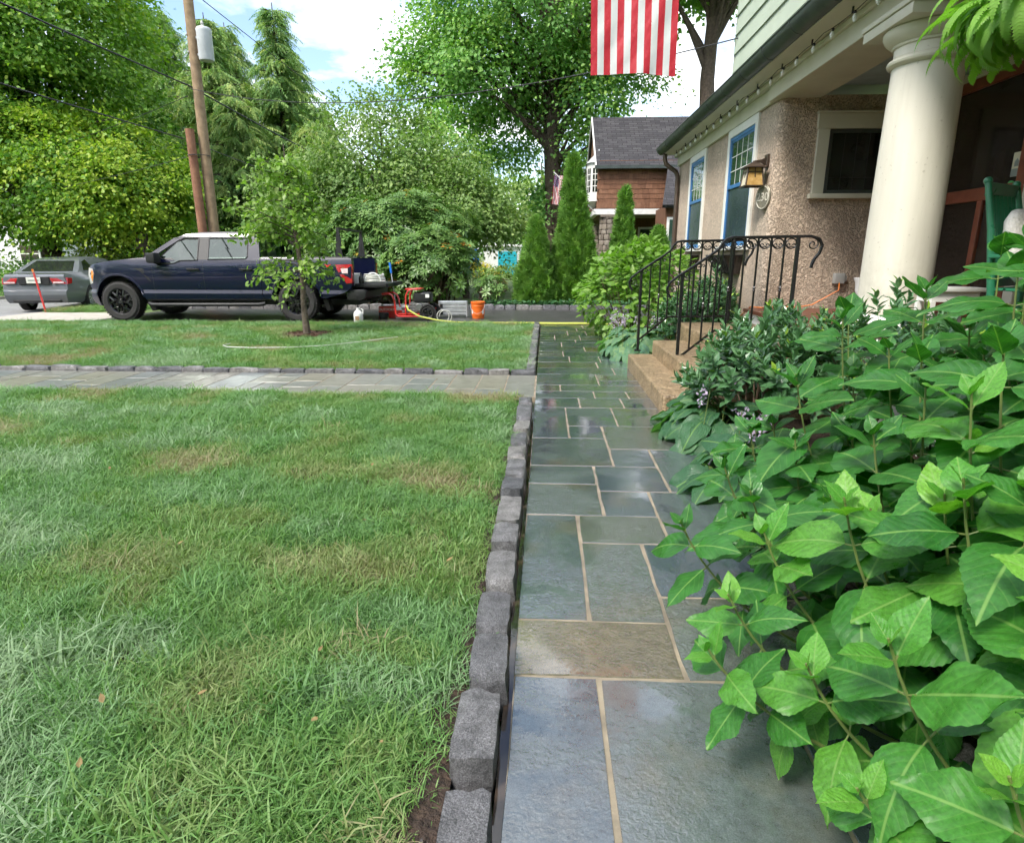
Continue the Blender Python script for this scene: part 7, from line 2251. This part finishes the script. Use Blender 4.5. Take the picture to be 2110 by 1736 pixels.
# hydrangea by the far end of the walk
h2 = thing('hydrangea', (1.4, 10.7, 0), 'rounded light green hydrangea beside the walk beyond the steps', 'shrub')
items = []
rr_ = random.Random(31)
for k in range(2000):
    d = Vector((rr_.gauss(0, 1), rr_.gauss(0, 1), rr_.gauss(.25, 1))).normalized()
    lump = 1 + .10 * math.sin(d.x * 7 + 1) * math.cos(d.z * 6)
    s_ = rr_.uniform(.80, 1.02) * lump
    p = Vector((1.55 + d.x * 1.00 * s_, 10.7 + d.y * 1.35 * s_, .64 + d.z * .90 * s_))
    if p.z < .04:
        continue
    a = rr_.uniform(0, 2 * PI)
    out = d + Vector((rr_.gauss(0, .6), rr_.gauss(0, .6), rr_.gauss(0, .35) - .1))
    nn_ = d * .6 + Vector((rr_.gauss(0, .25), rr_.gauss(0, .25), .9))
    items.append((leaf_matrix(p, out, nn_, rr_.uniform(.09, .15)), rr_.choice(HS)))
place_leaves(h2, items, 300, 'hydrangea_pale')
m = MB()
for k in range(26):
    a = rr_.uniform(0, 2 * PI)
    m.tube([(1.55 + .25 * math.cos(a), 10.7 + .3 * math.sin(a), -.03), (1.55 + .8 * math.cos(a), 10.7 + 1.0 * math.sin(a), rr_.uniform(.5, 1.2))], [.009, .004], 5)
m.build('stems', 'twig', h2)
# hostas
HO = [leaf_data(60 + i, 'hosta_leaf', wmax=.36 + .02 * (i % 3), droop=.35 + .12 * (i % 3), fold=.12, serr=0, nv=12, wave=.03, heart=True) for i in range(6)]
HD = [leaf_data(70 + i, 'hosta_dark', wmax=.36 + .02 * (i % 3), droop=.35 + .12 * (i % 3), fold=.12, serr=0, nv=12, wave=.03, heart=True) for i in range(6)]
def hosta(label, x, y, rx, ry, h, n, L, data, seed, flowers=0, mat='hosta_leaf'):
    t = thing('hosta', (x, y, 0), label, 'plant', 'hostas edging the walk')
    r = random.Random(seed)
    its = []
    for k in range(n):
        a, q = r.uniform(0, 2 * PI), math.sqrt(r.random())
        d = Vector((math.cos(a), math.sin(a), 0))
        p = Vector((x + d.x * rx * q * .85, y + d.y * ry * q * .85, h * (1 - .72 * q * q) * r.uniform(.75, 1.05)))
        p1 = p + d * .02
        dd = d * (.6 + .5 * q) + Vector((r.gauss(0, .3), r.gauss(0, .3), .35 - 1.0 * q + r.gauss(0, .2)))
        its.append((leaf_matrix(p1, dd, d * .7 * q + Vector((r.gauss(0, .35), r.gauss(0, .35), 1)), L * r.uniform(.7, 1.2)), r.choice(data)))
        if k % 3 == 0:
            MB().tube([(x + d.x * rx * .2, y + d.y * ry * .2, -.02), tuple(p)], .004, 5).build('leaf_stalk', 'green_stem', t)
    place_leaves(t, its, 300, mat)
    for k in range(flowers):
        a, q = r.uniform(0, 2 * PI), math.sqrt(r.random()) * .75
        bx, by = x + rx * q * math.cos(a), y + ry * q * math.sin(a)
        z1 = h + r.uniform(.08, .24)
        MB().tube([(bx, by, 0), (bx + r.uniform(-.05, .05), by, z1)], .003, 5).build('flower_stalk', 'green_stem', t)
        kk = 26
        P = np.array([[bx + r.gauss(0, .018), by + r.gauss(0, .018), z1 - .10 + .13 * i / kk] for i in range(kk)])
        rg = np.random.default_rng(seed + k)
        scatter('flower_spike', LEAF6, P, rg.normal(size=(kk, 3)) - UP * .3, rg.normal(size=(kk, 3)), np.full(kk, .026), rg.random(kk), 'petal', t)
hosta('pale blue green hosta in lavender bloom left of the far railing', 1.22, 8.55, .46, .80, .36, 190, .19, HO, 5, 11)
hosta('dark ribbed hosta at the corner of the lowest step', 1.24, 4.55, .34, .62, .28, 80, .22, HD, 6, 2, 'hosta_dark')
hosta('dark hosta tucked under the big hydrangea at the walk edge', 1.22, 3.45, .34, .52, .26, 50, .24, HD, 7, 4, 'hosta_dark')
# laurel-like evergreens: sprigs of narrow glossy leaves
def sprig_mesh(seed, L=.17, n=13):
    r = random.Random(seed)
    V, F, A = [], [], []
    for i in range(n):
        f = i / (n - 1)
        a = i * 2.4 + r.uniform(-.2, .2)
        an = R(75 - 50 * f)
        ll = .118 * r.uniform(.8, 1.15) * (.65 + .35 * (1 - f))
        d = np.array([math.cos(a) * math.sin(an), math.sin(a) * math.sin(an), math.cos(an)])
        nn_ = np.array([-math.cos(a) * math.cos(an), -math.sin(a) * math.cos(an), math.sin(an)])
        Rm = frames(d[None], nn_[None])[0]
        k = len(V)
        T = np.array(LEAF6[0]) * np.array([.72, 1, 1]) * ll
        V += [tuple(q) for q in (T @ Rm.T + np.array([0, 0, L * f]))]
        F += [tuple(int(q) + k for q in t_) for t_ in LEAF6[1][0]]
        A += [min(1, max(0, r.gauss(.42, .16) + (.45 if f > .8 and seed % 5 == 0 else 0)))] * 7
    k = len(V)
    V += [(-.003, 0, -.12), (.003, 0, -.12), (.002, .002, L)]
    F.append((k, k + 1, k + 2))
    A += [.2] * 3
    me = bpy.data.meshes.new('sprig')
    me.from_pydata(V, [], F)
    at = me.attributes.new('rnd', 'FLOAT', 'POINT')
    at.data.foreach_set('value', A)
    me.materials.append(MATS['laurel_leaf'])
    return me
SPG = [sprig_mesh(i) for i in range(10)]
def laurel(label, x, y, rx, ry, h, n, seed, z0=.0):
    t = thing('laurel', (x, y, z0), label, 'shrub', 'glossy evergreen laurels by the steps')
    r = random.Random(seed)
    st_ = MB()
    for k in range(n):
        d = Vector((r.gauss(0, 1), r.gauss(0, 1), abs(r.gauss(0, 1)) - .25)).normalized()
        s_ = r.uniform(.62, 1.05)
        p = Vector((x + d.x * rx * s_, y + d.y * ry * s_, z0 + h * .45 + d.z * h * .55 * s_))
        if p.z < z0 + .06:
            p.z = z0 + .06 + r.random() * .1
        ax = (d * .7 + Vector((0, 0, .8)) + Vector((r.gauss(0, .25), r.gauss(0, .25), 0))).normalized()
        M = Matrix.Translation(p) @ ax.to_track_quat('Z', 'Y').to_matrix().to_4x4() @ Matrix.Rotation(r.uniform(0, 6), 4, 'Z') @ Matrix.Scale(r.uniform(.8, 1.2), 4)
        inst('sprig', r.choice(SPG), M, t)
        if k % 4 == 0:
            st_.tube([(x + r.gauss(0, .04), y + r.gauss(0, .04), z0 - .03), tuple(p.lerp(Vector((x, y, z0)), .3)), tuple(p)], [.008, .006, .003], 5)
    st_.build('stems', 'twig', t)
laurel('low laurel spreading over the lowest step', 1.62, 4.75, .50, .55, .64, 105, 1)
laurel('laurel in front of the near railing posts', 2.05, 5.35, .46, .50, .78, 95, 2)
laurel('taller laurel at the foot of the porch column', 2.50, 4.75, .42, .50, .95, 90, 3)
laurel('laurel between the hydrangea and the porch floor', 2.35, 3.75, .45, .55, .88, 80, 4)
laurel('dusty laurel under the window box beyond the railings', 2.35, 9.1, .26, .55, .95, 110, 5)
laurel('small laurel beyond the far railing by the hostas', 1.85, 8.5, .32, .40, .70, 80, 6)
# dry leaves on the grass
dl = leaf_data(90, 'dry_leaf', wmax=.26, droop=-.25, fold=.5, serr=.02, nv=6)
rr_ = random.Random(8)
for X, Y in ((-1.05, 3.55), (-.55, 3.3), (-.85, 2.75), (-.72, 1.72), (-1.0, 1.50), (-1.25, 1.45), (-1.62, 2.45), (-1.15, 1.22), (-.42, 1.35), (-.63, 1.42), (-1.9, 3.9), (-2.6, 3.4), (-.40, 2.35)):
    a = rr_.uniform(0, 6)
    o = inst('fallen_leaf', dl, leaf_matrix((X, Y, .065), (math.cos(a), math.sin(a), .2), (rr_.uniform(-.4, .4), rr_.uniform(-.4, .4), 1), rr_.uniform(.018, .034)))
    props(o, 'curled dry tan leaf lying on the foreground lawn', 'leaf', 'dry leaves on the foreground lawn')
